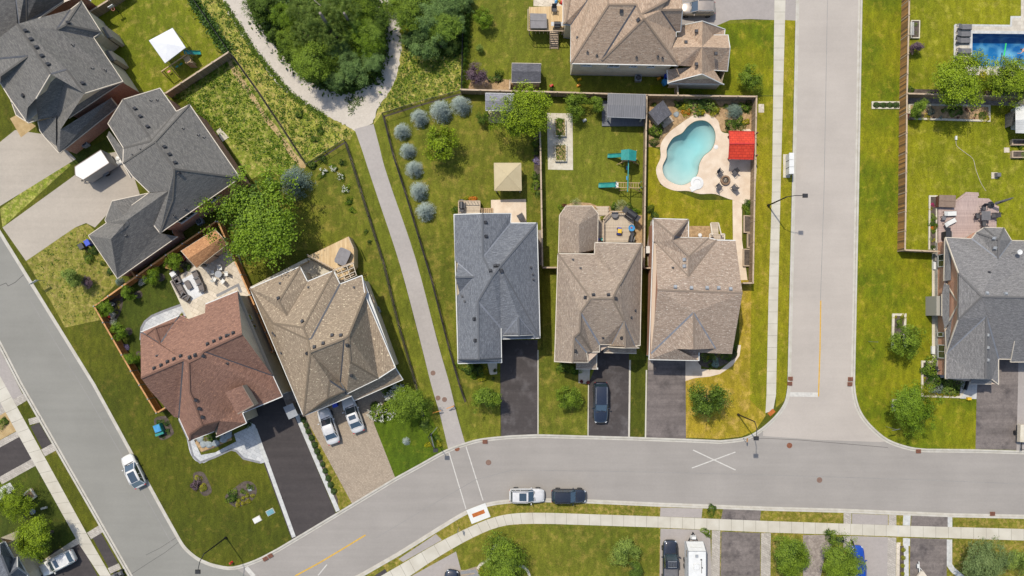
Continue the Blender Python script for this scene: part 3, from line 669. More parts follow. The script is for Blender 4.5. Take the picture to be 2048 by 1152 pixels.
for s_ in ("1655,0 1648,384 1641,600", "1024,940 1300,944 1536,950 1800,958 2048,968", "60,600 180,800 300,1010 345,1090", "745,1080 880,1000 950,960 1024,940"): mark('paving_seam', s_, .07, 'seam', .0095)
def tact(x, y, rz, w, d, pad, lab):
    t = thing('tactile_plate', lab, 'tactile plate', W(x, y, .15), rz, 'orange tactile plates at the kerb ramps')
    if pad: mb = MB(); mb.box((0, 0, 0), (pad[0], pad[1], .02)); mb.build('concrete_pad', MT['trim_w'], t, world=False)
    mb = MB(); mb.box((0, 0, .014), (w, d, .012)); mb.build('plate', MT['orange_pad'], t, world=False)
    mb = MB()
    for i in range(int(w / .12)):
        for j in range(int(d / .12)): mb.lathe((-w / 2 + .07 + i * .12, -d / 2 + .07 + j * .12, .02), [(.03, 0), (.015, .008), (0, .008)], 5)
    mb.build('domes', MT['orange_pad'], t, world=False)
tact(957, 1027, R(21), 1.65, .5, (2.6, 1.9), 'orange tactile plate on a pale pad by the crossing lines')
tact(1543, 825, R(42), .9, .55, None, 'orange tactile plate at the end of the main street pavement')
# ================================================================== HOUSES
ROOFS = []
def house(label, ze, vs, faces, walls, mats, trim=(), vents=(), pipes=(), gables=(), windows=(), name='brick_house', cat='house', foot=None, vl='valley', vt='vent', found=None, group='houses of the neighbourhood', vsz=.3, gmat=None):
    rm, wm, tm = mats
    V = {}; Z = {}
    for t in vs.split():
        k, c = t.split(':'); x, y, z = map(float, c.split(',')); V[k] = W(x, y, ze + z); Z[k] = z
    cen = sum(V.values(), Vector()) / len(V)
    root = thing(name, label, cat, (cen[0], cen[1], .13), 0, group)
    mb = MB(); E = {}
    for fc in faces.split('|'):
        ks = fc.split(); P = [V[k] for k in ks]
        if area(P) < 0: P = P[::-1]; ks = ks[::-1]
        n = Vector((0, 0, 0))
        for i in range(len(P)): n += P[i].cross(P[(i + 1) % len(P)])
        n.normalize(); u = Vector((0, 0, 1)).cross(n)
        u = u.normalized() if u.length > 1e-3 else Vector((1, 0, 0)); w = n.cross(u)
        mb.poly(P, [(p.dot(u), p.dot(w)) for p in P])
        for i in range(len(ks)):
            a, b = ks[i], ks[(i + 1) % len(ks)]; E.setdefault(frozenset((a, b)), []).append((n, sum(P, Vector()) / len(P)))
    roof = mb.build('roof', MT[rm], root)
    bv = BVHTree.FromPolygons([Vector(v) for v in mb.v], mb.f)
    # underside so that no light leaks through between the roof and the walls
    cap = MB(); val = MB()
    for e, L in E.items():
        if len(L) != 2 or len(e) != 2: continue
        a, b = [V[k] for k in e]; m = (a + b) / 2; (n1, c1), (n2, c2) = L
        h = (c2 - m).dot(n1); nn = (n1 + n2).normalized()
        if n1.dot(n2) > .985: continue
        if h < 0: cap.bar(a + nn * .012, b + nn * .012, .22, .03, nn)
        else: val.bar(a + nn * .008, b + nn * .008, .2, .05, nn)
    if cap.v: _child(cap, 'ridge_cap', MT[rm], roof, root)
    if val.v and vl: _child(val, 'valley_flashing', MT[vl], roof, root)
    # walls
    for wi, (ks, top) in enumerate(walls):
        P = [W(*map(float, k.split(',')), ze + top) if ',' in k else Vector(V[k]) for k in ks.split()]
        Q = inset([Vector((p[0], p[1], 0)) for p in P], .38); w = MB(); zt = ze + top - .3
        for i in range(len(Q)):
            a, b = Q[i], Q[(i + 1) % len(Q)]; L = (b - a).length
            w.poly([(a[0], a[1], 0), (b[0], b[1], 0), (b[0], b[1], zt), (a[0], a[1], zt)], [(0, 0), (L, 0), (L, zt), (0, zt)])
        w.build('wall', MT[wm], root)
        s = MB(); s.poly([(p[0], p[1], zt + .01) for p in (P if area(P) > 0 else P[::-1])]); s.build('soffit', MT[wm if gables else tm], root)
        if found:
            w = MB(); Q2 = inset([Vector((p[0], p[1], 0)) for p in P], .34)
            for i in range(len(Q2)):
                a, b = Q2[i], Q2[(i + 1) % len(Q2)]; L = (b - a).length
                w.poly([(a[0], a[1], 0), (b[0], b[1], 0), (b[0], b[1], found[1]), (a[0], a[1], found[1])], [(0, 0), (L, 0), (L, found[1]), (0, found[1])])
                q = [Q2[i], Q2[(i + 1) % len(Q2)], Q[(i + 1) % len(Q)], Q[i]]
                w.poly([(p[0], p[1], found[1]) for p in q])
            w.build('foundation', MT[found[0]], root)
        for (wj, i, t, zc, ww, hh) in windows:
            if wj != wi: continue
            a, b = Q[i % len(Q)], Q[(i + 1) % len(Q)]; d = (b - a).normalized(); nrm = Vector((d[1], -d[0], 0)); c = a.lerp(b, t) + Vector((0, 0, zc)); ang = math.atan2(d[1], d[0])
            fr = MB()
            for sx in (-1, 1): fr.box(c + nrm * .03 + d * sx * (ww / 2), (.09, .1, hh + .09), ang)
            for sz in (-1, 1): fr.box(c + nrm * .03 + Vector((0, 0, sz * hh / 2)), (ww, .1, .09), ang)
            fr.box(c + nrm * .03, (.06, .07, hh), ang); fr.box(c + nrm * .06 + Vector((0, 0, -hh / 2 - .08)), (ww + .3, .16, .08), ang)
            f = fr.build('window', MT['trim_w'], root)
            g = MB(); g.box(c + nrm * .012, (ww, .03, hh), ang); _child(g, 'pane', MT['glass'], f, root)
    for gk in gables:
        P = [V[k] for k in gk.split()]; m = sum(P, Vector()) / len(P); d = (cen - m); d[2] = 0; d.normalize()
        P = [p + d * .28 - Vector((0, 0, .05)) for p in P]; u = (P[-1] - P[0]); u[2] = 0; u.normalize()
        g = MB(); g.poly(P, [(p.dot(u), p[2]) for p in P]); g.build('gable', MT[gmat or wm], root)
    if trim:
        t = MB()
        for tr_ in trim:
            ks = tr_.split()
            for a, b in zip(ks[:-1], ks[1:]): t.bar(V[a] - Vector((0, 0, .05)), V[b] - Vector((0, 0, .05)), .11, .15)
        t.build('eaves_trim', MT[tm], root)
    def hit(x, y):
        o = Vector((0, 0, CH)); d = (W(x, y, 0) - o).normalized(); l, n, i, _ = bv.ray_cast(o, d); return l, n
    for x, y in vents:
        l, n = hit(x, y)
        if l is None: continue
        u = Vector((0, 0, 1)).cross(n); u = u.normalized() if u.length > 1e-3 else Vector((1, 0, 0)); w = n.cross(u)
        b = MB(); Rm = Matrix((u, w, n)).transposed()
        b.box(l + n * .03, (.42, .42, .04), rot=Rm); b.box(l + n * .14, (vsz + .06, vsz + .06, .16), rot=Rm, taper=.82); b.build('roof_vent', MT[vt], root)
    for x, y in pipes:
        l, n = hit(x, y)
        if l is None: continue
        b = MB(); b.tube(l - n * .05, l + Vector((0, 0, .38)), .06, .055, 8); b.box(l + n * .02, (.3, .3, .03)); b.build('vent_pipe', MT['vent'], root)
    return root, V, hit
def _child(mb, name, mat, parent, root):
    o = mb.build(name, mat, None, world=False); off = Vector(root['_o'])
    o.data.transform(Matrix.Translation(-off)); o.parent = parent; return o

# --- centre grey house
house('blue-grey shingled house in the middle, beside the diagonal footpath and the spruce yard', 5.4,
 "a:908,429,0 b:965,427,1.9 c:1022,427,0 d:1021,446,0 e:1074,446,0 p:1000,533,3.5 q:985,553,3.5 r:966,514,2.6 f:1080,676,0 g:1003,678,0 h:1002,656,.5 t:956,603,2.3 u:915,655,0 v:1003.5,725,-.2 w:916,727,-.2 x:958,719,2.2 k:1003,717,.15 l:916.5,719,.15 "
 "d1:916,526,.2 d2:948,554,1.75 d3:919,586,.2 d4:911,555,1.75 n1:1006,671,.25 n2:1037,633,2.1 n3:1067,669.5,.3 n4:1038,671,2.1 s1:910,521,0 s2:914,592,0 f2:1004,678,0 f3:1070,677,0",
 "a b r d1 s1|b c d r|d e p q r|e f p|q p f f3 n3 n2 n1 g h t|d1 r q t u s2 d3 d2|d4 d1 d2|d4 d2 d3|t h k x|t x l u|l x k v w|n1 n2 n4|n2 n3 n4|g n1 n4 n3 f3",
 [("a c d e f g v w", 0)], ('r_blue', 'siding', 'trim_w'), ("w a b c d e f g", "g h k v w", "n1 n4 n3"),
 vents=[(971, 445), (972, 473), (990, 532), (996, 532), (981, 542), (1003, 542), (949, 638), (951, 681)], pipes=[(1061, 535), (1065, 549), (1066, 559), (925, 593), (930, 603)], gables=["n1 n4 n3"], vl='valley_l',
 windows=[(0, 4, .35, 3.9, 1.2, 1.2), (0, 4, .6, 1.6, 1.2, 1.2)])
# --- taupe house, centre right
house('taupe shingled house in the middle of the row, with a black car on its drive', 5.4,
 "a:1116,507,0 b:1189,508,0 c:1190,485,0 d:1284,487,0 e:1240,568,2.9 ef:1238,570,2.85 f:1225,597,3.6 g:1181,597,3.6 h:1161,625,3 i:1159,665,2.6 j:1148,675,2 k:1112,700,.1 l:1110,700,0 m:1145,725,2 n:1109,723,-.2 o:1173,705,.2 o2:1184,704,0 o3:1176,707,.05 p:1176,725,-.2 q:1199,704,0 r:1199,689,.5 "
 "s:1223,689,0 s2:1248,642,2.4 t:1251,696,2.3 u:1216,694,-.1 v:1270,692,.2 w:1278,696,-.1 x:1280,691,0",
 "a b ef f g|b c d e ef|d x v s2 f ef e|a g h i j k l|g f s2 s r h|h r q o2 i|i o2 o j|k j m n|j o o3 p m|s2 t u s|s2 v w t",
 [("a b c d x s q p n l", 0)], ('r_taupe', 'brick_tan', 'trim'), ("n l a b c d x v w t u s r q o2", "o p m n"),
 vents=[(1171, 595), (1187, 590), (1217, 590), (1231, 597), (1150, 702), (1244, 676)], pipes=[(1146, 520), (1161, 537), (1206, 675), (1262, 635), (1270, 621)], gables=["u t w", "n m p"], gmat='siding', vl='valley_l', vsz=.24,
 windows=[(0, 3, .4, 4, 1.2, 1.2)])
def attach(root, ze, vs, faces, mats, nm='lower_roof', walls=(), trim=(), vl=None):
    """a further roof piece of the same house"""
    V = {}
    for t in vs.split():
        k, c = t.split(':'); x, y, z = map(float, c.split(',')); V[k] = W(x, y, ze + z)
    mb = MB()
    for fc in faces.split('|'):
        P = [V[k] for k in fc.split()]
        if area(P) < 0: P = P[::-1]
        n = Vector((0, 0, 0))
        for i in range(len(P)): n += P[i].cross(P[(i + 1) % len(P)])
        n.normalize(); u = Vector((0, 0, 1)).cross(n); u = u.normalized() if u.length > 1e-3 else Vector((1, 0, 0)); w = n.cross(u)
        mb.poly(P, [(p.dot(u), p.dot(w)) for p in P])
    r = mb.build(nm, MT[mats[0]], root)
    for ks in walls:
        P = [V[k] for k in ks.split()]; Q = inset([Vector((p[0], p[1], 0)) for p in P], .3); w = MB(); zt = ze - .05
        for i in range(len(Q)):
            a, b = Q[i], Q[(i + 1) % len(Q)]; L = (b - a).length
            w.poly([(a[0], a[1], 0), (b[0], b[1], 0), (b[0], b[1], zt), (a[0], a[1], zt)], [(0, 0), (L, 0), (L, zt), (0, zt)])
        w.build('wall', MT[mats[1]], root)
    if trim:
        t = MB()
        for tr_ in trim:
            ks = tr_.split()
            for a, b in zip(ks[:-1], ks[1:]): t.bar(V[a] - Vector((0, 0, .05)), V[b] - Vector((0, 0, .05)), .1, .14)
        t.build('eaves_trim', MT[mats[2]], root)
    return V
H7 = [o for o in COL.objects if o.get('label', '').startswith('taupe shingled house in')][0]
attach(H7, 3.0, "a:1119,431,0 b:1132,412,0 c:1184,412,0 d:1196,427,0 e:1195,498,0 f:1178,505,.4 g:1117,505,.2 r:1158,449,2.3 s:1158,506,2.3", "a b r|b c r|c d r|d e f s r|g a r s", ('r_taupe', 'brick_tan', 'trim'), 'rear_roof', walls=["a b c d e g"], trim=["g a b c d e"])
attach(H7, 3.1, "a:1176,703,.5 b:1194,704,.5 c:1193,738,0 d:1152,738,0 e:1152,722,.5 f:1180,722,.5", "a b c f|e f c d", ('r_taupe', 'brick_tan', 'trim'), 'porch_roof', trim=["d c b"])
attach(H7, 4.2, "a:1207,689,.5 b:1273,690,.5 c:1273,707,0 d:1207,705,0", "a b c d", ('r_taupe', 'brick_tan', 'trim'), 'garage_canopy', trim=["d c"])
mb = MB()
for x, y in ((1156, 733), (1189, 734)): p = W(x, y, 0); mb.box((p[0], p[1], 1.5), (.25, .25, 3))
mb.build('porch_post', MT['trim_w'], H7)

# --- taupe-red house, right of the row
house('reddish taupe house on the street corner, behind the curved cream front walk', 5.2,
 "a:1306,437,0 b:1377,439,0 c:1377,475,0 c2:1357,475,0 d:1347,472,2 d2:1345,481,2 e:1378,513,3 f:1377,553,3 g:1311,484,.1 g2:1306,482,0 h:1418,476,0 i:1433,480,.1 j:1471,481,0 k:1485,586,3.1 l:1315,580,3.1 m:1464,708,-.1 n:1431,697,.3 o:1387,625,2.6 p:1302,707,0 q:1298,719,-.2 r:1398,721,-.2 s:1354,698,1.1 t:1388,699,2.4 u:1398,705,.1 ",
 "a b d|b c c2 d|a d d2 e f g g2|c2 h e d2|h i f e|g f i j k l|l k m u n o p|o p q r s t|o n t|c2 d2 d",
 [("a b c i j m u r q p g2", 0)], ('r_taupe2', 'brick_or', 'trim_w'), ("q g2 a b c", "c2 h i j", "q r u"),
 vents=[(1350.5, 574), (1382.6, 576), (1414, 576), (1437, 576), (1461, 578), (1369.6, 519), (1369.4, 532)], pipes=[(1346, 536)], gables=["j k m", "p l g", "t s n"], vl='valley_l', vt='vent_l', vsz=.34,
 windows=[(0, 7, .3, 3.8, .8, 1.2), (0, 7, .6, 3.8, .8, 1.2), (0, 8, .3, 3.6, .8, 1.3), (0, 8, .6, 3.6, .8, 1.3)])
H8 = [o for o in COL.objects if o.get('label', '').startswith('reddish taupe house')][0]
attach(H8, 4.7, "a:1344,698,.5 b:1400,698,.5 c:1399,719,0 d:1380,720,0", "a b c d", ('r_taupe2', 'brick_or', 'trim_w'), 'porch_roof', trim=["d c"])

# --- tan speckled house
house('tan speckled-roof house with two pale cars on its paver driveway', 5.4,
 "a:500,577,0 b:600,533,0 b1:592,552,1.4 c:615,563,0 d:574,631,1.6 d1:558,602,1.9 e:667,541.5,0 e1:606,655,3.2 f:680,568,0 g:622,678,3.4 g1:616,679,3.4 h:545,646,1.5 i:621,704,4.3 j:689,677,4.3 k:697,671,4.1 l:724,551,0 l2:733,583,.1 m:730,590,.2 n:791,735,0 o:757,757,-.1 p:700,724,3.4 q:693,788,-.1 r:681,765,.4 s:708,802,-.8 s1:703,792,-.5 t:607,832,0 u:659,761,2 u2:655,797,1.2 u3:690,782,.6 ",
 "a b d1|b c d d1|a d1 d c e e1 h|h e1 g1|e f g g1 e1|a h g1 i t|g1 g f l l2 k j i|k l2 m n o p|j k p o q r|i j r u3 u u2 t|t u2 u3 r q s1|u u2 u3",
 [("a b c e f l n o q t", 0)], ('r_tan', 'siding', 'trim_w'), ("t a b c e f l m n o q", "t s1"),
 vents=[(557, 597), (605, 643), (664.5, 671), (682, 671), (646.6, 687), (629, 694.5), (615, 706.5), (694.4, 689.5), (703, 750)], pipes=[(560, 567), (617, 575), (708, 575), (546, 666), (550, 670), (563, 706)], gables=[], vl='valley', vsz=.32,
 windows=[(0, 6, .2, 3.6, 1.2, 1.1), (0, 6, .65, 3.6, 1.2, 1.1)])
H5 = [o for o in COL.objects if o.get('label', '').startswith('tan speckled-roof')][0]
attach(H5, 3.4, "a:791,736,.9 b:806,759,0 c:708,802,0 d:703,792,.4 e:693,787,.9 f:757,754,1.1", "a b c d e f", ('r_tan', 'siding', 'trim_w'), 'porch_roof', trim=["a b c d"])
attach(H5, 4.6, "a:724,551,.4 b:729,590,.4 c:740,612,.6 d:750,605,0 e:728,560,0", "a b c d e", ('r_tan', 'siding', 'trim_w'), 'side_roof')

# --- brown-red house
house('red-brown shingled house on the corner lot with the fenced garden and patio', 5.5,
 "a:281,664.5,0 b:282,756,4.5 c:301,782,3 d:348,834,.1 d1:358,836,0 e:367,720,4.6 f:377,725,4.6 g:379,784,3.9 h:387,801,3.6 i:405,851,2.2 j:381,868,1.0 k:379,882,0 l:428,863,0 l2:439,842,1.6 m:432,874,0 n:493,846,0 o:485,826,.2 p:468,820,.5 q:565,793,0 r:546,752,.1 s:407,703,4.6 s1:400,714,4.6 t:484,667.6,4.7 u:475,582,0 v:411,608,0 w:410,626,.4 x:377,638,0 x2:359,631,0 "
 "y1:292,670,.3 y2:320,687,1.6 y3:350,644,.3 y4:310,656,1.7 z1:296,670,.1 z2:345,642,.1",
 "a y1 y2 y3 x2 x w v u t s s1 f e b|b e d1 d c|y4 y1 y2|y4 y2 y3|e f g h i j k d1|j i l2 l k|i h g p o n m l2|f s1 s r q o p g|s t r|a y1 y4 y3 x2",
 [("a x2 x w v u r q o n m l k d1 d", 0)], ('r_brown', 'siding', 'trim_w'), ("x2 a", "k l", "m n o q r", "k d1", "u v"),
 vents=[(415.6, 688.6), (428.4, 683), (441.4, 677), (453.7, 672), (467, 666.5), (309, 737), (322.7, 731), (335.5, 724), (348.4, 718.5), (362, 712.5), (379.6, 715), (390.7, 710.6), (406.5, 711.6), (391, 800), (398.6, 817), (405, 834)], pipes=[(314, 712), (454, 727), (458, 670)], gables=["u t r", "a b d"], vl='valley', vsz=.28)
H4 = [o for o in COL.objects if o.get('label', '').startswith('red-brown shingled')][0]
attach(H4, 5.5, "a:450,784,3.1 b:485,771,3.1 c:508,810,2.2 d:475,828,2.2", "a b c d", ('r_brown', 'siding', 'trim_b'), 'dormer_roof', trim=["b c d"])
V4 = {k: W(x, y, z) for k, x, y, z in (("a", 450, 784, 8.55), ("b", 485, 771, 8.55), ("c", 508, 810, 7.65), ("d", 475, 828, 7.65))}
mb = MB()
for a, b in (("b", "c"), ("c", "d"), ("d", "a")): p, q = V4[a], V4[b]; mb.poly([p, q, q - Vector((0, 0, 1.6)), p - Vector((0, 0, 1.6))])
mb.build('dormer_wall', MT['siding'], H4)
# windows on the pale gable wall of the brown house
def wallwin(root, x0, y0, x1, y1, z, hh, nrm, out=.05):
    a, b = W(x0, y0, z), W(x1, y1, z); d = (b - a).normalized(); c = (a + b) / 2 + Vector(nrm) * out; ang = math.atan2(d[1], d[0]); ww = (b - a).length
    fr = MB()
    for sx in (-1, 1): fr.box(c + d * sx * ww / 2, (.09, .12, hh + .1), ang)
    for sz in (-1, 1): fr.box(c + Vector((0, 0, sz * hh / 2)), (ww, .12, .09), ang)
    n = max(1, int(ww / .7))
    for k in range(1, n): fr.box(c + d * (k / n - .5) * ww, (.05, .1, hh), ang)
    f = fr.build('window', MT['trim_w'], root)
    g = MB(); g.box(c, (ww, .05, hh), ang); _child(g, 'pane', MT['glass'], f, root)
e = Vector((.93, .36, 0))
for s_ in ((496, 630, 502, 641, 4.2), (501, 675, 511, 694, 4.6), (506, 650, 509, 657, 3.6)): wallwin(H4, *s_, 1.0, e, .1)

# --- dark house by the driveway with the trailer
H3, V3, h3 = house('charcoal house with a garage wing reaching the west lawn, red brick side walls', 5.4,
 "a:246,199,2.5 b:320,176.5,0 c:353,223,.1 d:303,282,3.2 d0:298,273,2.8 e:247,296,.1 f:216,247,0 g:379,209,0 h:246,326.5,0 i:310,284,4.1 j:480,355.6,0 k:349,338,4.1 l:345,399,1.9 m:320,466,0 n:308,451,.2 o:336,382,1.6 p:299,385,.2 q:265,352,0",
 "a b c d d0|a d0 d e f|g c d e h i|i g j k|k j m l|i k l m n o p|i h q p",
 [("f b c g j m p q h e", 0)], ('r_dark', 'brick_red', 'trim'), ("p q h e f a b c g j m n",),
 vents=[(269.7, 217.5), (280.6, 233), (295, 253.6), (328.7, 294), (338.8, 309), (350, 325.6), (357.6, 346.6)], pipes=[(301, 201), (314, 200), (366, 257), (395.6, 270), (407, 274.6), (282, 299), (266, 310), (370, 417), (348, 432)], gables=["f a b"], vl='valley', vsz=.3,
 windows=[(0, 4, .25, 3.8, 2.2, 1.3), (0, 4, .62, 3.8, 1.0, 1.2), (0, 3, .25, 3.5, 1.6, 1.2), (0, 3, .7, 1.6, 3.4, 2.0), (0, 1, .5, 1.6, 1.5, 1.6)])
attach(H3, 3.2, "a:336,382,3.9 b:299,386,2.4 c:263,411,1.4 d:248,433,2.4 e:257,438,3.6 f:258,450,3.2 g:224,402,1.8 h:210,440,0 i:213,446,.1 j:222,478,3.4 k:177,471,0 l:235,557,0 m:355,473,0 n:319,466,1.0 o:308,451,1.9 p:297,386,.9 ",
 "a b c d e|g p c d|g d e f i h|i f e j k|k j l|a e j l m n o", ('r_dark', 'brick_red', 'trim'), 'garage_roof', walls=["k l m b h"], trim=["p g h i k l m", "c p"])
attach(H3, 3.2, "a:243,301,.6 b:247,298,.9 c:268,352,.9 d:262,356,0 e:214,272,0 f:218,262,.6", "e f b c d", ('r_dark', 'brick_red', 'trim'), 'porch_roof', trim=["e d"])
for i, (x, y) in enumerate(((274, 437), (288, 428), (301, 420), (251, 470))):
    p = W(x, y, 3.2 + (2.3 if i < 3 else 2.6)); b = MB(); b.box(p, (.38, .38, .2), .5, taper=.8); b.build('roof_vent', MT['vent'], H3)

# --- large dark house, top left
H2, V2, h2 = house('large charcoal house at the upper left with a beige rear wall facing the playset lawn', 5.2,
 "a:34,48,4.5 b:101,148,4.5 c:141,19,.8 d:163,2,0 e:202,64,0 f:187,75,.1 g:246,163,0 h:169,187,3.7 i:133,139,3.8 j:114,59,2.9 k:131,50,2.6 l:72,197,2.6 m:55,216,1.7 n:56,112,3.6 o:-10,118,1.5 p:0,152,1.6 p2:-30,172,.8 r:52,242,0 s:20,197,0 t:0,165,0 t2:-24,130,0 q:-60,120,.2",
 "a c j f g h i b|c d k j|d e k|k e f j|a b l m n o q|o n p p2|n m r s t p|i h b",
 [("q d e f g 150,213 101,178 l m r s t", 0)], ('r_dark', 'siding', 'trim'), ("c d e f g", "r s t", "b l", "h g"),
 vents=[(51, 62), (62, 79), (73, 95), (84, 112), (96, 128.6), (136, 46), (165, 167), (47, 191)], pipes=[(145, 90), (184, 136.5), (210, 140)], gables=[], vl='valley', vsz=.34,
 windows=[(0, 3, .3, 3.6, 1.6, 1.2), (0, 3, .65, 1.6, 2.4, 1.9), (0, 1, .5, 1.8, 2.4, 1.8)])
attach(H2, 5.2, "i:133,139,3.75 h:169,187,3.6 v:121,259,-.4 w:118,306,-2.4 x:112,290,-2.2 y:112,233,-.8 z:76,240,-1.2 z2:88,243,-1.3 k:129,172,2.0 l:72,197,2.0 b:101,148,3.9", "i h v y k|v w x y|b i k y z l", ('r_dark', 'brick_red', 'trim'), 'side_roof')
attach(H2, 5.2, "b:101,148,4.45 c:122,143,3.9 d:101,176,1.9 l:72,197,2.5", "b c d l", ('siding', 'siding', 'trim'), 'gable')
attach(H2, 5.2, "h:169,187,3.6 a:208,176,.9 b:151,213,.9", "h a b", ('siding', 'siding', 'trim'), 'gable')
attach(H2, 5.2, "g:246,163,0 a:208,175,1.0 h:169,187,1.5 b:151,213,1.0 c:137,236,0", "g a h b c", ('r_dark', 'siding', 'trim'), 'skirt_roof', trim=["g c"])
attach(H2, 3.0, "v:121,259,1.8 a:222,196,1.8 b:236,213,0 w:119,306,0 x:113,292,.4", "v a b w x", ('r_dark', 'brick_red', 'trim'), 'garage_roof', trim=["a b w"], walls=["v a b w"])
attach(H2, 3.0, "y:112,233,1.9 z:76,243,0 z2:80,262,0 x:112,292,.1 u:90,275,0 w:118,306,-.02", "y z z2|y z2 u x", ('r_dark', 'brick_red', 'trim'), 'dormer_roof', trim=["z z2 u w"])
attach(H2, 3.0, "a:21,199,0 b:38,212,.8 c:60,220,1.0 d:78,238,0 e:57,246,-.05 f:32,230,0", "a b c d e f", ('r_dark', 'brick_red', 'trim'), 'entry_roof', trim=["a f e d"])
# brick wall of the south-east side of that house, standing behind the garage roof
P = [W(246, 163, 5.2), W(137, 236, 5.2)]; d = (P[1] - P[0]).normalized(); nn = Vector((d[1], -d[0], 0)) * -1
mb = MB(); a, b = P[0] + d * .3, P[1] - d * .3
off = Vector((-.35 * .55, .35 * .83, 0)); L = (b - a).length
mb.poly([(a[0] + off[0], a[1] + off[1], 0), (b[0] + off[0], b[1] + off[1], 0), (b[0] + off[0], b[1] + off[1], 5.15), (a[0] + off[0], a[1] + off[1], 5.15)], [(0, 0), (L, 0), (L, 5), (0, 5)])
mb.build('brick_wall', MT['brick_red'], H2)

for pts, zt in (("207,58 214,52 226,74 219,79", 3.0), ("214,104 222,100 234,119 226,125", 3.1)):
    P = PP(pts, zt); mb = MB(); mb.prism(inset(P, .05), 0, zt - .1); mb.build('bay', MT['siding'], H2); mb = MB(); q = [P[0] + Vector((0, 0, .5)), P[3] + Vector((0, 0, .5))]; mb.poly([P[1], P[2], q[1], q[0]] if area([P[1], P[2], q[1], q[0]]) > 0 else [P[1], q[0], q[1], P[2]]); mb.build('bay_roof', MT['r_dark'], H2)
# --- corner house, top left edge
house('grey-roofed red brick house cut by the upper left corner of the picture', 5.2,
 "a:127,2,0 b:81,34,0 c:36,66,0 d:100,-60,4 e:52,-30,3.2 f:52,42,.2 g:38,48,.3 h:28,-30,2.4 i:0,100,0 j:-60,120,0 k:-60,-60,4 l:150,-30,2",
 "a b f e d l|e f c g h|h g c i j k|d e h k", [("a b c i j k d l", 0)], ('r_dark', 'brick_red', 'trim'), ("a b c i j",), vl='valley_l', windows=[(0, 0, .35, 3.4, .9, 1.0), (0, 0, .6, 3.4, .9, 1.0)])

# --- sand-coloured house at the top
H9, V9, h9 = house('large sand-coloured house at the top with the beige wall and long cross-gabled roof', 5.4,
 "a:1126,-60,0 a1:1126,48,0 a2:1141.5,49,.1 a3:1175,0,1.8 a4:1150,-60,2.4 a5:1132,44,.5 b:1142,50,0 c:1141.4,127,0 d:1217,9,4.3 e:1273,9,4.3 f:1203,121,.3 f1:1202,127.5,0 g:1288,37,4.2 h:1357,131,0 i:1322,20,2.9 j:1365,19,2.4 j1:1363,-40,1.5 k:1361,63,0 k1:1352,63.5,.1 l:1352,74,0 m:1344,95,.9 n:1281,29,4.1 o:1335,0,3.2 o1:1350,-60,3 p:1268,0,4.0 p1:1262,-60,4.2 p2:1205,-60,4.2 s:1200,0,3.8",
 "a a1 a5 a4|a4 a5 a1 a2 a3|b c d p2 a4 a3 a2|c d e f f1|d e p p1 p2|f e n g|f1 f g h|p p1 o1 o n e|n o o1 j1 j i g|i j k k1|g i k1 l m h",
 [("a a1 b c h m l k1 k j j1", 0)], ('r_sand', 'siding', 'trim_w'), ("a a1", "b c h", "l k1 k j"),
 vents=[(1242.7, 22), (1277, 39.5)], pipes=[(1155, 75), (1175, 104), (1193.6, 110), (1273, 114), (1315.6, 112), (1325, 115.6)], gables=[], vl='valley', vsz=.36, found=('stonewall', .35),
 windows=[(0, 3, .14, 4.0, 1.1, .5), (0, 3, .42, 4.0, 1.3, .9), (0, 3, .62, 4.0, .8, .6), (0, 3, .8, 4.0, .8, .6), (0, 2, .5, 4.0, 1, 1)])
attach(H9, 3.2, "a:1344,95,2.9 b:1404,94,2.9 c:1352,74,1.4 d:1364,51,0 e:1405,42,2.6 f:1450,58.5,0 g:1449,69,0 h:1427,70,.5 i:1456,70,0 j:1460,96,1.9 k:1455,142,0 l:1428,140,.2 m:1448,169,-.2 n:1404,148,2.6 o:1335,166,-.2 p:1384,133,1.2 q:1357,131,1.8 r:1396,97,2.8",
 "a b e d c|e f g h b|b h i j|b j k l|b l m n|b n o p r|a r p q|a b r", ('r_sand', 'siding', 'trim_w'), 'garage_roof', walls=["d e f i k m o q"], trim=["d e f g", "h i j k l", "m n o"])
attach(H9, 3.2, "n:1404,148,2.5 a:1425,157,.7 b:1374,160,.7", "n a b", ('siding', 'siding', 'trim_w'), 'gable')
attach(H9, 3.0, "a:1374,157,.7 b:1425,157,.7 c:1448,168,0 d:1336,167,0 e:1334,139,.6 f:1386,134,1.0", "a b c d|e f a d", ('r_sand', 'siding', 'trim_w'), 'skirt_roof', trim=["e d c"])
for x, y in ((1393, 62), (1372, 84), (1432, 107), (1393, 128)):
    p = W(x, y, 5.6); b = MB(); b.box(p, (.4, .4, .22), 0, taper=.85); b.build('roof_vent', MT['vent'], H9)

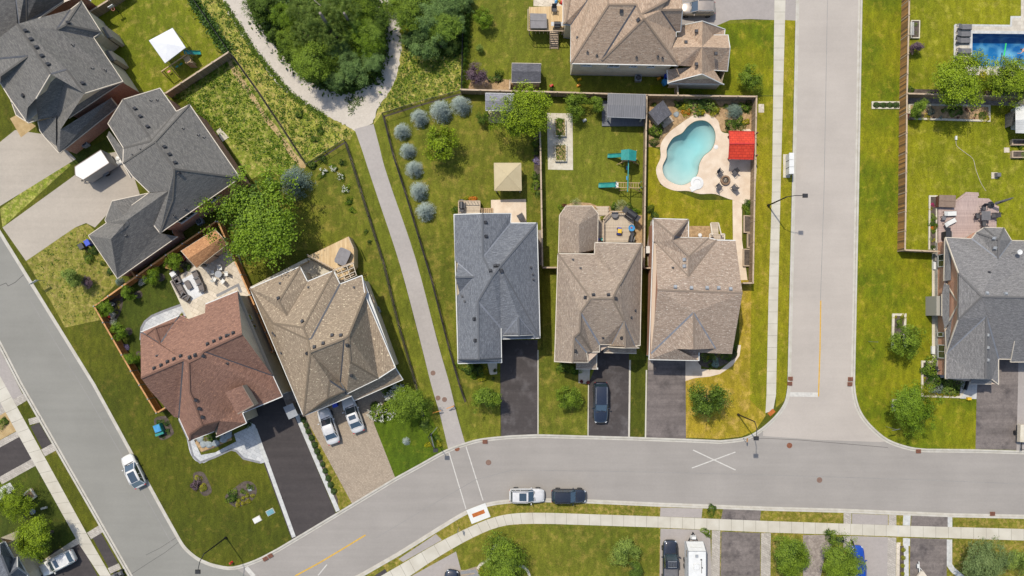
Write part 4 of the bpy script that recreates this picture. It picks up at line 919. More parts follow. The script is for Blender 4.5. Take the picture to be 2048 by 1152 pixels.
# --- grey house, right edge
H10, V10, h10 = house('grey-shingled house at the right edge with orange brick gables and cream trim', 3.2,
 "a:1891,475,0 b:1943,477.5,0 c:1996,518,2.6 d:2023,481,0 e:2110,483,0 f:1964,593,5.0 g:2110,596,5 h:1917,546,3.2 i:1916,640,3.2 j:1892,708,0 k:1891,757,0 l:1971,758,2.9 m:1973,632,3.9 n:1997,718,.2 o:1997,769,-.2 p:1984,759,.3 q:2110,720,0 r:2021,719,.1 t1:1953,465,0 t2:1968,455,0 t3:2008,456,0 t4:1998,480,2.6",
 "a b c d e g f h|h f i|f m j i|f g q r n m|m l k j|m n o p l|b t1 t4 c|t1 t2 t4|t2 t3 t4|t3 d c t4",
 [("a b t1 t2 t3 d e q n o k j", 0)], ('r_grey', 'brick_or', 'trim'), ("j i h a b t1 t2 t3 d e", "j k p o n q", "h i"),
 vents=[(1989, 477), (1991, 496.5), (1973.5, 587), (2011, 588), (1975, 670), (1975, 695), (1975, 720)], pipes=[(1978, 544.6)], gables=["a h i j"], vl='valley_l', vt='vent_l', vsz=.3, found=('stonewall', .8),
 windows=[(0, 12, .8, 1, .1, .1)])
attach(H10, 3.26, "a:1890,478,0 b:1901,500,.9 c:1902,560,.9 d:1888,562,0", "a b c d", ('r_grey', 'brick_or', 'trim'), 'skirt_roof', trim=["a d"])
attach(H10, 3.26, "a:1884,588,0 b:1888,566,.3 c:1899,572,.9 d:1899,645,.9 e:1889,656,.3 f:1884,632,0", "a b c d e f", ('r_grey', 'brick_or', 'trim'), 'skirt_roof', trim=["a f"])
attach(H10, 3.26, "a:1891,662,0 b:1903,640,.9 c:1910,648,.9 d:1893,705,0", "a b c d", ('r_grey', 'brick_or', 'trim'), 'skirt_roof', trim=["a d"])
attach(H10, 3.2, "a:1893,568,0 b:1918,607,2.7 c:1938,610,2.9 d:1916,575,1.6 e:1889,658,0 g:1914,632,1.6", "a b c d|b c g e", ('r_grey', 'brick_or', 'trim'), 'side_dormer_roof', trim=["a b e"])
attach(H10, 3.2, "a:1896,574,.2 b:1916,607,2.5 c:1894,648,.2", "a b c", ('brick_or', 'brick_or', 'trim'), 'gable')
attach(H10, 3.2, "a:2029,682,1.6 b:2110,682,1.6 c:2110,724,0 d:2021,724,0", "a b c d", ('r_grey', 'siding', 'trim'), 'dormer_roof', trim=["a d c"])
attach(H10, 3.0, "a:1942,757,.5 b:1984,757,.5 c:1983,768,0 d:1942,768,0", "a b c d", ('r_grey', 'siding', 'trim'), 'porch_roof', trim=["d c"])
for y0, y1 in ((509, 533), (690, 716)): wallwin(H10, 1883.6, y0, 1883.6, y1, 1.9, 1.5, (-1, 0, 0), .02)
wallwin(H10, 1882, 665, 1882, 673, 1.6, 1.2, (-1, 0, 0), .05)
def bay(x0, x1, y0, y1, zt):
    a, b = W(x0, y0, zt), W(x1, y1, zt); mb = MB(); c = (a + b) / 2; sx, sy = abs(b[0] - a[0]), abs(b[1] - a[1]); mb.box((c[0], c[1], zt / 2), (sx, sy, zt)); mb.build('bay', MT['siding_l'], H10)
bay(1873, 1886, 592, 631, 2.6); wallwin(H10, 1872, 597, 1872, 624, 1.7, 1.3, (-1, 0, 0), .12)
mb = MB(); a = W(1871, 515, 0); mb.box((a[0], a[1], .35), (.9, 1.0, .7)); mb.build('window_well', MT['stonewall'], H10)
mb = MB(); a = W(1864, 741, 0); mb.box((W(1882, 741, 0)[0], a[1], .25), (1.6, 1.8, .5)); mb.build('porch_floor', MT['stone_white'], H10)

# --- bottom-left house
house('blue-grey shingled house cut by the bottom left corner, with pointed dormers', 3.6,
 "a:-60,1110,3 b:0,1088,.8 c:8,1084,0 d:26,1117,0 e:35,1114,.4 f:54,1149,0 g:60,1175,0 h:-60,1175,3 i:18,1150,2 j:35,1135,1.6 k:2,1110,2.2",
 "a b k h|b c d k|d e j i k|e f j|j f g i|k i g h", [("a b c d f g h", 0)], ('r_blue', 'siding', 'trim_w'), ("b c d e f g", "e j f"), vl='valley_l')
HC = [o for o in COL.objects if o.get('label', '').startswith('blue-grey shingled house in the middle')][0]
for h_, x, y, w_, a in ((HC, 1038, 677, 4.4, 0), (H7, 1236, 691, 4.2, 0), (H8, 1347, 720, 4.8, 0), (H4, 528, 808, 4.6, 22.4), (H5, 650, 814, 4.8, 22.6)):
    p = W(x, y, 5.4); c = Vector((p[0] - math.sin(R(a)) * .33, p[1] + math.cos(R(a)) * .33, 1.2)); g = MB(); g.box(c, (w_, .1, 2.3), R(a)); g.build('garage_door', MT['door'], h_)
    g = MB(); [g.box(c + Vector((math.sin(R(a)) * .06, -math.cos(R(a)) * .06, dz)), (w_, .02, .03), R(a)) for dz in (-.6, 0, .6)]; g.build('door_grooves', MT['grey'], h_)
    for s_ in (-1.1, 1.1):
        q = c + Vector((math.cos(R(a)) * s_ + math.sin(R(a)) * .0, math.sin(R(a)) * s_, 2.9)); g = MB(); g.box(q, (1.2, .14, 1.3), R(a)); f = g.build('window', MT['trim_w'], h_); g = MB(); g.box(q + Vector((math.sin(R(a)) * .08, -math.cos(R(a)) * .08, 0)), (1.05, .04, 1.15), R(a)); _child(g, 'pane', MT['glass'], f, h_)
# ================================================================== TREES, SHRUBS, FENCES
LM = {}
def LC(n, d, l, t=.35):
    LM[n] = leafmat('leaves_' + n, tuple(x * 1.05 for x in C(*d)[:3]) + (1,), tuple(min(.8, x * 1.12) for x in C(*l)[:3]) + (1,), t)
LC('lime', (44, 76, 14), (174, 198, 34)); LC('green', (58, 90, 22), (156, 182, 52)); LC('deep', (46, 74, 22), (126, 154, 48)); LC('forest', (80, 114, 36), (164, 192, 68))
LC('forest2', (84, 112, 56), (150, 182, 100)); LC('bright', (62, 96, 18), (150, 180, 40)); LC('olive', (88, 116, 44), (170, 190, 86)); LC('spruce', (118, 140, 132), (214, 224, 214), .1); LC('spruce2', (78, 100, 88), (146, 164, 146), .1)
LC('purple', (70, 50, 56), (136, 112, 124), .2); LC('yellow', (128, 128, 12), (226, 216, 36)); LC('yelgreen', (124, 136, 20), (222, 212, 56)); LC('orange', (214, 110, 30), (250, 160, 50), .2)
LC('cedar', (34, 62, 14), (96, 130, 30), .1); LC('grey', (84, 100, 84), (150, 162, 146), .2); LC('white', (210, 212, 196), (244, 244, 236), .2); LC('pink', (170, 40, 96), (222, 60, 130), .2)
LC('willow', (84, 106, 56), (150, 170, 104)); LC('palegrass', (136, 150, 96), (206, 210, 160)); LC('lilac', (130, 116, 160), (186, 172, 206), .2); LC('bluegrass', (110, 140, 128), (170, 192, 180), .1); LC('darkred', (90, 34, 40), (150, 60, 64), .2)

def leafmesh(name, C_, Nn, S, tint, mat, asp=.62, seed=0):
    """many small pointed leaves: centres, normals, sizes, tints"""
    r = np.random.RandomState(seed); n = len(C_)
    Nn = Nn / np.linalg.norm(Nn, axis=1, keepdims=True)
    t = r.normal(size=(n, 3)); t -= (t * Nn).sum(1, keepdims=True) * Nn; t /= np.linalg.norm(t, axis=1, keepdims=True); b = np.cross(Nn, t)
    S = S[:, None]; V = np.stack([C_ + t * S, C_ + b * S * asp, C_ - t * S, C_ - b * S * asp], 1).reshape(-1, 3)
    me = bpy.data.meshes.new(name); me.vertices.add(n * 4); me.vertices.foreach_set('co', V.ravel().astype(np.float32))
    me.loops.add(n * 4); me.loops.foreach_set('vertex_index', np.arange(n * 4, dtype=np.int32))
    me.polygons.add(n); me.polygons.foreach_set('loop_start', np.arange(0, n * 4, 4, dtype=np.int32)); me.polygons.foreach_set('loop_total', np.full(n, 4, np.int32))
    me.update(calc_edges=True)
    a = me.attributes.new('tint', 'FLOAT', 'POINT'); a.data.foreach_set('value', np.repeat(tint, 4).astype(np.float32))
    if mat: me.materials.append(mat)
    return me
def lumpy(seed, dirs):
    r = np.random.RandomState(seed); f = np.ones(len(dirs))
    for _ in range(9):
        k = r.normal(size=3); k /= np.linalg.norm(k); f += r.uniform(.04, .13) * np.cos(r.uniform(2, 5) * np.arccos(np.clip(dirs @ k, -1, 1)) + r.uniform(0, 6))
    return f
def crown_round(seed, ncl, lpc, ls, hz=.8, spread=.17, open_=.0):
    """broadleaf crown, radius 1, centred at z=hz: leaf clumps on and inside a lumpy shell"""
    r = np.random.RandomState(seed); nb = max(14, ncl // 9); b = r.normal(size=(nb, 3)); b[:, 2] = np.abs(b[:, 2]) * .9 - .2 * r.rand(nb); b /= np.linalg.norm(b, axis=1, keepdims=True); bl = r.uniform(.78, 1.16, nb); k = r.randint(0, nb, ncl)
    tt_ = .3 + .7 * r.rand(ncl) ** .6; d = b[k] + r.normal(size=(ncl, 3)) * (.10 + .12 * tt_)[:, None]; d /= np.linalg.norm(d, axis=1, keepdims=True)
    rad = tt_ * bl[k] * lumpy(seed, d) * (1 - open_ * .5 * r.rand(ncl)); c = d * rad[:, None]; c[:, 2] *= hz
    P = []; Nn = []; T = []; S = []
    tt = r.rand(ncl)
    for i in range(ncl):
        n = lpc; q = r.normal(size=(n, 3)) * spread * r.uniform(.7, 1.25) * np.array([1, 1, .55]); P.append(c[i] + q)
        nn = d[i] * .9 + r.normal(size=(n, 3)) * .55 + np.array([0, 0, .55]); Nn.append(nn)
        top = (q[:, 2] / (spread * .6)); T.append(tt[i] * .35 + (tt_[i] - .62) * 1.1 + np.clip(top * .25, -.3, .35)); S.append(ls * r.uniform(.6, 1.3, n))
    P = np.concatenate(P); P[:, 2] += hz * .95
    return P, np.concatenate(Nn), np.concatenate(S), np.concatenate(T)
def crown_spruce(seed, nb, lpb, ls, hz=1.45):
    """spruce: whorls of needle branches radiating from the stem, tip at z=hz"""
    r = np.random.RandomState(seed); P = []; Nn = []; T = []; S = []
    for i in range(nb):
        h = (i / nb) ** .8; a = r.rand() * 6.283; L = (1 - h) ** .55 * r.uniform(.85, 1.12) + .06; z0 = h * hz; t = r.rand(lpb) ** .7
        dirv = np.array([math.cos(a), math.sin(a), 0]); c = dirv * (t * L)[:, None]; c[:, 2] = z0 + .10 * t - .22 * t * t * L
        side = np.array([-math.sin(a), math.cos(a), 0]); c += side * (r.normal(size=lpb) * .06 * (.3 + t))[:, None]; c[:, 2] += r.normal(size=lpb) * .02
        P.append(c); Nn.append(np.array([0, 0, 1.]) + dirv * .5 + r.normal(size=(lpb, 3)) * .6); T.append(np.full(lpb, r.rand() * .3) + t * .45 - .1); S.append(ls * r.uniform(.6, 1.3, lpb))
    P = np.concatenate(P); P[:, 2] += .05
    return P, np.concatenate(Nn), np.concatenate(S), np.concatenate(T)
def crown_ball(seed, n, ls, hz=.9, lump=1.0):
    r = np.random.RandomState(seed); d = r.normal(size=(n, 3)); d[:, 2] = np.abs(d[:, 2]); d /= np.linalg.norm(d, axis=1, keepdims=True)
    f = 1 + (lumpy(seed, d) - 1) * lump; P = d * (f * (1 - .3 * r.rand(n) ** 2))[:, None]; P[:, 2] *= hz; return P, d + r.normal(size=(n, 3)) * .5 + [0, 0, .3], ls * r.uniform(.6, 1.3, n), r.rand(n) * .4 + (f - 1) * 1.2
def crown_column(seed, n, ls, hz=3.2):
    r = np.random.RandomState(seed); h = r.rand(n); a = r.rand(n) * 6.283; rad = np.sqrt(np.clip(1 - h ** 1.6, 0, 1)) * (1 - .2 * r.rand(n)) * (1 + .12 * np.cos(a * 5 + h * 9)); P = np.stack([np.cos(a) * rad, np.sin(a) * rad, h * hz], 1)
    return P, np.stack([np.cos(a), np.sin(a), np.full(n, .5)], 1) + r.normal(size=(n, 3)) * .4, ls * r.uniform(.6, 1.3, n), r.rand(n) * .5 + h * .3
def crown_spray(seed, n, ls, hz=.7):
    """ornamental grass / perennial: arching blades from one root"""
    r = np.random.RandomState(seed); a = r.rand(n) * 6.283; t = r.rand(n) ** .6; L = r.uniform(.6, 1, n); rad = t * L; P = np.stack([np.cos(a) * rad, np.sin(a) * rad, hz * np.sin(t * 2.2) * L], 1)
    return P, np.stack([np.cos(a) * .4, np.sin(a) * .4, np.ones(n)], 1) + r.normal(size=(n, 3)) * .35, ls * r.uniform(.6, 1.4, n), r.rand(n) * .5 + t * .3
def crown_needle(seed, nb, lpb, ls):
    """pine seen from above: tufts of thin needles on spreading limbs"""
    r = np.random.RandomState(seed); P = []; Nn = []; T = []; S = []
    for i in range(nb):
        a = r.rand() * 6.283; el = r.uniform(-.1, 1.3); L = r.uniform(.45, 1.05); e = np.array([math.cos(a) * math.cos(el), math.sin(a) * math.cos(el), math.sin(el) * .8]) * L
        q = r.normal(size=(lpb, 3)); q /= np.linalg.norm(q, axis=1, keepdims=True); P.append(e + q * (.13 * r.rand(lpb) ** .5)[:, None] * np.array([1, 1, .6])); Nn.append(q + [0, 0, .6]); T.append(np.full(lpb, r.rand() * .6)); S.append(ls * r.uniform(.6, 1.3, lpb))
    P = np.concatenate(P); P[:, 2] += .7
    return P, np.concatenate(Nn), np.concatenate(S), np.concatenate(T)
SHAPES = {
    'big': [lambda s=s: crown_round(s, 400, 56, .030, .82, .09) for s in (1, 2, 3)], 'mid': [lambda s=s: crown_round(s, 190, 40, .05, .85, .12) for s in (4, 5, 6)],
    'small': [lambda s=s: crown_round(s, 60, 26, .10, .85, .17) for s in (7, 8, 9)], 'airy': [lambda s=s: crown_round(s, 400, 54, .028, .70, .075, .3) for s in (10, 11)], 'soft': [lambda s=s: crown_round(s, 260, 36, .036, .6, .14, .5) for s in (12, 13)],
    'spruce': [lambda s=s: crown_spruce(s, 300, 30, .050) for s in (14, 15, 16)], 'ball': [lambda s=s: crown_ball(s, 900, .085) for s in (17, 18)], 'mound': [lambda s=s: crown_ball(s, 1000, .08, .6, 1.6) for s in (19, 20)],
    'column': [lambda s=s: crown_column(s, 900, .11) for s in (21, 22)], 'spray': [lambda s=s: crown_spray(s, 420, .09) for s in (23, 24)], 'pine': [lambda s=s: crown_needle(s, 210, 64, .040) for s in (25, 26)],
    'tuft': [lambda s=s: crown_spray(s, 90, .2) for s in (27,)], 'cut': [lambda s=s: crown_ball(s, 700, .09, .8, .25) for s in (28,)],
}
ASP = {'spruce': .22, 'spray': .18, 'pine': .16, 'tuft': .25, 'column': .4}
_lm = {}
def crown_mesh(shape, pal, i):
    k = (shape, i % len(SHAPES[shape]))
    if k not in _lm: _lm[k] = leafmesh('crown', *SHAPES[shape][k[1]](), None, ASP.get(shape, .62), k[1])
    kk = k + (pal,)
    if kk not in _lm: m = _lm[k].copy(); m.materials.clear(); m.materials.append(LM[pal]); _lm[kk] = m
    return _lm[kk]
_tr = {}
def trunk_mesh(kind, h, limbs, mat='bark'):
    k = (kind, mat)
    if k in _tr: return _tr[k]
    mb = MB(); r = rng(3)
    mb.tube((0, 0, -.05), (.02, .01, h), .075, .035, 8)
    for i in range(limbs):
        a = i * 2.4 + r.random(); z = h * r.uniform(.45, .95); e = Vector((math.cos(a) * .62, math.sin(a) * .62, z + r.uniform(.25, .5)))
        m = Vector((math.cos(a) * .25, math.sin(a) * .25, z + .12)); mb.tube((0, 0, z), m, .03, .022, 6); mb.tube(m, e, .022, .008, 6)
    o = mb.build('trunk', MT[mat], None, world=False); me = o.data; bpy.data.objects.remove(o); _tr[k] = me; return me
PI_ = [0]
#      shape -> (crown height above ground in crown radii at which the crown origin sits, name, part names, height of the crown's middle)
LIFT = {'big': .75, 'mid': .7, 'small': .7, 'airy': .7, 'soft': .1, 'pine': 1.3}
def plant(shape, pal, x, y, rp, label, cat='shrub', group=None, name=None, lift=None, rz=None, hs=1.0, bark='bark', z0=.13):
    """(x,y): where the crown's middle is seen, rp: its radius, both in photo pixels"""
    PI_[0] += 1; i = PI_[0]; lift = LIFT.get(shape, 0) if lift is None else lift
    mid = {'spruce': .7, 'pine': .9, 'column': 1.6, 'spray': .3, 'tuft': .3}.get(shape, .7 if lift else .4)
    rp *= .95 if shape in ('big', 'mid', 'airy', 'small', 'soft') else 1.02 if shape == 'spruce' else 1.14 if shape in ('mound', 'ball') else 1
    r = px(rp); zc = z0 + (lift + mid * hs) * r
    for _ in range(3): r = rp * (CH - zc) / CF; zc = z0 + (lift + mid * hs) * r
    p = W(x, y, zc); rz = i * 2.399 if rz is None else rz; r *= 1 + .09 * math.sin(i * 7.3)
    t = thing(name or {'tree': 'tree', 'shrub': 'shrub', 'spruce': 'spruce_tree'}.get(cat, cat.replace(' ', '_')), label, cat, (p[0], p[1], z0), rz, group, (r, r, r * hs))
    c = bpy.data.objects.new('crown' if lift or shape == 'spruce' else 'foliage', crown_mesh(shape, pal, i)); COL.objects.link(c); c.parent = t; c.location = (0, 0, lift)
    if lift or shape in ('spruce',):
        k = bpy.data.objects.new('trunk', trunk_mesh('t%.1f' % lift if lift else 'sp', (lift + .6) if lift else 1.5, 7 if lift else 0, bark)); COL.objects.link(k); k.parent = t
    return t

# ------- blue spruces round the middle yard
for x, y, r, l in ((921, 209, 21, 'the first from the right, nearest the timber fence corner'), (881, 220, 23, 'the second from the right in the top row'), (838, 234, 20, 'the third from the right, left in the top row'), (803, 261, 20, 'at the bend where the row turns down'), (814, 300, 19.5, 'second from the top in the left column'),
                   (827, 337, 20, 'third from the top in the left column, above the lone lower pair'), (837, 381, 20, 'second from the bottom of the row'), (850, 422, 20, 'lowest of the row, nearest the grey house')):
    plant('spruce', 'spruce', x, y, r, 'silvery blue spruce, ' + l, 'spruce', 'blue spruces along the black fence', 'spruce_tree')
plant('spruce', 'spruce2', 587, 364, 35, 'large dark blue spruce beside the big green tree', 'spruce', None, 'spruce_tree')
plant('spruce', 'spruce2', 537, 366, 13, 'small blue spruce between the weedy lot and big tree', 'spruce', None, 'spruce_tree', hs=.8)
plant('spruce', 'spruce2', 1470, 221, 21, 'round grey-green dwarf spruce in the pool garden', 'spruce', None, 'spruce_tree', hs=.6)
plant('spruce', 'spruce', 812, 883, 9, 'little silver-blue spruce alone on the front lawn', 'spruce', None, 'spruce_tree', hs=.7)
plant('spruce', 'spruce2', 238, 563, 9, 'small dark spruce by the corner of the charcoal garage wing', 'spruce', None, 'spruce_tree', hs=.7)
# ------- garden and street trees
T_ = [('airy', 'bright', 518, 442, 84, 'very large spreading green tree in the back yard between two houses', .8), ('big', 'lime', 1047, 232, 51, 'big lime-tipped maple overhanging the timber fence', .9), ('mid', 'lime', 880, 290, 33, 'rounded lime green tree inside the spruce row', 1),
      ('mid', 'green', 1151, 211, 25, 'round green tree above the raised beds, left of the pair', 1), ('mid', 'green', 1192, 210, 18, 'green tree beside the grey metal roofed shelter, right of the pair', 1), ('mid', 'bright', 967, 40, 17, 'sparse lime sapling on the top lawn by the cedars', 1),
      ('mid', 'green', 1500, 158, 21, 'round green tree on the lawn of the large sand house', 1), ('mid', 'green', 973, 796, 27, 'round green tree on the front grass left of the middle drive', 1), ('mid', 'green', 1139, 796, 23, 'small round tree on the front grass beside the black car drive', 1),
      ('mid', 'deep', 1417, 799, 38, 'broad dark green tree on the golden corner lawn', 1), ('big', 'green', 818, 804, 38, 'dense green tree behind the white flowering shrubs', .9), ('mid', 'green', 1814, 682, 28, 'green tree in the pale edged bed on the east lawn', 1),
      ('airy', 'bright', 1822, 814, 44, 'spreading bright tree over the east front lawn', .9), ('big', 'lime', 1918, 158, 52, 'large lime tree in front of the deep blue pool', .8), ('big', 'lime', 2030, 166, 46, 'lime tree at the right edge by the deep blue pool', .8),
      ('big', 'green', 1583, 1113, 47, 'dense green tree by the south pavement, left of the stone garden', .9), ('big', 'green', 1682, 1124, 44, 'dense green tree overhanging the blue car', .8), ('big', 'willow', 1975, 1128, 42, 'pale grey-green willow-like tree at the bottom right', .8),
      ('mid', 'olive', 2034, 1122, 22, 'small dark tree in the bottom right corner', .8), ('soft', 'green', 1008, 1108, 40, 'loose leafy tree over the curved stone edging', 1), ('big', 'green', 1010, 1150, 44, 'dense low tree crown at the bottom edge by the curved edging', .8), ('mid', 'olive', 1250, 1106, 28, 'soft green bushy tree on the dry south lawn', .7),
      ('mid', 'deep', 1270, 1142, 20, 'dark rounded shrubby tree at the bottom edge below the soft bushy tree', .7), ('big', 'lime', 30, 1000, 33, 'lime tree by the brick pad at the left edge', .9), ('big', 'lime', 72, 1078, 40, 'lime tree beside the white car at the bottom left', .9),
      ('mid', 'olive', 148, 556, 19, 'soft round green sapling on the dry west lawn', 1), ('mid', 'purple', 176, 566, 10, 'thin purplish sapling beside the round one on the dry west lawn', 1), ('mid', 'purple', 954, 149, 21, 'dark purple tree by the cedar hedge', 1), ('mid', 'purple', 1832, 96, 14, 'dark purple tree by the far shadowbox fence', .9),
      ('small', 'olive', 959, 97, 8, 'tiny sapling on the top lawn above the purple tree', 1), ('mid', 'deep', 967, 237, 12, 'dark green young tree beside the grey garden shelter', 1), ('mid', 'green', 1834, 220, 17, 'rounded green tree at the left end of the walled flower bed', 1)]
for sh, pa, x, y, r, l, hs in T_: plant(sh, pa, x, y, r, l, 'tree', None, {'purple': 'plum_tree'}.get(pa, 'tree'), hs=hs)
for x, y, r, l in ((350, 523, 15, 'by the brown pavilion'), (304, 553, 16, 'under the fence, second from the pavilion'), (258, 586, 16, 'third along the fence, above the corner'), (211, 614, 16, 'in the corner of the stained fence'), (238, 663, 15, 'below the fence corner, above the purple shrub'), (267, 716, 13, 'lowest along the stained fence beside the house')):
    plant('mid', 'bright', x, y, r, 'small lime garden tree ' + l, 'tree', 'small lime trees in the fenced garden', 'tree')
# ------- the wood between the trails: every tree its own
FR = [(528, 12, 26, 'big', 'deep'), (566, 34, 27, 'big', 'bright'), (602, 16, 33, 'pine', 'olive'), (640, 40, 40, 'pine', 'olive'), (684, 20, 36, 'pine', 'olive'), (718, 22, 30, 'big', 'green'), (752, 34, 24, 'big', 'deep'), (575, 80, 24, 'big', 'green'), (612, 66, 32, 'pine', 'olive'), (664, 70, 34, 'pine', 'olive'),
      (702, 56, 30, 'big', 'forest'), (742, 66, 25, 'big', 'forest'), (594, 106, 25, 'airy', 'green'), (636, 100, 26, 'big', 'forest'), (678, 100, 24, 'big', 'forest2'), (728, 82, 31, 'big', 'bright'), (757, 92, 16, 'mid', 'forest'), (626, 128, 33, 'big', 'green'), (664, 128, 22, 'airy', 'green'), (700, 128, 25, 'big', 'forest2'), (742, 120, 24, 'big', 'forest2'), (680, 156, 22, 'big', 'forest2'), (712, 150, 22, 'mid', 'forest2'), (548, 70, 12, 'mid', 'deep')]
words = ['at the upper left tip', 'bright green at the left side', 'feathery in the top row', 'feathery and wide in the middle of the top', 'feathery near the top centre', 'at the top right of the grove', 'dark at the top right beside the trail', 'at the left flank', 'feathery left of the bare pine trunk', 'feathery right of the bare pine trunk',
         'dark in the upper middle right', 'dark beside the right trail', 'yellowish on the left flank', 'dark in the very middle', 'bluish in the middle', 'bright round one on the right', 'small dark right of the bright round one', 'pale green lower left', 'thin lower middle', 'bluish lower right of the middle', 'bluish at the lower right by the trail', 'bluish at the lower tip', 'small bluish near the lower tip', 'small and dark by the fallen branch']
for (x, y, r, s_, p_), w_ in zip(FR, words): plant(s_, p_, x, y, r * 1.08, 'woodland tree between the two trails, ' + w_, 'tree', 'trees of the grove between the two trails', 'tree', hs=1.0 if s_ != 'pine' else 1.2, lift=.9 if r > 20 else .5)
FR2 = [(820, 22, 30, 'big', 'green'), (852, 40, 30, 'big', 'forest2'), (892, 14, 30, 'big', 'forest2'), (884, 48, 32, 'big', 'forest'), (846, 66, 22, 'big', 'forest2'), (912, 46, 20, 'airy', 'forest2'), (818, 82, 12, 'mid', 'forest2'), (846, 96, 22, 'mid', 'forest2'), (880, 84, 20, 'mid', 'forest2'), (809, 62, 10, 'small', 'yelgreen'), (902, 94, 14, 'mid', 'olive'), (936, 8, 16, 'mid', 'forest2'), (786, 8, 14, 'mid', 'forest')]
w2 = ['at the left end', 'bluish left of the middle', 'in the top row by the cedars', 'largest dark one in the middle', 'bluish below the first', 'thin one beside the cedar hedge', 'small at the trail edge', 'low and wide at the bottom', 'low beside the wide bottom one', 'tiny lime bush at the trail edge', 'small olive at the lower right', 'small above the cedar hedge', 'small one hanging over the trail']
for (x, y, r, s_, p_), w_ in zip(FR2, w2): plant(s_, p_, x, y, r * 1.08, 'woodland tree of the clump east of the trail, ' + w_, 'tree', 'trees of the clump east of the trail', 'tree', lift=.8 if r > 18 else .2)
mb = MB()
for p, q, r0, r1 in (((672, 76, .1), (640, 26, 9.0), .3, .16), ((705, 54, .1), (688, 26, 8.0), .26, .14)): mb.tube(W(*p), W(*q), r0, r1, 8)
b = mb.build('bare_trunk', MT['bark_g'], label='tall bare grey pine trunks showing through the grove', cat='tree trunk')
mb = MB()
for p, q in (((553, 42, .5), (568, 54, .6)), ((556, 36, .7), (553, 47, .4)), ((660, 8, 5), (672, 18, 5.5)), ((628, 0, 6), (642, 12, 6))): mb.tube(W(*p), W(*q), .07, .03, 6)
mb.build('fallen_branch', MT['bark_g'], label='pale fallen branches at the edge of the grove', cat='branch')
# undergrowth floor of the two groves
def scatter(name, poly, n, shape_pal, s0, s1, label, seed, mats, kind='stuff', ls=.16, hz=.25, cat=None, flowers=None):
    P = PP(poly); xs = [p[0] for p in P]; ys = [p[1] for p in P]; r = np.random.RandomState(seed); pts = []
    def inside(x, y):
        c = False
        for i in range(len(P)):
            a, b = P[i], P[i - 1]
            if (a[1] > y) != (b[1] > y) and x < (b[0] - a[0]) * (y - a[1]) / (b[1] - a[1]) + a[0]: c = not c
        return c
    while len(pts) < n:
        x, y = r.uniform(min(xs), max(xs)), r.uniform(min(ys), max(ys))
        if inside(x, y): pts.append((x, y))
    Cn = []; Nn = []; S = []; T = []
    for x, y in pts:
        k = int(r.uniform(5, 12)); s = r.uniform(s0, s1); q = r.normal(size=(k, 3)) * s * np.array([1, 1, .35]); q[:, 2] = np.abs(q[:, 2]) + .14; q[:, 0] += x; q[:, 1] += y
        Cn.append(q); Nn.append(r.normal(size=(k, 3)) * .6 + [0, 0, .8]); S.append(np.full(k, ls) * r.uniform(.6, 1.3, k)); T.append(np.full(k, r.rand() * .7))
    me = leafmesh(name, np.concatenate(Cn), np.concatenate(Nn), np.concatenate(S), np.concatenate(T), LM[mats], .5, seed)
    o = bpy.data.objects.new(name, me); COL.objects.link(o); o['kind'] = kind; o['label'] = label; return o
scatter('undergrowth', "500,0 765,0 770,110 752,160 700,183 650,176 600,140 560,98 520,46", 3000, 0, .3, .6, 'dark undergrowth beneath the grove between the trails', 5, 'deep', ls=.24)
scatter('undergrowth', "806,0 930,0 928,100 905,108 830,100 812,70", 1300, 0, .3, .6, 'dark undergrowth beneath the clump east of the trail', 6, 'deep', ls=.24)
scatter('weeds', "336,192 460,108 520,200 600,330 560,352 430,262 384,214", 800, 0, .12, .24, 'weedy tufts of the unmown lot', 7, 'bright', ls=.12)
scatter('weeds', "455,95 400,0 440,0 500,105 580,192 650,236 706,264 690,276 612,326 520,180", 520, 0, .12, .24, 'weedy tufts of the meadow beside the trail', 8, 'green', ls=.12)
scatter('weeds', "804,60 802,120 790,170 760,215 770,222 921,178 930,110 880,105 830,100", 420, 0, .12, .32, 'weedy tufts east of the trail', 9, 'green', ls=.13)
scatter('weeds', "445,4 505,104 580,194 652,240 650,230 585,188 512,100 452,4", 700, 0, .08, .2, 'weeds creeping over the left trail edge', 10, 'green', ls=.1)
scatter('weeds', "690,195 728,196 722,208 700,230 694,215", 60, 0, .1, .25, 'weeds growing in the trail junction', 11, 'deep', ls=.1)
scatter('weeds', "60,520 150,458 200,475 232,548 195,610 190,640 130,650 100,590", 160, 0, .08, .2, 'tufts of the dry west lawn', 12, 'green', ls=.09)
scatter('weeds', "385,-10 460,100 450,104 376,-10", 500, 0, .2, .4, 'climbing weeds along the black fence of the playset lawn', 13, 'cedar', ls=.16)
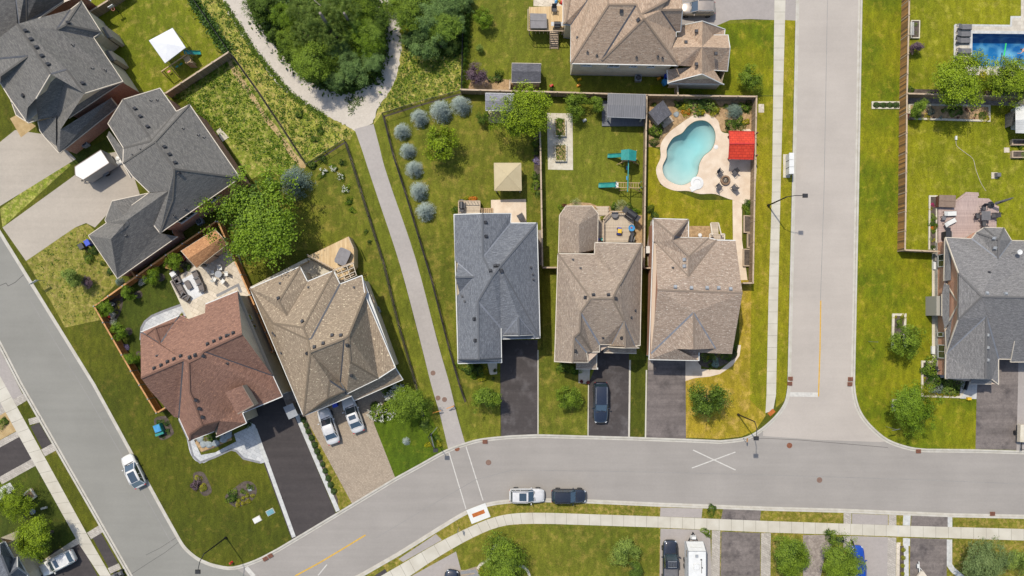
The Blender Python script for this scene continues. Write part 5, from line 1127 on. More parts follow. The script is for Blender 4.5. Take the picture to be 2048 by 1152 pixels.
# ------- shrubs and flowers
SHR = [('mound', 'green', 640, 352, 6, 'low green shrub left of the white flowers'), ('mound', 'bright', 648, 344, 7, 'flowering shrub in the lawn, left of the pair by the fence'), ('mound', 'bright', 668, 336, 8, 'flowering shrub in the lawn, right of the pair by the fence'), ('mound', 'bright', 683, 354, 8, 'round flowering shrub below the pair by the fence'),
       ('mound', 'bright', 692, 379, 7, 'flowering shrub halfway down the back lawn'), ('mound', 'bright', 698, 403, 7, 'lime shrub in the back lawn, second from the bottom'), ('mound', 'bright', 704, 420, 6, 'lime shrub in the back lawn, lowest of the line'), ('mound', 'deep', 684, 325, 7, 'dark shrub near the top fence corner'),
       ('mound', 'deep', 732, 463, 5, 'small dark plant in the lawn near the wooden deck'), ('mound', 'deep', 739, 484, 5, 'small plant in the lawn, right of the wooden deck'), ('mound', 'deep', 624, 330, 9, 'dark shrub in the fence corner of the back yard'), ('mound', 'deep', 645, 318, 8, 'shrub under the top fence of the back yard'),
       ('mound', 'green', 1313, 259, 15, 'green shrub left of the kidney pool'), ('ball', 'deep', 1308, 285, 8, 'small dark shrub left of the kidney pool'), ('ball', 'green', 1308, 209, 5, 'small green plant by the dark playhouse shed'), ('mound', 'green', 1357, 208, 9, 'green shrub right of the dark shed'), ('mound', 'olive', 1376, 204, 12, 'olive shrub under the pool yard fence'),
       ('mound', 'yelgreen', 1371, 216, 11, 'yellow-green shrub with orange flowers before it'), ('mound', 'orange', 1375, 223, 7, 'strip of orange flowers by the pool garden'), ('mound', 'olive', 1408, 207, 21, 'wide olive shrub in the middle of the pool garden'), ('mound', 'yellow', 1402, 222, 11, 'yellow shrub at the pool edge'),
       ('mound', 'yelgreen', 1430, 218, 13, 'rounded golden shrub at the pool corner'), ('ball', 'green', 1451, 212, 5, 'tiny green shrub between the golden shrub and dwarf spruce'), ('mound', 'bright', 1494, 213, 12, 'lime shrub in the pool yard corner'), ('mound', 'deep', 1462, 250, 12, 'dark green shrub above the red roofed shelter'),
       ('mound', 'green', 1480, 246, 11, 'green shrub below the dwarf spruce'), ('mound', 'yellow', 1494, 243, 7, 'small yellow shrub by the east pool fence'), ('mound', 'green', 1499, 408, 11, 'tall green shrub in the upper planter by the side path'), ('mound', 'green', 1497, 425, 8, 'green shrub at the planter end by the side path'), ('ball', 'deep', 1301, 419, 7, 'dark round shrub in the corner lawn, upper'), ('ball', 'deep', 1308, 432, 7, 'dark round shrub in the corner lawn, lower'),
       ('spray', 'palegrass', 1152, 407, 13, 'pale ornamental grass behind the taupe house'), ('spray', 'palegrass', 1242, 412, 15, 'pale ornamental grass by the deck corner'), ('mound', 'bright', 1229, 414, 9, 'lime shrub beside the deck steps'), ('mound', 'deep', 1257, 413, 9, 'dark shrub at the deck corner'), ('mound', 'bright', 1269, 424, 9, 'green shrub at the right deck corner'), ('mound', 'bright', 1124, 418, 6, 'small lime shrub at the rounded wing'), ('mound', 'darkred', 1130, 412, 4, 'small red flowers at the rounded wing'),
       ('mound', 'green', 1072, 287, 9, 'green shrub under the fence, top of the line'), ('mound', 'green', 1073, 304, 8, 'green shrub under the fence, above the lilac'), ('mound', 'lilac', 1073, 321, 8, 'pale lilac flowering shrub against the fence'), ('mound', 'green', 1072, 353, 9, 'green shrub below the lilac shrub'), ('mound', 'green', 1073, 369, 10, 'green shrub at the lower end of the fence line'), ('mound', 'olive', 1076, 387, 6, 'small olive plant at the end of the fence line'),
       ('mound', 'deep', 935, 735, 15, 'dark shrub below the grey house front'), ('mound', 'deep', 955, 741, 15, 'dark spreading shrub beside the front walk'), ('mound', 'bright', 948, 752, 8, 'lime shrub with pale flowers in front of the dark ones'), ('mound', 'yelgreen', 967, 752, 11, 'olive rounded shrub at the front corner of the grey house'),
       ('mound', 'deep', 1128, 735, 12, 'dark shrub below the taupe house front'), ('mound', 'bright', 1150, 741, 9, 'green shrub at the porch of the taupe house'), ('mound', 'green', 1118, 737, 7, 'shrub at the front left corner of the taupe house'),
       ('mound', 'deep', 1464, 700, 12, 'dark evergreen shrub at the corner of the front bed'), ('mound', 'deep', 1456, 714, 10, 'dark evergreen along the front bed'), ('mound', 'olive', 1420, 712, 12, 'olive shrub with yellow flowers in the front bed'), ('mound', 'bluegrass', 1431, 727, 8, 'blue-green plant at the rim of the front bed'), ('mound', 'green', 1422, 733, 5, 'small green plant at the lowest rim of the front bed'),
       ('mound', 'green', 757, 823, 20, 'white flowering shrub at the left end of the flowering hedge'), ('mound', 'green', 780, 785, 17, 'flowering hedge shrub under the porch eaves'), ('mound', 'green', 782, 812, 18, 'flowering shrub between the porch and the dense tree'), ('mound', 'olive', 850, 850, 12, 'olive shrub by the footpath fence end'), ('mound', 'yellow', 859, 889, 6, 'yellow shrub at the lamp foot'), ('mound', 'green', 873, 878, 8, 'green shrub inside the low rail garden'), ('mound', 'yelgreen', 878, 889, 6, 'yellow-green shrub at the lower end of the rail garden'),
       ('ball', 'cedar', 188, 501, 9, 'dark shrub against the charcoal garage wing, top'), ('ball', 'cedar', 219, 543, 8, 'dark shrub against the charcoal garage wing, lower'), ('ball', 'deep', 205, 527, 5, 'small shrub against the charcoal garage wing, middle'), ('ball', 'green', 177, 516, 9, 'soft green shrub before the garage wing'),
       ('ball', 'white', 284, 561, 7, 'round white hydrangea under the stained fence'), ('ball', 'white', 224, 646, 7, 'round white hydrangea below the fence corner'), ('ball', 'lilac', 252, 694, 6, 'round purple allium-like shrub by the stained fence'), ('mound', 'yelgreen', 362, 540, 6, 'yellow-green perennial by the white stool'), ('mound', 'deep', 375, 533, 8, 'dark perennial behind the sofa set'), ('mound', 'darkred', 366, 516, 8, 'dark red shrub at the pavilion corner'), ('spray', 'yelgreen', 237, 605, 5, 'striped perennial in the black mulch, upper'), ('spray', 'yelgreen', 236, 615, 5, 'striped perennial in the black mulch, middle'), ('spray', 'yelgreen', 234, 625, 5, 'striped perennial in the black mulch, lower'),
       ('ball', 'yellow', 363, 630, 4, 'yellow flower pot by the wall corner'), ('ball', 'pink', 365, 637, 6, 'magenta flower pot by the wall corner'), ('ball', 'yelgreen', 396, 957, 6, 'yellow shrub in the small lawn bed, upper'), ('ball', 'yelgreen', 407, 976, 6, 'yellow shrub in the small lawn bed, lower'), ('mound', 'purple', 390, 971, 10, 'dark purple shrub beside the small lawn bed'),
       ('mound', 'green', 463, 995, 12, 'green shrub at the left end of the large lawn bed'), ('mound', 'green', 485, 983, 6, 'low green plant in the large lawn bed, middle'), ('mound', 'green', 499, 975, 7, 'low green plant in the large lawn bed, right'), ('ball', 'yelgreen', 495, 991, 4, 'lime flower tuft in the large lawn bed, right of centre'), ('ball', 'yellow', 497, 1002, 4, 'yellow flower tuft in the large lawn bed, rightmost'), ('ball', 'yellow', 487, 1007, 4, 'yellow flower tuft in the large lawn bed, middle'), ('ball', 'yellow', 476, 1010, 4, 'yellow flower tuft in the large lawn bed, leftmost'), ('ball', 'yelgreen', 486, 997, 4, 'lime flower tuft in the large lawn bed, centre'), ('ball', 'yelgreen', 505, 992, 4, 'lime flower tuft at the rim of the large lawn bed'), ('ball', 'yelgreen', 477, 1001, 4, 'lime flower tuft near the left green shrub'),
       ('mound', 'deep', 424, 876, 10, 'dark shrub behind the pale boulders'), ('spray', 'yelgreen', 408, 879, 4, 'small perennial between the boulders, first from left'), ('spray', 'yelgreen', 416, 881, 4, 'small perennial between the boulders, second from left'), ('spray', 'yelgreen', 424, 880, 4, 'small perennial between the boulders, third from left'), ('spray', 'yelgreen', 434, 878, 4, 'small perennial between the boulders, fourth from left'), ('spray', 'yelgreen', 443, 874, 4, 'small perennial between the boulders, last on the right'), ('mound', 'deep', 496, 849, 6, 'dark potted plant at the garage corner of the brown house'),
       ('mound', 'cedar', 318, 845, 6, 'dark shrub above the green garden box'), ('mound', 'cedar', 333, 848, 5, 'dark shrub right of the green garden box'), ('mound', 'cedar', 335, 862, 5, 'dark shrub below right of the green garden box'), ('mound', 'cedar', 324, 872, 5, 'dark shrub under the green garden box'),
       ('mound', 'deep', 1917, 221, 12, 'round dark shrub in the middle of the walled bed'), ('mound', 'deep', 1902, 218, 6, 'small shrub left of the round dark one in the walled bed'), ('mound', 'grey', 1862, 222, 8, 'grey-green shrub in the walled bed'), ('mound', 'yellow', 1856, 234, 6, 'yellow shrub at the left of the walled bed'), ('mound', 'green', 1887, 221, 5, 'small round shrub in the walled bed, left of centre'), ('mound', 'darkred', 1916, 236, 4, 'dark red plant at the bed wall, middle'), ('mound', 'darkred', 1933, 219, 4, 'dark red plant right of the round dark shrub'), ('ball', 'green', 1965, 230, 7, 'round shrub at the right end of the walled bed'), ('mound', 'yellow', 1974, 237, 6, 'yellow shrub at the right end of the walled bed'), ('mound', 'green', 1951, 230, 3, 'tiny plant in the right part of the walled bed'), ('mound', 'green', 1944, 221, 3, 'tiny plant near the upper rim of the walled bed'), ('mound', 'darkred', 1869, 235, 3, 'tiny red plant in the walled bed, left'), ('mound', 'bluegrass', 1881, 236, 4, 'blue-green plant in the walled bed'), ('mound', 'darkred', 1949, 237, 3, 'tiny red plant in the walled bed, right'), ('mound', 'darkred', 1819, 233, 6, 'red shrub at the left end of the walled bed'),
       ('mound', 'yellow', 1977, 163, 17, 'bright yellow shrub between the two lime trees by the blue pool'), ('mound', 'deep', 1822, 180, 8, 'dark shrub in the fence corner by the purple tree'), ('mound', 'palegrass', 1860, 186, 5, 'pale plant under the far fence'), ('mound', 'green', 1829, 50, 7, 'leafy plant in the raised bed by the far fence, upper'), ('mound', 'green', 1829, 66, 6, 'leafy plant in the raised bed by the far fence, lower'),
       ('mound', 'green', 1860, 738, 16, 'dense green shrub in the upper front bed of the east house'), ('mound', 'green', 1872, 757, 18, 'dark green shrub under the east house eaves, left'), ('mound', 'deep', 1900, 766, 17, 'dark green shrub under the east house eaves, right'), ('mound', 'yellow', 1848, 742, 6, 'yellow shrub at the corner of the east front bed'), ('mound', 'yellow', 1849, 757, 4, 'small yellow plant in the east front bed'), ('mound', 'yelgreen', 1856, 783, 14, 'lime shrub at the lower left of the east front bed'), ('mound', 'grey', 1875, 777, 12, 'pale grey shrub in the east front bed'), ('mound', 'orange', 1888, 787, 6, 'orange flowers in the east front bed'), ('mound', 'olive', 1897, 778, 15, 'olive shrub in the east front bed'), ('mound', 'green', 1913, 783, 9, 'green shrub at the right of the east front bed'), ('mound', 'yellow', 1911, 790, 5, 'yellow flowers at the right of the east front bed'), ('mound', 'yelgreen', 1850, 773, 6, 'pale shrub at the left edge of the east front bed'),
       ('mound', 'green', 1799, 645, 7, 'green plant in the pale edged lawn bed, middle'), ('mound', 'yelgreen', 1806, 634, 6, 'lime plant in the pale edged lawn bed, right'), ('mound', 'yellow', 1791, 634, 4, 'small yellow plant in the pale edged lawn bed'), ('mound', 'deep', 1797, 653, 5, 'dark plant in the pale edged lawn bed, lower'),
       ('mound', 'green', 1868, 436, 7, 'lime plant in the narrow deck bed, middle'), ('mound', 'bright', 1869, 450, 10, 'leafy green plant in the narrow deck bed'), ('mound', 'orange', 1866, 456, 5, 'orange flowers in the narrow deck bed'), ('mound', 'yellow', 1862, 418, 4, 'yellow plant near the top of the narrow deck bed'), ('mound', 'pink', 1865, 409, 4, 'purple-pink flowers at the top of the narrow deck bed'), ('mound', 'palegrass', 1862, 479, 5, 'pale plant in the lower deck bed'), ('mound', 'yellow', 1868, 480, 4, 'yellow flowers in the lower deck bed'), ('mound', 'deep', 1866, 496, 8, 'dark shrub at the foot of the deck bed'), ('mound', 'green', 1867, 463, 5, 'small green plant in the deck bed below the orange flowers'),
       ('mound', 'bright', 2040, 289, 8, 'leafy plants in the right raised bed, upper'), ('mound', 'bright', 2044, 310, 8, 'leafy plants in the right raised bed, lower'),
       ('mound', 'deep', 996, 154, 11, 'dark green shrub by the timber fence in the top yard'), ('mound', 'green', 980, 158, 7, 'green shrub between the purple tree and dark shrub'), ('mound', 'deep', 1104, 177, 6, 'small shrub right of the slate shed'), ('mound', 'green', 5, 845, 10, 'round green shrub in the stone bed at the left edge'),
       ('mound', 'green', 1660, 1068, 9, 'low green plant by the south pavement'), ('mound', 'green', 1412, 1064, 7, 'weedy clump at the pavement edge by the camper'), ('mound', 'green', 1417, 1072, 4, 'small weed clump by the camper drive'), ('mound', 'green', 1665, 1082, 8, 'low green shrub beside the black rack'), ('mound', 'yelgreen', 985, 1140, 8, 'lime shrub at the curved edging, left'), ('ball', 'yelgreen', 961, 1136, 5, 'round pale yellow shrub by the entry paving'), ('ball', 'yelgreen', 966, 1149, 4, 'round yellow shrub at the bottom edge by the entry paving'),
       ('mound', 'deep', 1424, 1019, 9, 'ground cover clump in the verge between two aprons'), ('mound', 'yelgreen', 928, 402, 9, 'yellow flowering shrub behind the small rear deck'), ('mound', 'orange', 948, 398, 7, 'orange and yellow flowers on the rail of the rear deck'), ('mound', 'bright', 911, 420, 8, 'lime creeper at the left of the rear deck'),
       ('mound', 'deep', 598, 228, 9, 'lone bush in the meadow beside the trail'), ('mound', 'green', 640, 262, 8, 'low bush in the meadow near the trail junction'), ('mound', 'deep', 628, 278, 7, 'dark bush in the meadow, lower'), ('mound', 'bright', 563, 236, 4, 'tiny round bush in the meadow')]
wh = {('green', 770): 1, ('green', 792): 1, ('green', 788): 1}
for sh, pa, x, y, r, l in SHR: plant(sh, pa, x, y, r, l, 'flowers' if pa in ('orange', 'pink', 'darkred') and r < 9 else 'shrub', None, 'flowers' if pa in ('orange', 'pink') else 'shrub')
def blossoms(poly, n, pal, label, seed, s=.11, zz=.8):
    o = scatter('blossoms', poly, n, 0, .05, .12, label, seed, pal, ls=s); o.location[2] = zz; return o
blossoms("733,822 740,812 780,800 800,812 800,826 775,842 745,838", 60, 'white', 'white blossoms on the flowering hedge', 31, .085, .8)
blossoms("770,795 785,772 810,765 815,775 790,800 775,800", 70, 'white', 'white blossoms under the porch eaves', 32, .09, .9)
for i, (x, y) in enumerate(((648, 344), (668, 336), (683, 354), (692, 379))): blossoms(f"{x-6},{y-6} {x+6},{y-6} {x+6},{y+6} {x-6},{y+6}", 9, 'white', 'white blossoms on the lawn shrubs', 40 + i, .08, .35)
blossoms("1405,700 1440,700 1450,712 1415,720", 26, 'yellow', 'yellow blossoms in the front bed', 36, .06, .35)
blossoms("1868,786 1905,784 1903,793 1870,794", 30, 'yellow', 'yellow and orange blossoms in the east front bed', 37, .07, .3)
hb = [(606, 840), (612, 851), (616, 863), (623, 876), (629, 890), (634, 903), (639, 915), (645, 929), (650, 942), (656, 957), (661, 970), (667, 983)]
ordn = ['first', 'second', 'third', 'fourth', 'fifth', 'sixth', 'seventh', 'eighth', 'ninth', 'tenth', 'eleventh', 'twelfth']
for (x, y), o_ in zip(hb, ordn): plant('cut', 'cedar', x, y, 6.6, o_ + ' from the top in the row of clipped bushes beside the black driveway', 'shrub', 'clipped bushes beside the black driveway', 'clipped_bush')
for (x, y), o_ in zip([(1753, 210), (1767, 210), (1780, 210), (1793, 210)], ordn): plant('cut', 'cedar', x, y, 7.4, o_ + ' from the left of four clipped balls in the small kerbed bed', 'shrub', 'clipped balls in the kerbed bed', 'clipped_bush')
for (x, y), o_ in zip([(1807, 1100), (1807, 1116), (1806, 1132), (1806, 1148)], ordn): plant('cut', 'yelgreen', x, y, 4.6, o_ + ' from the top of the lime balls beside the south dark drive', 'shrub', 'lime balls beside the south drive', 'clipped_bush')
cy = [(936, 22), (936, 34), (935, 46), (934, 57), (933, 68), (932, 79), (932, 90), (932, 101), (931, 112), (931, 123), (930, 132), (930, 144), (929, 155), (928, 167)]
for (x, y), o_ in zip(cy, ordn + ['thirteenth', 'fourteenth']): plant('column', 'cedar', x, y, 6, o_ + ' cedar from the top in the column of cedars by the top lawn', 'cedar', 'clipped cedars beside the top lawn', 'cedar_tree', hs=1.3)

# ------------------------------------------------------------------ fences
def fence(label, pts, mats, h=1.8, step=2.44, cat='fence', thick=.05, name='wood_fence', group=None, ztop=None, rail=.19, board=True, proud=.04):
    P = [W(x, y, (.13 + h) if ztop is None else ztop) for x, y in pts]; c = P[len(P) // 2]
    t = thing(name, label, cat, (c[0], c[1], .13), 0, group); pan = MB(); ra = MB()
    for i in range(len(P) - 1):
        a, b = Vector((P[i][0], P[i][1], 0)), Vector((P[i + 1][0], P[i + 1][1], 0)); L = (b - a).length; d = (b - a).normalized(); nn = Vector((-d[1], d[0], 0)); n = max(1, round(L / step))
        for k in range(n):
            p, q = a + d * L * k / n, a + d * L * (k + 1) / n; zt = .13 + h - .06; uv = [(0 + k * 3.1, 0), ((q - p).length + k * 3.1, 0), ((q - p).length + k * 3.1, h), (k * 3.1, h)]
            for s_ in (-1, 1):
                o = nn * s_ * thick / 2; pp, qq = (p + o, q + o)[::s_]
                pan.poly([(pp[0], pp[1], .13), (qq[0], qq[1], .13), (qq[0], qq[1], zt), (pp[0], pp[1], zt)], uv)
            pan.poly([(v[0], v[1], zt) for v in (p + nn * thick / 2, p - nn * thick / 2, q - nn * thick / 2, q + nn * thick / 2)], uv)
            ra.bar((p[0], p[1], .13 + h), (q[0], q[1], .13 + h), rail, .045)
            ra.bar(p + nn * (thick / 2 + .03) + Vector((0, 0, .5)), q + nn * (thick / 2 + .03) + Vector((0, 0, .5)), .04, .09)
            ps = MB(); ps.box((p[0], p[1], .13 + (h + .1) / 2), (.11, .11, h + .1), math.atan2(d[1], d[0])); ps.box((p[0], p[1], .13 + h + .12), (.15, .15, .04), math.atan2(d[1], d[0]))
            ps.build('post', MT[mats[2]], t)
    ps = MB(); ps.box((P[-1][0], P[-1][1], .13 + (h + .1) / 2), (.11, .11, h + .1)); ps.build('post', MT[mats[2]], t)
    pan.build('board_panel', MT[mats[0]], t); ra.build('rail', MT[mats[1]], t); return t
og = ('wood_or', 'wood_or_t', 'steel'); wg = ('wood_gr', 'wood_gr_t', 'wood_gr_t'); sh = ('wood_sh', 'wood_gr_t', 'wood_gr_t')
fence('stained orange-brown board fence with one long run and corner round the lush garden', [(432, 443), (332, 510), (188, 612.5), (262, 742), (313, 826)], og, 1.8)
fence('stained orange-brown fence between the cedar patio and the big tree yard', [(436, 443), (464, 509), (500, 590), (547, 702)], og, 1.8)
fence('short stained gate panel between the brown house and the tan house', [(547, 702), (529, 711)], og, 1.7, cat='gate', name='gate')
fence('short stained gate panel at the south corner of the orange-brown garden fence', [(313, 826), (331, 815)], og, 1.7, cat='gate', name='gate')
fence('short stained gate by the garage wing corner', [(271, 556), (262, 541)], og, 1.6, cat='gate', name='gate')
fence('weathered fence with a basketball hoop at the upper left', [(180, 23), (217, 0), (250, -22)], wg)
fence('weathered board fence below the playset with a white canopy', [(330, 187), (457, 104)], wg)
fence('long weathered fence above the pool yard and the middle back yards', [(921, 179), (1078, 183), (1295, 190), (1512, 193)], wg)
fence('weathered fence between the maple yard and the raised bed yard', [(1078, 184), (1081, 300), (1085, 532)], wg)
fence('weathered fence between the play tower yard and the kidney pool yard', [(1293.5, 190), (1291, 330), (1288, 534)], wg)
fence('weathered fence along the east side of the kidney pool yard', [(1513, 193), (1509, 400), (1506, 566), (1486, 566)], wg)
fence('short weathered gate between the middle grey and taupe houses', [(1086, 535), (1113, 535)], wg, 1.6, cat='gate', name='gate')
fence('short weathered gate between the taupe house and the corner house', [(1289, 536), (1303, 536)], wg, 1.6, cat='gate', name='gate')
fence('short weathered fence beside the low garage roof of the sand house', [(1356, 190), (1355, 172)], wg, 1.8)
fence('tall shadowbox fence along the east side of the main street', [(1819, -30), (1818, 30), (1814, 187), (1812, 384), (1810, 500)], sh, 1.85)
fence('weathered fence closing the deck yard at the bottom', [(1810, 500), (1878, 503)], wg, 1.8)
fence('weathered board fence between the blue pool yard and the flower bed', [(1815, 187), (1930, 190), (2052, 195)], wg, 1.8)
fence('low dark plank edge beside the slate shed', [(1019, 178), (1020, 160)], wg, 1.2)
def chain(label, pts, h=1.25, group='black chain-link fences along the footpath', step=3.0):
    P = [W(x, y, .13 + h) for x, y in pts]; c = P[len(P) // 2]; t = thing('chain_link_fence', label, 'fence', (c[0], c[1], .13), 0, group); rl = MB(); ms = MB(); mo = MB()
    for i in range(len(P) - 1):
        a, b = Vector((P[i][0], P[i][1], 0)), Vector((P[i + 1][0], P[i + 1][1], 0)); L = (b - a).length; d = (b - a).normalized(); n = max(1, round(L / step))
        rl.tube((a[0], a[1], .13 + h), (b[0], b[1], .13 + h), .03, n=6); rl.tube((a[0], a[1], .2), (b[0], b[1], .2), .012, n=4)
        for k in range(n): p = a + d * L * k / n; ps = MB(); ps.tube((p[0], p[1], .1), (p[0], p[1], .2 + h), .04, n=6); ps.build('post', MT['iron'], t)
        m = int(L / .16)
        for k in range(m):
            for s_ in (0, 1):
                p = a + d * (k * .16); q = a + d * min(L, k * .16 + h * .8); z0, z1 = (.18, .13 + h) if s_ else (.13 + h, .18)
                if (q - p).length < h * .79: continue
                u = Vector((-d[1], d[0], 0)) * .006; w = Vector((0, 0, .009))
                A = Vector((p[0], p[1], z0)); B = Vector((q[0], q[1], z1)); ms.poly([A - u - w, B - u - w, B + u + w, A + u + w])
        nn = Vector((-d[1], d[0], 0)) * .09
        mo.poly([(a[0] - nn[0], a[1] - nn[1], .15), (b[0] - nn[0], b[1] - nn[1], .15), (b[0] + nn[0], b[1] + nn[1], .15), (a[0] + nn[0], a[1] + nn[1], .15)])
    rl.build('top_rail', MT['iron'], t); ms.build('wire_mesh', MT['wire'], t); mo.build('bare_strip', MT['soil'], t); return t
chain('black chain-link fence on the left of the footpath, from trail bend past the tan house', [(612, 328), (687, 279), (700, 318), (720, 384), (765, 527), (795, 651), (829, 768), (845, 834)])
chain('black chain-link fence on the right of the footpath beside the spruces', [(764, 226), (785, 310), (809, 384), (862, 560), (895, 690), (917, 768), (930, 806)])
chain('black chain-link fence slanting above the blue spruces', [(764, 226), (840, 202), (921, 180)], 1.6)
chain('black chain-link fence between the weedy lot and the meadow', [(380, -10), (457, 103), (512, 180), (560, 252), (610, 328)], 1.2)
chain('black chain-link fence behind the cedars of the top lawn', [(925, 60), (922, 178)], 1.2)
# ================================================================== VEHICLES
def ring(x, w, zb, zt, crown=.04, tuck=.06, n=4):
    """half-rounded body section at station x: list of points from left sill over the top to right sill"""
    P = [(x, w * .90, zb), (x, w, zb + (zt - zb) * .35), (x, w * .985, zb + (zt - zb) * .7), (x, w * (1 - tuck), zt - .03), (x, w * .55, zt + crown * .7), (x, 0, zt + crown)]
    return [Vector(p) for p in P] + [Vector((p[0], -p[1], p[2])) for p in P[-2::-1]]
PAINT = {'white': gloss('paint_white', C(232, 230, 226), .3, 0, .8), 'silver': gloss('paint_pale_silver', C(230, 228, 226), .28, .1, .8), 'black': gloss('paint_black', C(34, 36, 42), .12, 0, 1), 'navy': gloss('paint_blue_black', C(30, 36, 50), .12, 0, 1),
         'blue': gloss('paint_blue', C(10, 70, 178), .2, 0, 1), 'champagne': gloss('paint_champagne', C(176, 164, 152), .25, .35, .8)}
def car(kind, col, x, y, ang, label, L=4.6, Wd=1.82, Hh=1.45, sunroof=None, rails=False, group=None, bed=False, panor=False, z0=.0, cat='car', name='parked_car', deck=None, blackroof=False):
    """ang: heading of the bonnet in degrees, counter-clockwise from picture right"""
    zc = z0 + Hh * .6; p = W(x, y, zc); t = thing(name, label, cat, (p[0], p[1], z0), R(ang), group)
    w = Wd / 2; h = L / 2; suv = kind in ('suv', 'pickup', 'van'); belt = .92 if not suv else 1.06; hood = belt - .06
    st = [(-h, .42, .42, belt - .28), (-h + .05, .66, .32, belt - .14), (-h + .18, .83, .26, belt - .05), (-h + .42, .94, .25, belt - .01), (-h * .70, .985, .24, belt), (-h * .35, 1.0, .24, belt), (h * .2, 1.0, .24, belt), (h * .42, .99, .24, belt - .02), (h * .66, .97, .24, hood - .04), (h - .42, .91, .26, hood - .10), (h - .20, .80, .28, hood - .18), (h - .07, .63, .30, hood - .27), (h - .01, .42, .36, hood - .36), (h, .2, .42, hood - .42)]
    if suv: st = [(-h, .60, .46, belt - .22), (-h + .04, .78, .34, belt - .08), (-h + .14, .89, .3, belt - .02), (-h + .34, .96, .27, belt)] + st[4:]
    mb = MB(); rings = [ring(a, w * b, c, d, .05 if a > h * .3 else .03) for a, b, c, d in st]; mb.loft(rings, closed=True, caps=True)
    mb.build('body', PAINT[col], t, world=False, smooth=True, weld=True)
    # greenhouse: glass body, roof skin, pillars
    if kind == 'sedan': g = (-h * .72, -h * .40, h * .10, h * .46)
    elif kind == 'hatch': g = (-h * .90, -h * .62, h * .10, h * .48)
    elif kind == 'pickup': g = (-h * .20, -h * .12, h * .22, h * .44)
    else: g = (-h * .93, -h * .80, h * .06, h * .42)
    zb, zr = belt - .02, Hh; wb, wr = w * .93, w * .78 if not suv else w * .83
    gl = MB(); A = [(g[0], wb * .80, zb), (g[0] + .12, wb * .95, zb), (g[3] - .25, wb * .97, zb), (g[3], wb * .72, zb - .02)]; B = [(g[1], wr * .84, zr - .05), (g[1] + .1, wr * .97, zr - .04), (g[2] - .12, wr * .97, zr - .04), (g[2], wr * .84, zr - .07)]
    full = lambda Q: [Vector(q) for q in Q] + [Vector((q[0], -q[1], q[2])) for q in Q[::-1]]
    fa, fb = full(A), full(B); gl.loft([fa, fb], closed=True, caps=True); gl.build('windows', MT['autoglass'], t, world=False)
    rf = MB(); n = 7; G = []
    for i in range(n):
        u = i / (n - 1); xx = g[1] - .02 + (g[2] - g[1] + .04) * u; ww = wr * (.84 + .14 * math.sin(math.pi * min(1, max(0, u)))); zz = zr - .055 + .055 * math.sin(math.pi * u)
        G.append([Vector((xx, ww * s_, zz + .035 * (1 - s_ * s_))) for s_ in (1, .8, .4, 0, -.4, -.8, -1)])
    for a, b in zip(G[:-1], G[1:]):
        for j in range(6): rf.poly([a[j], a[j + 1], b[j + 1], b[j]][::-1])
    for j in (0, 6):
        for a, b in zip(G[:-1], G[1:]): rf.poly([a[j], b[j], b[j] - Vector((0, 0, .06)), a[j] - Vector((0, 0, .06))])
    roof = rf.build('roof', PAINT['black' if blackroof else col], t, world=False, smooth=True, weld=True)
    pl = MB()
    for s_ in (-1, 1):
        for q0, q1 in (((g[3] - .02, wb * .76 * s_, zb), (g[2], wr * .88 * s_, zr - .05)), ((g[0] + .03, wb * .86 * s_, zb), (g[1], wr * .88 * s_, zr - .05)), (((g[1] + g[2]) / 2, wb * .97 * s_, zb), ((g[1] + g[2]) / 2, wr * .99 * s_, zr - .05)), ((g[0] * .6 + g[3] * .4 - L * .12, wb * .97 * s_, zb), (g[1] + .3, wr * .98 * s_, zr - .05))):
            pl.bar(q0, q1, .07, .05)
        pl.bar((g[1], wr * .98 * s_, zr - .03), (g[2], wr * .98 * s_, zr - .04), .05, .05)
    pl.build('pillars', PAINT[col], t, world=False)
    if sunroof:
        s_ = MB(); x0 = g[2] - .22; x1 = x0 - sunroof; s_.box(((x0 + x1) / 2, 0, zr + .026), (sunroof, wr * 1.28, .02)); s_.build('sunroof', MT['autoglass'], t, world=False)
    if rails:
        for sy in (-1, 1): s_ = MB(); s_.bar((g[1] + .1, sy * wr * .86, zr + .06), (g[2] - .1, sy * wr * .86, zr + .05), .05, .05); s_.bar((g[1] + .15, sy * wr * .86, zr - .02), (g[1] + .15, sy * wr * .86, zr + .05), .05, .05); s_.bar((g[2] - .15, sy * wr * .86, zr - .02), (g[2] - .15, sy * wr * .86, zr + .05), .05, .05); s_.build('roof_rail', MT['steel'] if col != 'black' else MT['black'], t, world=False)
    # wheels
    for sx in (-.62, .62):
        for sy in (-1, 1):
            c = (sx * h, sy * (w - .1), .33); wl = MB(); n = 16
            for rr, yy in ((.33, .11),):
                prof = [(.20, -.11), (.31, -.11), (.335, -.06), (.335, .06), (.31, .11), (.20, .11)]
                for (r0, y0), (r1, y1) in zip(prof[:-1], prof[1:]):
                    for i in range(n):
                        a, b = 6.283 * i / n, 6.283 * (i + 1) / n
                        wl.poly([(c[0] + r0 * math.cos(a), c[1] + y0, c[2] + r0 * math.sin(a)), (c[0] + r1 * math.cos(a), c[1] + y1, c[2] + r1 * math.sin(a)), (c[0] + r1 * math.cos(b), c[1] + y1, c[2] + r1 * math.sin(b)), (c[0] + r0 * math.cos(b), c[1] + y0, c[2] + r0 * math.sin(b))])
            wo = wl.build('wheel', MT['tyre'], t, world=False, smooth=True)
            rm = MB(); rm.tube((c[0], c[1] + sy * .07, c[2]), (c[0], c[1] + sy * .10, c[2]), .2, .2, 14)
            for k in range(5): a = k * 1.2566; rm.bar((c[0], c[1] + sy * .11, c[2]), (c[0] + .19 * math.cos(a), c[1] + sy * .11, c[2] + .19 * math.sin(a)), .05, .03, (0, 1, 0))
            rm.build('rim', MT['rim'], wo, world=False)
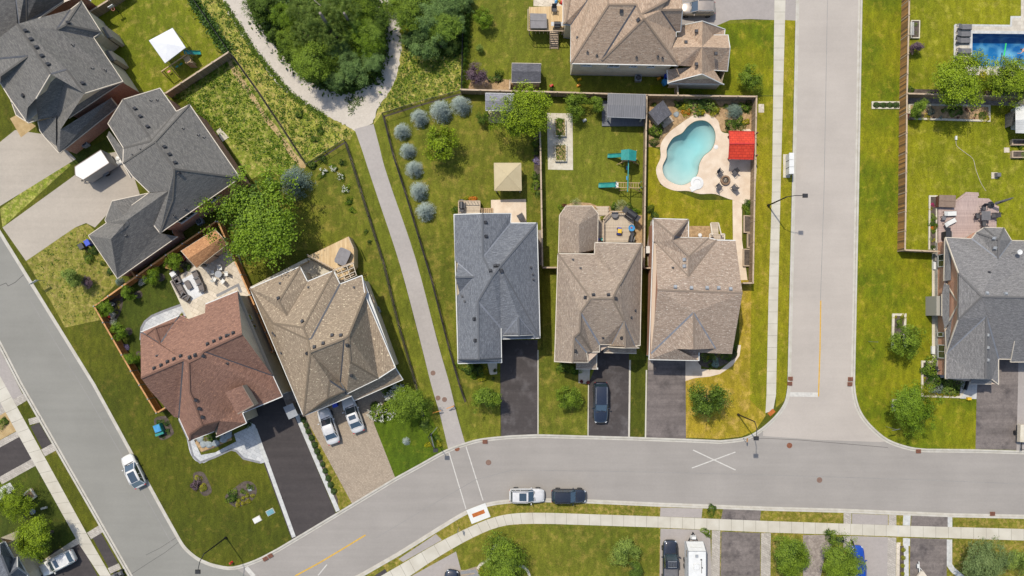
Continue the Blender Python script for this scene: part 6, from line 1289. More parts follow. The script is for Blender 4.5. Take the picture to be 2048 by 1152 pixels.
    for sy in (-1, 1):
        s_ = MB(); s_.box((h - .27, sy * w * .62, hood - .24), (.26, .3, .12), rot=Matrix.Rotation(R(-32 * sy), 3, 'Z')); s_.build('headlight', MT['lamp_w'], t, world=False)
        s_ = MB(); s_.box((-h + .14, sy * w * .66, belt - .17), (.16, .32, .12), rot=Matrix.Rotation(R(28 * sy), 3, 'Z')); s_.build('taillight', MT['lamp_r'], t, world=False)
        s_ = MB(); s_.box((g[3] - .42, sy * (w + .10), belt + .06), (.14, .22, .14), taper=.8); s_.bar((g[3] - .42, sy * w * .93, belt), (g[3] - .42, sy * (w + .05), belt + .03), .06, .05); s_.build('mirror', PAINT[col], t, world=False)
    s_ = MB(); s_.bar((g[3] + .06, -wb * .7, belt + .0), (g[3] + .0, wb * .7, belt + .0), .10, .03); s_.bar((g[3] + .0, -.1, belt + .05), (g[3] - .18, -.62, belt + .12), .03, .02); s_.bar((g[3] + .0, .5, belt + .05), (g[3] - .18, 0, belt + .12), .03, .02); s_.build('wipers', MT['black'], t, world=False)
    # shut lines of the bonnet and doors
    s_ = MB()
    for sy in (-1, 1): s_.bar((g[3] + .1, sy * w * .70, hood + .015), (h - .34, sy * w * .60, hood - .13), .018, .02)
    if kind == 'sedan': s_.bar((g[0] - .02, -w * .7, belt + .035), (g[0] - .02, w * .7, belt + .035), .018, .012)
    s_.build('shut_lines', MT['black'], t, world=False)
    if bed:
        s_ = MB(); s_.box((-h * .58, 0, belt + .06), (h * .76, w * 1.72, .05)); s_.box((-h * .58, 0, belt + .09), (h * .74, w * 1.5, .02)); s_.build('bed_cover', MT['grey'], t, world=False)
        s_ = MB()
        for k in range(6): s_.bar((g[1] + .2, -w * .5 + k * w * .2, zr + .10), (g[2] - .05, -w * .5 + k * w * .2, zr + .10), .025, .025)
        for k in range(6): s_.bar((g[1] + .2 + k * (g[2] - g[1] - .25) / 5, -w * .5, zr + .10), (g[1] + .2 + k * (g[2] - g[1] - .25) / 5, w * .5, zr + .10), .025, .025)
        for sx in (g[1] + .2, g[2] - .05): s_.bar((sx, -w * .55, zr + .12), (sx, w * .55, zr + .12), .09, .05)
        s_.build('roof_basket', MT['steel'], t, world=False)
    return t
car('hatch', 'white', 265, 943, 116, 'white hatchback with a long glass roof parked on the side street', 4.5, 1.84, 1.5, sunroof=1.35)
car('suv', 'white', 113, 1127, 207, 'white crossover with a sunroof on the bottom left driveway', 4.75, 1.86, 1.55, sunroof=.5, z0=.14)
car('sedan', 'silver', 656, 853, 109, 'pale silver saloon without sunroof at the left of the paver driveway', 4.75, 1.84, 1.44, z0=.14)
car('sedan', 'silver', 705, 830, 110, 'pale silver saloon with a sunroof at the right of the paver driveway', 4.75, 1.84, 1.44, sunroof=.55, z0=.14)
car('suv', 'navy', 1202, 806, 270, 'long black estate-like vehicle on the middle driveway', 5.3, 1.95, 1.72, rails=True, z0=.14)
car('suv', 'silver', 1054, 992, 0, 'pale silver crossover with a dark sunroof parked along the south kerb', 4.55, 1.86, 1.62, sunroof=.9, rails=True)
car('suv', 'black', 1138, 993, 0, 'black crossover parked along the south kerb ahead of the silver one', 4.5, 1.86, 1.62, rails=True)
car('suv', 'champagne', 1396, 15, 180, 'champagne coloured crossover beside the large sand house', 4.5, 1.85, 1.65, rails=True, z0=.14)
car('pickup', 'black', 1342, 1128, 90, 'black pickup with a roof basket and grey bed cover', 5.9, 2.0, 1.85, bed=True, z0=.14, name='pickup_truck', cat='pickup truck')
car('suv', 'blue', 1716, 1130, 90, 'bright blue vehicle partly under the tree at the bottom', 4.8, 1.86, 1.75, rails=True, z0=.14)
car('sedan', 'navy', 899, 1177, 80, 'dark car whose nose just shows at the bottom edge on the grey corner drive', 4.7, 1.84, 1.45, z0=.14)

# enclosed white cargo trailer on the west drive
def panelbox(mb, c, d, rz=0, top=0): mb.box(c, d, rz)
p = W(196, 334, 1.3); t = thing('cargo_trailer', 'white enclosed cargo trailer with a pointed nose on the pale west driveway', 'trailer', (p[0], p[1], .14), R(213))
L, Wt, Ht = 3.9, 1.95, 2.0
mb = MB(); pts = [(-L / 2, -Wt / 2), (L / 2, -Wt / 2), (L / 2 + .55, 0), (L / 2, Wt / 2), (-L / 2, Wt / 2)]
mb.prism([Vector((a, b, 0)) for a, b in pts], .45, .45 + Ht, bottom=True); mb.build('body', plain('trailer_white', C(214, 214, 210), C(198, 198, 194), 1, .4, .05), t, world=False)
mb = MB(); mb.prism([Vector((a * 1.0, b, 0)) for a, b in pts], .45 + Ht + .005, .45 + Ht + .03); mb.build('roof', MT['white'], t, world=False)
mb = MB(); Q = [Vector((a, b, .45 + Ht + .02)) for a, b in pts] 
for a, b in zip(Q, Q[1:] + Q[:1]): mb.bar(a, b, .07, .07)
mb.build('roof_trim', MT['trim_b'], t, world=False)
for sy in (-1, 1):
    mb = MB(); mb.tube((-.2, sy * (Wt / 2 + .02), .34), (-.2, sy * (Wt / 2 + .2), .34), .3, .3, 14); mb.build('wheel', MT['tyre'], t, world=False)
    mb = MB(); mb.box((-.2, sy * (Wt / 2 + .12), .70), (.9, .26, .05)); mb.build('mudguard', MT['steel'], t, world=False)
mb = MB(); mb.bar((L / 2 + .1, -.55, .42), (L / 2 + 1.1, 0, .42), .08, .08); mb.bar((L / 2 + .1, .55, .42), (L / 2 + 1.1, 0, .42), .08, .08); mb.tube((L / 2 + .85, .1, .05), (L / 2 + .85, .1, .75), .035, n=6); mb.build('hitch', MT['iron'], t, world=False)
mb = MB(); mb.box((-L / 2 - .01, 0, 1.4), (.02, Wt * .9, 1.7)); mb.build('door', MT['trim_w'], t, world=False)

# travel trailer
p = W(1393, 1135, 2.4); t = thing('camper_trailer', 'white travel trailer with roof vents and a gas bottle cover, beside the black pickup', 'camper', (p[0], p[1], .14), R(90))
L, Wt, Ht = 5.8, 2.25, 2.1
mb = MB(); prof = [(-L / 2, .5), (L / 2 - .1, .5), (L / 2 + .05, 1.2), (L / 2 - .75, .5 + Ht), (-L / 2, .5 + Ht)]
A = [Vector((a, -Wt / 2, b)) for a, b in prof]; B = [Vector((a, Wt / 2, b)) for a, b in prof]; mb.loft([A, B]); mb.build('body', MT['white'], t, world=False)
mb = MB()
for sy in (-1, 1): mb.bar((-L / 2, sy * Wt / 2, .5 + Ht), (L / 2 - .75, sy * Wt / 2, .5 + Ht), .07, .05); mb.bar((L / 2 - .75, sy * Wt / 2, .5 + Ht), (L / 2 + .05, sy * Wt / 2, 1.2), .05, .05)
mb.bar((L / 2 - .75, -Wt / 2, .51 + Ht), (L / 2 - .75, Wt / 2, .51 + Ht), .05, .03); mb.build('trim', MT['steel'], t, world=False)
for dx, dy, s_, m in ((1.55, .05, .36, 'vent_l'), (.2, .1, .75, 'white'), (-1.7, -.2, .36, 'vent_l')): mb = MB(); mb.box((dx, dy, .5 + Ht + .06), (s_, s_, .14), taper=.85); mb.build('roof_vent', MT[m], t, world=False)
mb = MB(); mb.tube((1.1, -.5, .5 + Ht), (1.1, -.5, .62 + Ht), .1, n=8); mb.tube((.1, -.62, .5 + Ht), (.1, -.62, .64 + Ht), .07, n=8); mb.bar((.9, -.55, .53 + Ht), (-.6, -.55, .53 + Ht), .05, .04); mb.build('roof_fittings', MT['vent'], t, world=False)
mb = MB(); mb.box((1.6, Wt / 2 + .01, 1.8), (.9, .03, .55)); mb.build('window', MT['autoglass'], t, world=False)
mb = MB(); mb.box((L / 2 + .02 - .3, 0, 1.9), (.05, 1.4, .5), rot=Matrix.Rotation(R(-30), 3, 'Y')); mb.build('front_panel', MT['trim_w'], t, world=False)
mb = MB(); mb.box((L / 2 + .42, .0, .75), (.45, .75, .5), taper=.7); mb.build('gas_cover', MT['white'], t, world=False)
mb = MB(); mb.bar((L / 2 - .1, -.6, .45), (L / 2 + 1.0, 0, .45), .09, .09); mb.bar((L / 2 - .1, .6, .45), (L / 2 + 1.0, 0, .45), .09, .09); mb.tube((L / 2 + .9, 0, .1), (L / 2 + .9, 0, .8), .04, n=6); mb.build('hitch', MT['iron'], t, world=False)
for sy in (-1, 1):
    for dx in (-.45, .35): mb = MB(); mb.tube((dx, sy * (Wt / 2 - .12), .33), (dx, sy * (Wt / 2 + .03), .33), .33, .33, 14); mb.build('wheel', MT['tyre'], t, world=False)

# utility trailer at the right edge and boat-style trailer tongue at the bottom
p = W(2045, 866, .7); t = thing('utility_trailer', 'beige covered utility trailer at the right edge beside the worn driveway', 'trailer', (p[0], p[1], .14), R(-92))
mb = MB(); mb.box((0, 0, .75), (2.3, 1.3, .5), taper=.94); mb.build('body', MT['trim'], t, world=False)
mb = MB(); mb.box((0, 0, 1.02), (2.2, 1.2, .06)); mb.build('lid', MT['stone_cream'], t, world=False)
mb = MB(); mb.bar((1.1, 0, .5), (2.3, 0, .45), .08, .08); mb.tube((2.1, .12, .1), (2.1, .12, .7), .04, n=6); mb.build('hitch', MT['iron'], t, world=False)
for sy in (-1, 1): mb = MB(); mb.tube((0, sy * .68, .28), (0, sy * .84, .28), .28, .28, 14); mb.build('wheel', MT['tyre'], t, world=False)
p = W(1842, 1150, .6); t = thing('boat_trailer', 'cream trailer nose with its long drawbar at the bottom edge on the dark drive', 'trailer', (p[0], p[1], .14), R(92))
mb = MB(); mb.prism([Vector(q) for q in ((-2.5, -.9, 0), (-.5, -.9, 0), (.55, -.2, 0), (.55, .1, 0), (-.5, .9, 0), (-2.5, .9, 0))], .45, .75, bottom=True); mb.build('body', MT['trim'], t, world=False)
mb = MB(); mb.bar((.2, .2, .55), (1.75, .25, .5), .1, .1); mb.box((1.2, .42, .55), (.5, .16, .16)); mb.bar((.4, -.3, .6), (1.0, .2, .55), .05, .05); mb.build('drawbar', MT['trim_w'], t, world=False)
for sy in (-1, 1): mb = MB(); mb.tube((-1.4, sy * .95, .28), (-1.4, sy * 1.1, .28), .28, .28, 14); mb.build('wheel', MT['tyre'], t, world=False)
def bx(n, m, t, *a, **k): q = MB(); q.box(*a, **k); return q.build(n, MT[m], t, world=False)
def bw(n, m, t, *a, **k): q = MB(); q.box(*a, **k); return q.build(n, MT[m], t)
# ================================================================== GARDEN BUILDINGS AND FURNITURE
def frame4(s_, z): return [W(*map(float, q.split(',')), z) for q in s_.split()]
def uvpoly(mb, P):
    if area(P) < 0: P = P[::-1]
    n = Vector((0, 0, 0))
    for i in range(len(P)): n += P[i].cross(P[(i + 1) % len(P)])
    n.normalize(); u = Vector((0, 0, 1)).cross(n); u = u.normalized() if u.length > 1e-3 else Vector((1, 0, 0)); w = n.cross(u); mb.poly(P, [(p.dot(u), p.dot(w)) for p in P])
def shed(label, corners, ze, rise, along, mats, name='garden_shed', cat='shed', wall_z0=.13, over=.2, open_=False, posts=None, hipped=False, group=None, doors=None):
    """corners: four eave corners in photo pixels; along: 0 ridge parallel to side 0-1, 1 parallel to side 1-2"""
    P = frame4(corners, ze); a, b, c, d = P if along == 0 else (P[1], P[2], P[3], P[0]); up = Vector((0, 0, rise)); cen = (a + b + c + d) / 4
    t = thing(name, label, cat, (cen[0], cen[1], .13), 0, group)
    r1, r2 = (a + d) / 2 + up, (b + c) / 2 + up
    mb = MB()
    if hipped: ap = cen + up; [uvpoly(mb, [q, s_, ap]) for q, s_ in ((a, b), (b, c), (c, d), (d, a))]
    elif rise == 0: uvpoly(mb, [a, b, c, d])
    else: uvpoly(mb, [a, b, r2, r1]); uvpoly(mb, [d, c, r2, r1])
    mb.build('roof', MT[mats[0]], t)
    u = MB(); dz = Vector((0, 0, .07)); u.poly([p - dz for p in (a, b, c, d)][::-1]); 
    for q, s_ in ((a, b), (b, c), (c, d), (d, a)): u.bar(q - dz * .6, s_ - dz * .6, .05, .12)
    if hipped:
        for q in (a, b, c, d): u.bar(q, cen + up, .05, .04)
    u.build('roof_edge', MT[mats[2]], t)
    Q = inset([Vector((p[0], p[1], 0)) for p in (a, b, c, d)], over)
    if not open_:
        w = MB()
        for i in range(4):
            p, q = Q[i], Q[(i + 1) % 4]; L = (q - p).length; w.poly([(p[0], p[1], wall_z0), (q[0], q[1], wall_z0), (q[0], q[1], ze), (p[0], p[1], ze)], [(0, 0), (L, 0), (L, ze), (0, ze)])
        if rise and not hipped:
            for e1, e2, r in ((a, d, r1), (b, c, r2)): k = (cen - r) * .04; w.poly([e1 + k, e2 + k, r + k - Vector((0, 0, .05))], [(0, 0), (2, 0), (1, 1)])
        w.build('wall', MT[mats[1]], t)
    else:
        for q in Q: m = MB(); m.box((q[0], q[1], ze / 2 + .06), (.16, .16, ze - .12)); m.build('post', MT[mats[1]], t)
        m = MB()
        for i in range(4): m.bar(Q[i] + Vector((0, 0, ze - .2)), Q[(i + 1) % 4] + Vector((0, 0, ze - .2)), .08, .18)
        m.build('beam', MT[mats[1]], t)
    return t, Q
def slabthing(name, label, cat, s_, z0, z1, mat, group=None, rail=None, parts=None):
    P = PP(s_, z1); c = sum(P, Vector()) / len(P); t = thing(name, label, cat, (c[0], c[1], z0), 0, group); mb = MB(); mb.prism(P, z0, z1); mb.build('platform', MT[mat], t); return t
shed('slate grey roofed garden shed in the top yard against the long fence', "1024,126 1082,127 1081,165 1023,165", 2.4, .55, 0, ('slate', 'siding', 'trim'), over=.1)
t, Q = shed('grey shingled garden shelter under the big maple', "971,186 1028,187 1027,222 971,221", 2.5, .5, 0, ('slate2', 'trim_b', 'trim_w'), 'garden_shelter', 'shelter', open_=True)
mb = MB(); c = W(997, 218, .2); mb.box((c[0], c[1], .2), (2.6, 3.6, .14)); mb.build('floor', MT['deck_old'], t)
for dx in (-.7, .7): bw('bench', 'wood', t, (c[0] + dx, c[1] + .5, .55), (.9, .5, .5))
bw('step', 'wood', t, (W(1000, 231, .3)[0], W(1000, 231, .3)[1], .3), (.9, .9, .06))
t, Q = shed('beige square canvas gazebo on the spruce yard lawn', "988,326 1042,326 1043,381 989,381", 2.5, .75, 0, ('canvas_b', 'vent_l', 'canvas_b'), 'gazebo', 'gazebo', open_=True, hipped=True)
mb = MB()
for i in range(4): mb.bar(Q[i] + Vector((0, 0, 2.0)), Q[(i + 1) % 4] + Vector((0, 0, 2.0)), .1, .25)
mb.build('curtain', MT['white'], t)
# grey metal roofed shelter on a grey deck
slabthing('garden_deck', 'grey board deck under the metal roofed shelter', 'deck', "1204,201 1291,203 1291,252 1204,252", .13, .32, 'deck_grey')
t, Q = shed('grey ribbed metal roofed shelter against the fence corner', "1216,187 1291,189 1290,237 1215,234", 2.7, .25, 0, ('greymetal', 'trim_w', 'vent_l'), 'garden_shelter', 'shelter', open_=True, over=.25)
t, Q = shed('small dark felt roofed playhouse shed set askew by the pool', "1297,225 1326,201 1344,228 1316,250", 2.0, .7, 1, ('slate', 'siding', 'vent'), 'garden_shed', over=.12)
mb = MB()
for x, y, a in ((1334, 244, 0),): p = W(x, y, .3); mb.box((p[0], p[1], .25), (1.6, .8, .12), R(38))
mb.build('porch', MT['deck_old'], t)
# red roofed shelter
P = frame4("1458,262 1508,263 1506,319 1457,318", 2.5); r1, r2 = W(1459, 287, 3.3), W(1509, 287, 3.3); cen = sum(P, Vector()) / 4
t = thing('garden_shelter', 'bright red tiled roof shelter on the kidney pool terrace', 'shelter', (cen[0], cen[1], .15))
mb = MB(); uvpoly(mb, [P[0], P[1], r2, r1]); uvpoly(mb, [P[3], P[2], r2, r1]); mb.build('roof', MT['redroof'], t)
mb = MB(); mb.bar(r1, r2, .18, .06); [mb.bar(p, q, .06, .1) for p, q in ((P[0], P[1]), (P[3], P[2]), (P[0], r1), (r1, P[3]), (P[1], r2), (r2, P[2]))]; mb.build('ridge', MT['red'], t)
for x, y in ((1456, 274), (1456, 318), (1504, 274), (1503, 318)):
    p = W(x, y, .15); m = MB(); m.box((p[0], p[1], 1.3), (.15, .15, 2.4)); d = Vector((cen[0] - p[0], cen[1] - p[1], 0)).normalized() * .7; m.bar((p[0], p[1], 1.7), (p[0] + d[0], p[1] + d[1], 2.45), .09, .09); m.build('post', MT['wood_d'], t)
bw('bar_counter', 'wood_d', t, (W(1480, 290, .6)[0], W(1480, 290, .6)[1], .5), (1.5, .9, .7))
# cedar roofed pavilion
P = frame4("362,502 430,459 455,488 393,536", 2.7); t = thing('pavilion', 'cedar brown shingled pavilion in the fenced garden corner', 'pavilion', ((P[0][0] + P[2][0]) / 2, (P[0][1] + P[2][1]) / 2, .15))
r1, r2 = W(376, 518, 3.6), W(444, 474, 3.6); mb = MB(); uvpoly(mb, [P[0], P[1], r2, r1]); uvpoly(mb, [P[3], P[2], r2, r1]); mb.build('roof', MT['r_cedar'], t)
mb = MB(); [mb.bar(p - Vector((0, 0, .08)), q - Vector((0, 0, .08)), .06, .16) for p, q in ((P[0], P[1]), (P[3], P[2]), (P[0], r1), (r1, P[3]), (P[1], r2), (r2, P[2]))]; mb.build('roof_edge', MT['stone_cream'], t)
Q = inset([Vector((p[0], p[1], 0)) for p in P], .35)
for i in range(4): bw('post', 'stonewall', t, (Q[i][0], Q[i][1], 1.4), (.3, .3, 2.6), R(35))
m = MB(); a, b = sorted(Q, key=lambda q: q[1])[:2]; a, b = Q[2], Q[3]
for f in (.3, .7):
    q = Q[3].lerp(Q[2], f); q2 = Q[0].lerp(Q[1], f); m.box((q2[0], q2[1], 1.3), (1.6, .3, 2.3), R(33))
m.build('back_wall', MT['brick_red'], t)
# white shed, right edge
P = frame4("2018,218 2070,215 2070,262 2018,258", 2.3); c = W(2045, 240, .2); t = thing('garden_shed', 'white plastic shed with louvred doors at the right edge', 'shed', (c[0], c[1], .15))
mb = MB(); A = [W(2032, 216, 2.9), W(2090, 214, 2.9), W(2090, 262, 2.9), W(2032, 262, 2.9)]; mb.prism([W(2020, 220, 0), W(2090, 218, 0), W(2090, 262, 0), W(2020, 260, 0)], .14, 2.2); mb.build('wall', MT['white'], t)
mb = MB(); uvpoly(mb, [W(2031, 213, 2.35), W(2090, 211, 2.35), W(2090, 238, 3.0), W(2031, 240, 3.0)]); uvpoly(mb, [W(2031, 240, 3.0), W(2090, 238, 3.0), W(2090, 268, 2.35), W(2031, 266, 2.35)])
mb.build('roof', bricks('white_shed_roof', C(228, 228, 224), C(218, 218, 214), C(180, 180, 178), 5, .3), t)
mb = MB(); p, q = W(2019, 226, 1.0), W(2019, 253, 1.0)
mb.bar((p[0] - .05, p[1], 1.05), (q[0] - .05, q[1], 1.05), .05, 1.6); mb.build('door', MT['grey'], t)
# canopy playset, upper left
P = frame4("298,81 345,56 371,95 330,126", 3.0); c = sum(P, Vector()) / 4; t = thing('canopy', 'big white flat canopy beside the wooden swing frame', 'canopy', (c[0], c[1], .14))
mb = MB(); n = 6; ap = c + Vector((0, 0, .25))
for p, q in zip(P, P[1:] + P[:1]): mb.poly([p, q, ap][::-1] if area([p, q, ap]) < 0 else [p, q, ap])
mb.build('cover', MT['canvas_w'], t); mb = MB(); [mb.bar(p - Vector((0, 0, .06)), q - Vector((0, 0, .06)), .05, .1) for p, q in zip(P, P[1:] + P[:1])]; mb.build('valance', MT['vent_l'], t)
Q = inset([Vector((p[0], p[1], 0)) for p in P], .12)
for q in Q: m = MB(); m.tube((q[0], q[1], .1), (q[0], q[1], 2.95), .035, n=6); m.build('post', MT['vent_l'], t)
def slide(t, a, b, z1, mat='teal', w=.5):
    """curved chute from a (high) to b (low)"""
    a, b = Vector(a), Vector(b); d = (b - a); d[2] = 0; L = d.length; d.normalize(); nn = Vector((-d[1], d[0], 0)); R_ = []
    for i in range(9):
        u = i / 8; z = z1 * (1 - u) ** 1.15 + .25 * math.sin(u * math.pi * .5) * .6; c_ = a + d * L * u; c_[2] = max(.28, z + .1)
        R_.append([c_ + nn * w / 2 + Vector((0, 0, .14)), c_ + nn * w * .42, c_ + nn * w * .2 - Vector((0, 0, .04)), c_ - nn * w * .2 - Vector((0, 0, .04)), c_ - nn * w * .42, c_ - nn * w / 2 + Vector((0, 0, .14)), c_ - nn * (w / 2 + .03) + Vector((0, 0, .1)), c_ - nn * w * .3 - Vector((0, 0, .09)), c_ + nn * w * .3 - Vector((0, 0, .09)), c_ + nn * (w / 2 + .03) + Vector((0, 0, .1))])
    mb = MB(); mb.loft(R_, closed=True); mb.build('slide', MT[mat], t, smooth=False)
c = W(365, 125, .14); t = thing('swing_set', 'wooden swing frame with teal slide, climbing board and yellow platform', 'play set', (c[0], c[1], .14))
mb = MB(); mb.bar(W(323, 143, 2.2), W(373, 109, 2.2), .1, .14); mb.build('top_beam', MT['wood'], t)
for s_ in (((323, 143, 2.2), (334, 154, .14)), ((323, 143, 2.2), (327, 140, .14)), ((340, 133, 2.2), (358, 154, .14)), ((369, 112, 2.2), (360, 112, .14))): m = MB(); m.bar(W(*s_[0]), W(*s_[1]), .09, .09); m.build('leg', MT['wood'], t)
mb = MB(); p = W(366, 106, 1.3); mb.box(p, (.75, .9, .1), R(32)); mb.build('platform', MT['yellow'], t)
mb = MB(); p = W(375, 119, 1.5); mb.box(p, (.8, .8, .06), R(32)); mb.build('deck', MT['wood'], t)
for q in (-1, 1): 
    for s_ in (-1, 1): m = MB(); v = Matrix.Rotation(R(32), 3, 'Z') @ Vector((q * .38, s_ * .38, 0)); m.box((p[0] + v[0], p[1] + v[1], .95), (.09, .09, 1.7)); m.build('leg', MT['wood'], t)
mb = MB(); a, b = W(379, 124, 1.5), W(388, 135, .2); mb.bar(a, b, .9, .06); mb.build('climbing_board', MT['wood_gr_t'], t)
mb = MB(); d = b - a
for i in range(6): q = a + d * (.15 + .14 * i); mb.box((q[0] + (i % 2) * .2 - .1, q[1], q[2] + .09), (.1, .08, .08))
mb.build('climbing_grips', MT['red'], t)
slide(t, W(378, 113, 0), W(403, 107, 0), 1.4)
for x0, y0, m_, k in ((354, 133, 'teal', 'seat'), (362, 128, 'teal', 'seat'), (338, 143, 'red', 'seat')):
    m = MB(); q = W(x0, y0, .55); m.box(q, (.42, .2, .05), R(35)); m.tube(q + Vector((-.18, -.1, 0)), q + Vector((-.18, -.1, 1.6)), .012, n=4); m.tube(q + Vector((.18, .1, 0)), q + Vector((.18, .1, 1.6)), .012, n=4); m.build('swing', MT[m_], t)
mb = MB(); c = W(184, 14, 0); t = thing('basketball_hoop', 'red basketball hoop mounted above the upper left fence', 'hoop', (W(222, 13, .13)[0], W(222, 13, .13)[1], .13)); q = W(222, 13, 2.0); mb.box(q, (.7, .06, .5), R(32)); mb.build('backboard', MT['white'], t)
mb = MB(); 
for i in range(12): a, b = i * .5236, (i + 1) * .5236; mb.bar(q + Vector((.2 + .2 * math.cos(a), -.3 + .2 * math.sin(a), -.1)), q + Vector((.2 + .2 * math.cos(b), -.3 + .2 * math.sin(b), -.1)), .03, .03)
mb.build('ring', MT['red'], t); mb = MB(); mb.tube((q[0], q[1] + .1, .1), (q[0], q[1] + .1, 2), .05); mb.build('pole', MT['iron'], t)
# teal play tower with two slides and swing beam
c = W(1250, 312, .14); t = thing('play_tower', 'teal roofed play tower with a slide, swing beam and monkey bars slide', 'play set', (c[0], c[1], .14))
A = [W(1242.5, 300, 2.6), W(1258, 298, 3.1), W(1273, 302, 2.6), W(1272, 322, 2.6), W(1258, 320, 3.1), W(1242, 320, 2.6)]
mb = MB(); uvpoly(mb, [A[0], A[1], A[4], A[5]]); uvpoly(mb, [A[1], A[2], A[3], A[4]]); 
mb.build('roof', MT['teal'], t)
for x, y in ((1245, 305), (1270, 305), (1245, 322), (1270, 322)): m = MB(); p = W(x, y, 1.4); m.box((p[0], p[1], 1.4), (.1, .1, 2.5)); m.build('leg', MT['wood'], t)
mb = MB(); p = W(1258, 313, 1.4); mb.box((p[0], p[1], 1.35), (1.6, 1.2, .08)); mb.build('deck', MT['wood'], t)
slide(t, W(1244, 311, 1.4), W(1215, 312, .2), 1.45)
mb = MB(); p0, p1 = W(1257, 320, 2.35), W(1255, 384, 2.35); mb.bar(p0, p1, .12, .14); mb.build('swing_beam', MT['teal'], t)
for s_ in (((1256, 372, 2.3), (1282, 384, .14)), ((1256, 380, 2.3), (1238, 381, .14)), ((1250, 322, 1.6), (1234, 329, .14)), ((1264, 322, 1.6), (1277, 329, .14))): m = MB(); m.bar(W(*s_[0]), W(*s_[1]), .08, .08); m.build('leg', MT['wood'], t)
for y in (336, 356): m = MB(); q = W(1254.5, y, .6); m.box(q, (.24, .5, .05)); m.tube(q + Vector((0, .2, 0)), q + Vector((0, .2, 1.7)), .012, n=4); m.tube(q + Vector((0, -.2, 0)), q + Vector((0, -.2, 1.7)), .012, n=4); m.build('swing', MT['lblue'], t)
mb = MB(); 
for s_ in (-1, 1): mb.bar(W(1233, 370 + s_ * 5, 2.0), W(1281, 371 + s_ * 5, 2.0), .07, .09)
for i in range(9): mb.tube(W(1237 + i * 5, 365, 2.0), W(1237 + i * 5, 376, 2.0), .03, n=6)
mb.build('monkey_bars', MT['wood'], t)
mb = MB(); p = W(1233, 370, 1.4); mb.box((p[0], p[1], 1.35), (.5, .75, .1)); mb.build('platform', MT['white'], t); slide(t, W(1231, 370, 1.4), W(1197, 371, .2), 1.45, w=.6)
for s_ in ((1230, 366), (1230, 375), (1280, 366), (1280, 377)): m = MB(); p = W(*s_, 1.0); m.bar((p[0], p[1], .14), (p[0], p[1], 2.0), .08, .08); m.build('leg', MT['teal'], t)
# raised beds
def bedbox(label, s_, h=.35, wmat='wood', soil='soil', rows=None, name='raised_bed', cat='raised bed', group=None, tw=.12, pal='green', leaf_n=(4, 5)):
    P = PP(s_, .14); c = sum(P, Vector()) / len(P); t = thing(name, label, cat, (c[0], c[1], .14), 0, group); mb = MB(); z1 = .14 + h
    In = inset(P, tw); Pn = P if area(P) > 0 else P[::-1]
    for i in range(len(Pn)):
        j = (i + 1) % len(Pn); q = [Pn[i], Pn[j], In[j], In[i]]; mb.prism(q, .12, z1)
    mb.build('edging', MT[wmat], t); mb = MB(); mb.poly([(p[0], p[1], z1 - .07) for p in In]); mb.build('soil', MT[soil], t)
    if rows:
        me = leafmesh('plants', *crown_spray(5, 60, .3), LM[pal], .3, 4)
        a, b, d = In[0], In[1], In[3] if len(In) > 3 else In[2]; Cn = []; Nn = []; S = []; T = []; r = np.random.RandomState(len(s_))
        for i in range(rows[0]):
            for j in range(rows[1]):
                q = a + (b - a) * ((i + .5) / rows[0]) + (d - a) * ((j + .5) / rows[1]); k = 8; v = r.normal(size=(k, 3)) * .13; v[:, 2] = np.abs(v[:, 2]) * .8 + z1; v[:, 0] += q[0]; v[:, 1] += q[1]
                Cn.append(v - np.array(c)); Nn.append(r.normal(size=(k, 3)) * .5 + [0, 0, .8]); S.append(np.full(k, .09)); T.append(np.full(k, r.rand() * .6))
        me = leafmesh('plants', np.concatenate(Cn), np.concatenate(Nn), np.concatenate(S), np.concatenate(T), LM[pal], .5, 4); o = bpy.data.objects.new('plants', me); COL.objects.link(o); o.parent = t; o['kind'] = 'stuff'
    return t
bedbox('upper timber raised bed with rows of seedlings on the paved pad', "1108,238 1131,239 1132,274 1109,274", .4, 'stone_cream', 'dirt', rows=(4, 7)); bedbox('lower timber raised bed with rows of seedlings on the paved pad', "1109,290 1133,290 1133,324 1110,324", .4, 'stone_cream', 'dirt', rows=(4, 7))
plant('mound', 'bright', 1119, 243, 8, 'lime foliage at the top end of the upper raised bed', 'shrub', z0=.4); plant('mound', 'bright', 1119, 270, 5, 'lime foliage at the lower end of the upper raised bed', 'shrub', z0=.4)
for s_, l in (("1486,431 1501,432 1501,466 1486,466", 'upper timber planter with bare soil along the side path'), ("1493,467 1501,467 1501,496 1493,496", 'narrow timber planter with bare soil along the side path'), ("1485,498 1501,498 1501,533 1485,533", 'lower timber planter with bare soil along the side path')): bedbox(l, s_, .35, 'wood_gr_t', 'soil')
bedbox('pale stone edged kerbed bed holding four clipped balls', "1743,203 1800,203 1800,218 1743,218", .1, 'stone_cream', 'soil', name='kerbed_bed', cat='garden bed', tw=.2)
bedbox('long pale edged flower bed behind the shadowbox fence', "1816,207 1980,210 1980,244 1816,239", .12, 'stone_cream', 'mulch', name='garden_bed', cat='garden bed', tw=.25)
bedbox('pale edged rectangular bed with a tree on the east lawn', "1784,627 1812,627 1810,697 1782,697", .14, 'stone_cream', 'soil', name='garden_bed', cat='garden bed', tw=.3)
bedbox('small pale edged square bed half hidden by the spreading east tree', "1784,798 1804,800 1804,822 1783,821", .14, 'stone_cream', 'soil', name='garden_bed', cat='garden bed', tw=.2)
bedbox('L-shaped pale edged front bed of the east house', "1842,721 1868,722 1868,756 1945,760 1920,796 1842,794", .12, 'stone_cream', 'soil', name='garden_bed', cat='garden bed', tw=.25)
bedbox('narrow cream edged bed along the composite deck', "1857,391 1874,391 1873,500 1856,500", .15, 'stone_cream', 'soil', name='garden_bed', cat='garden bed', tw=.2)
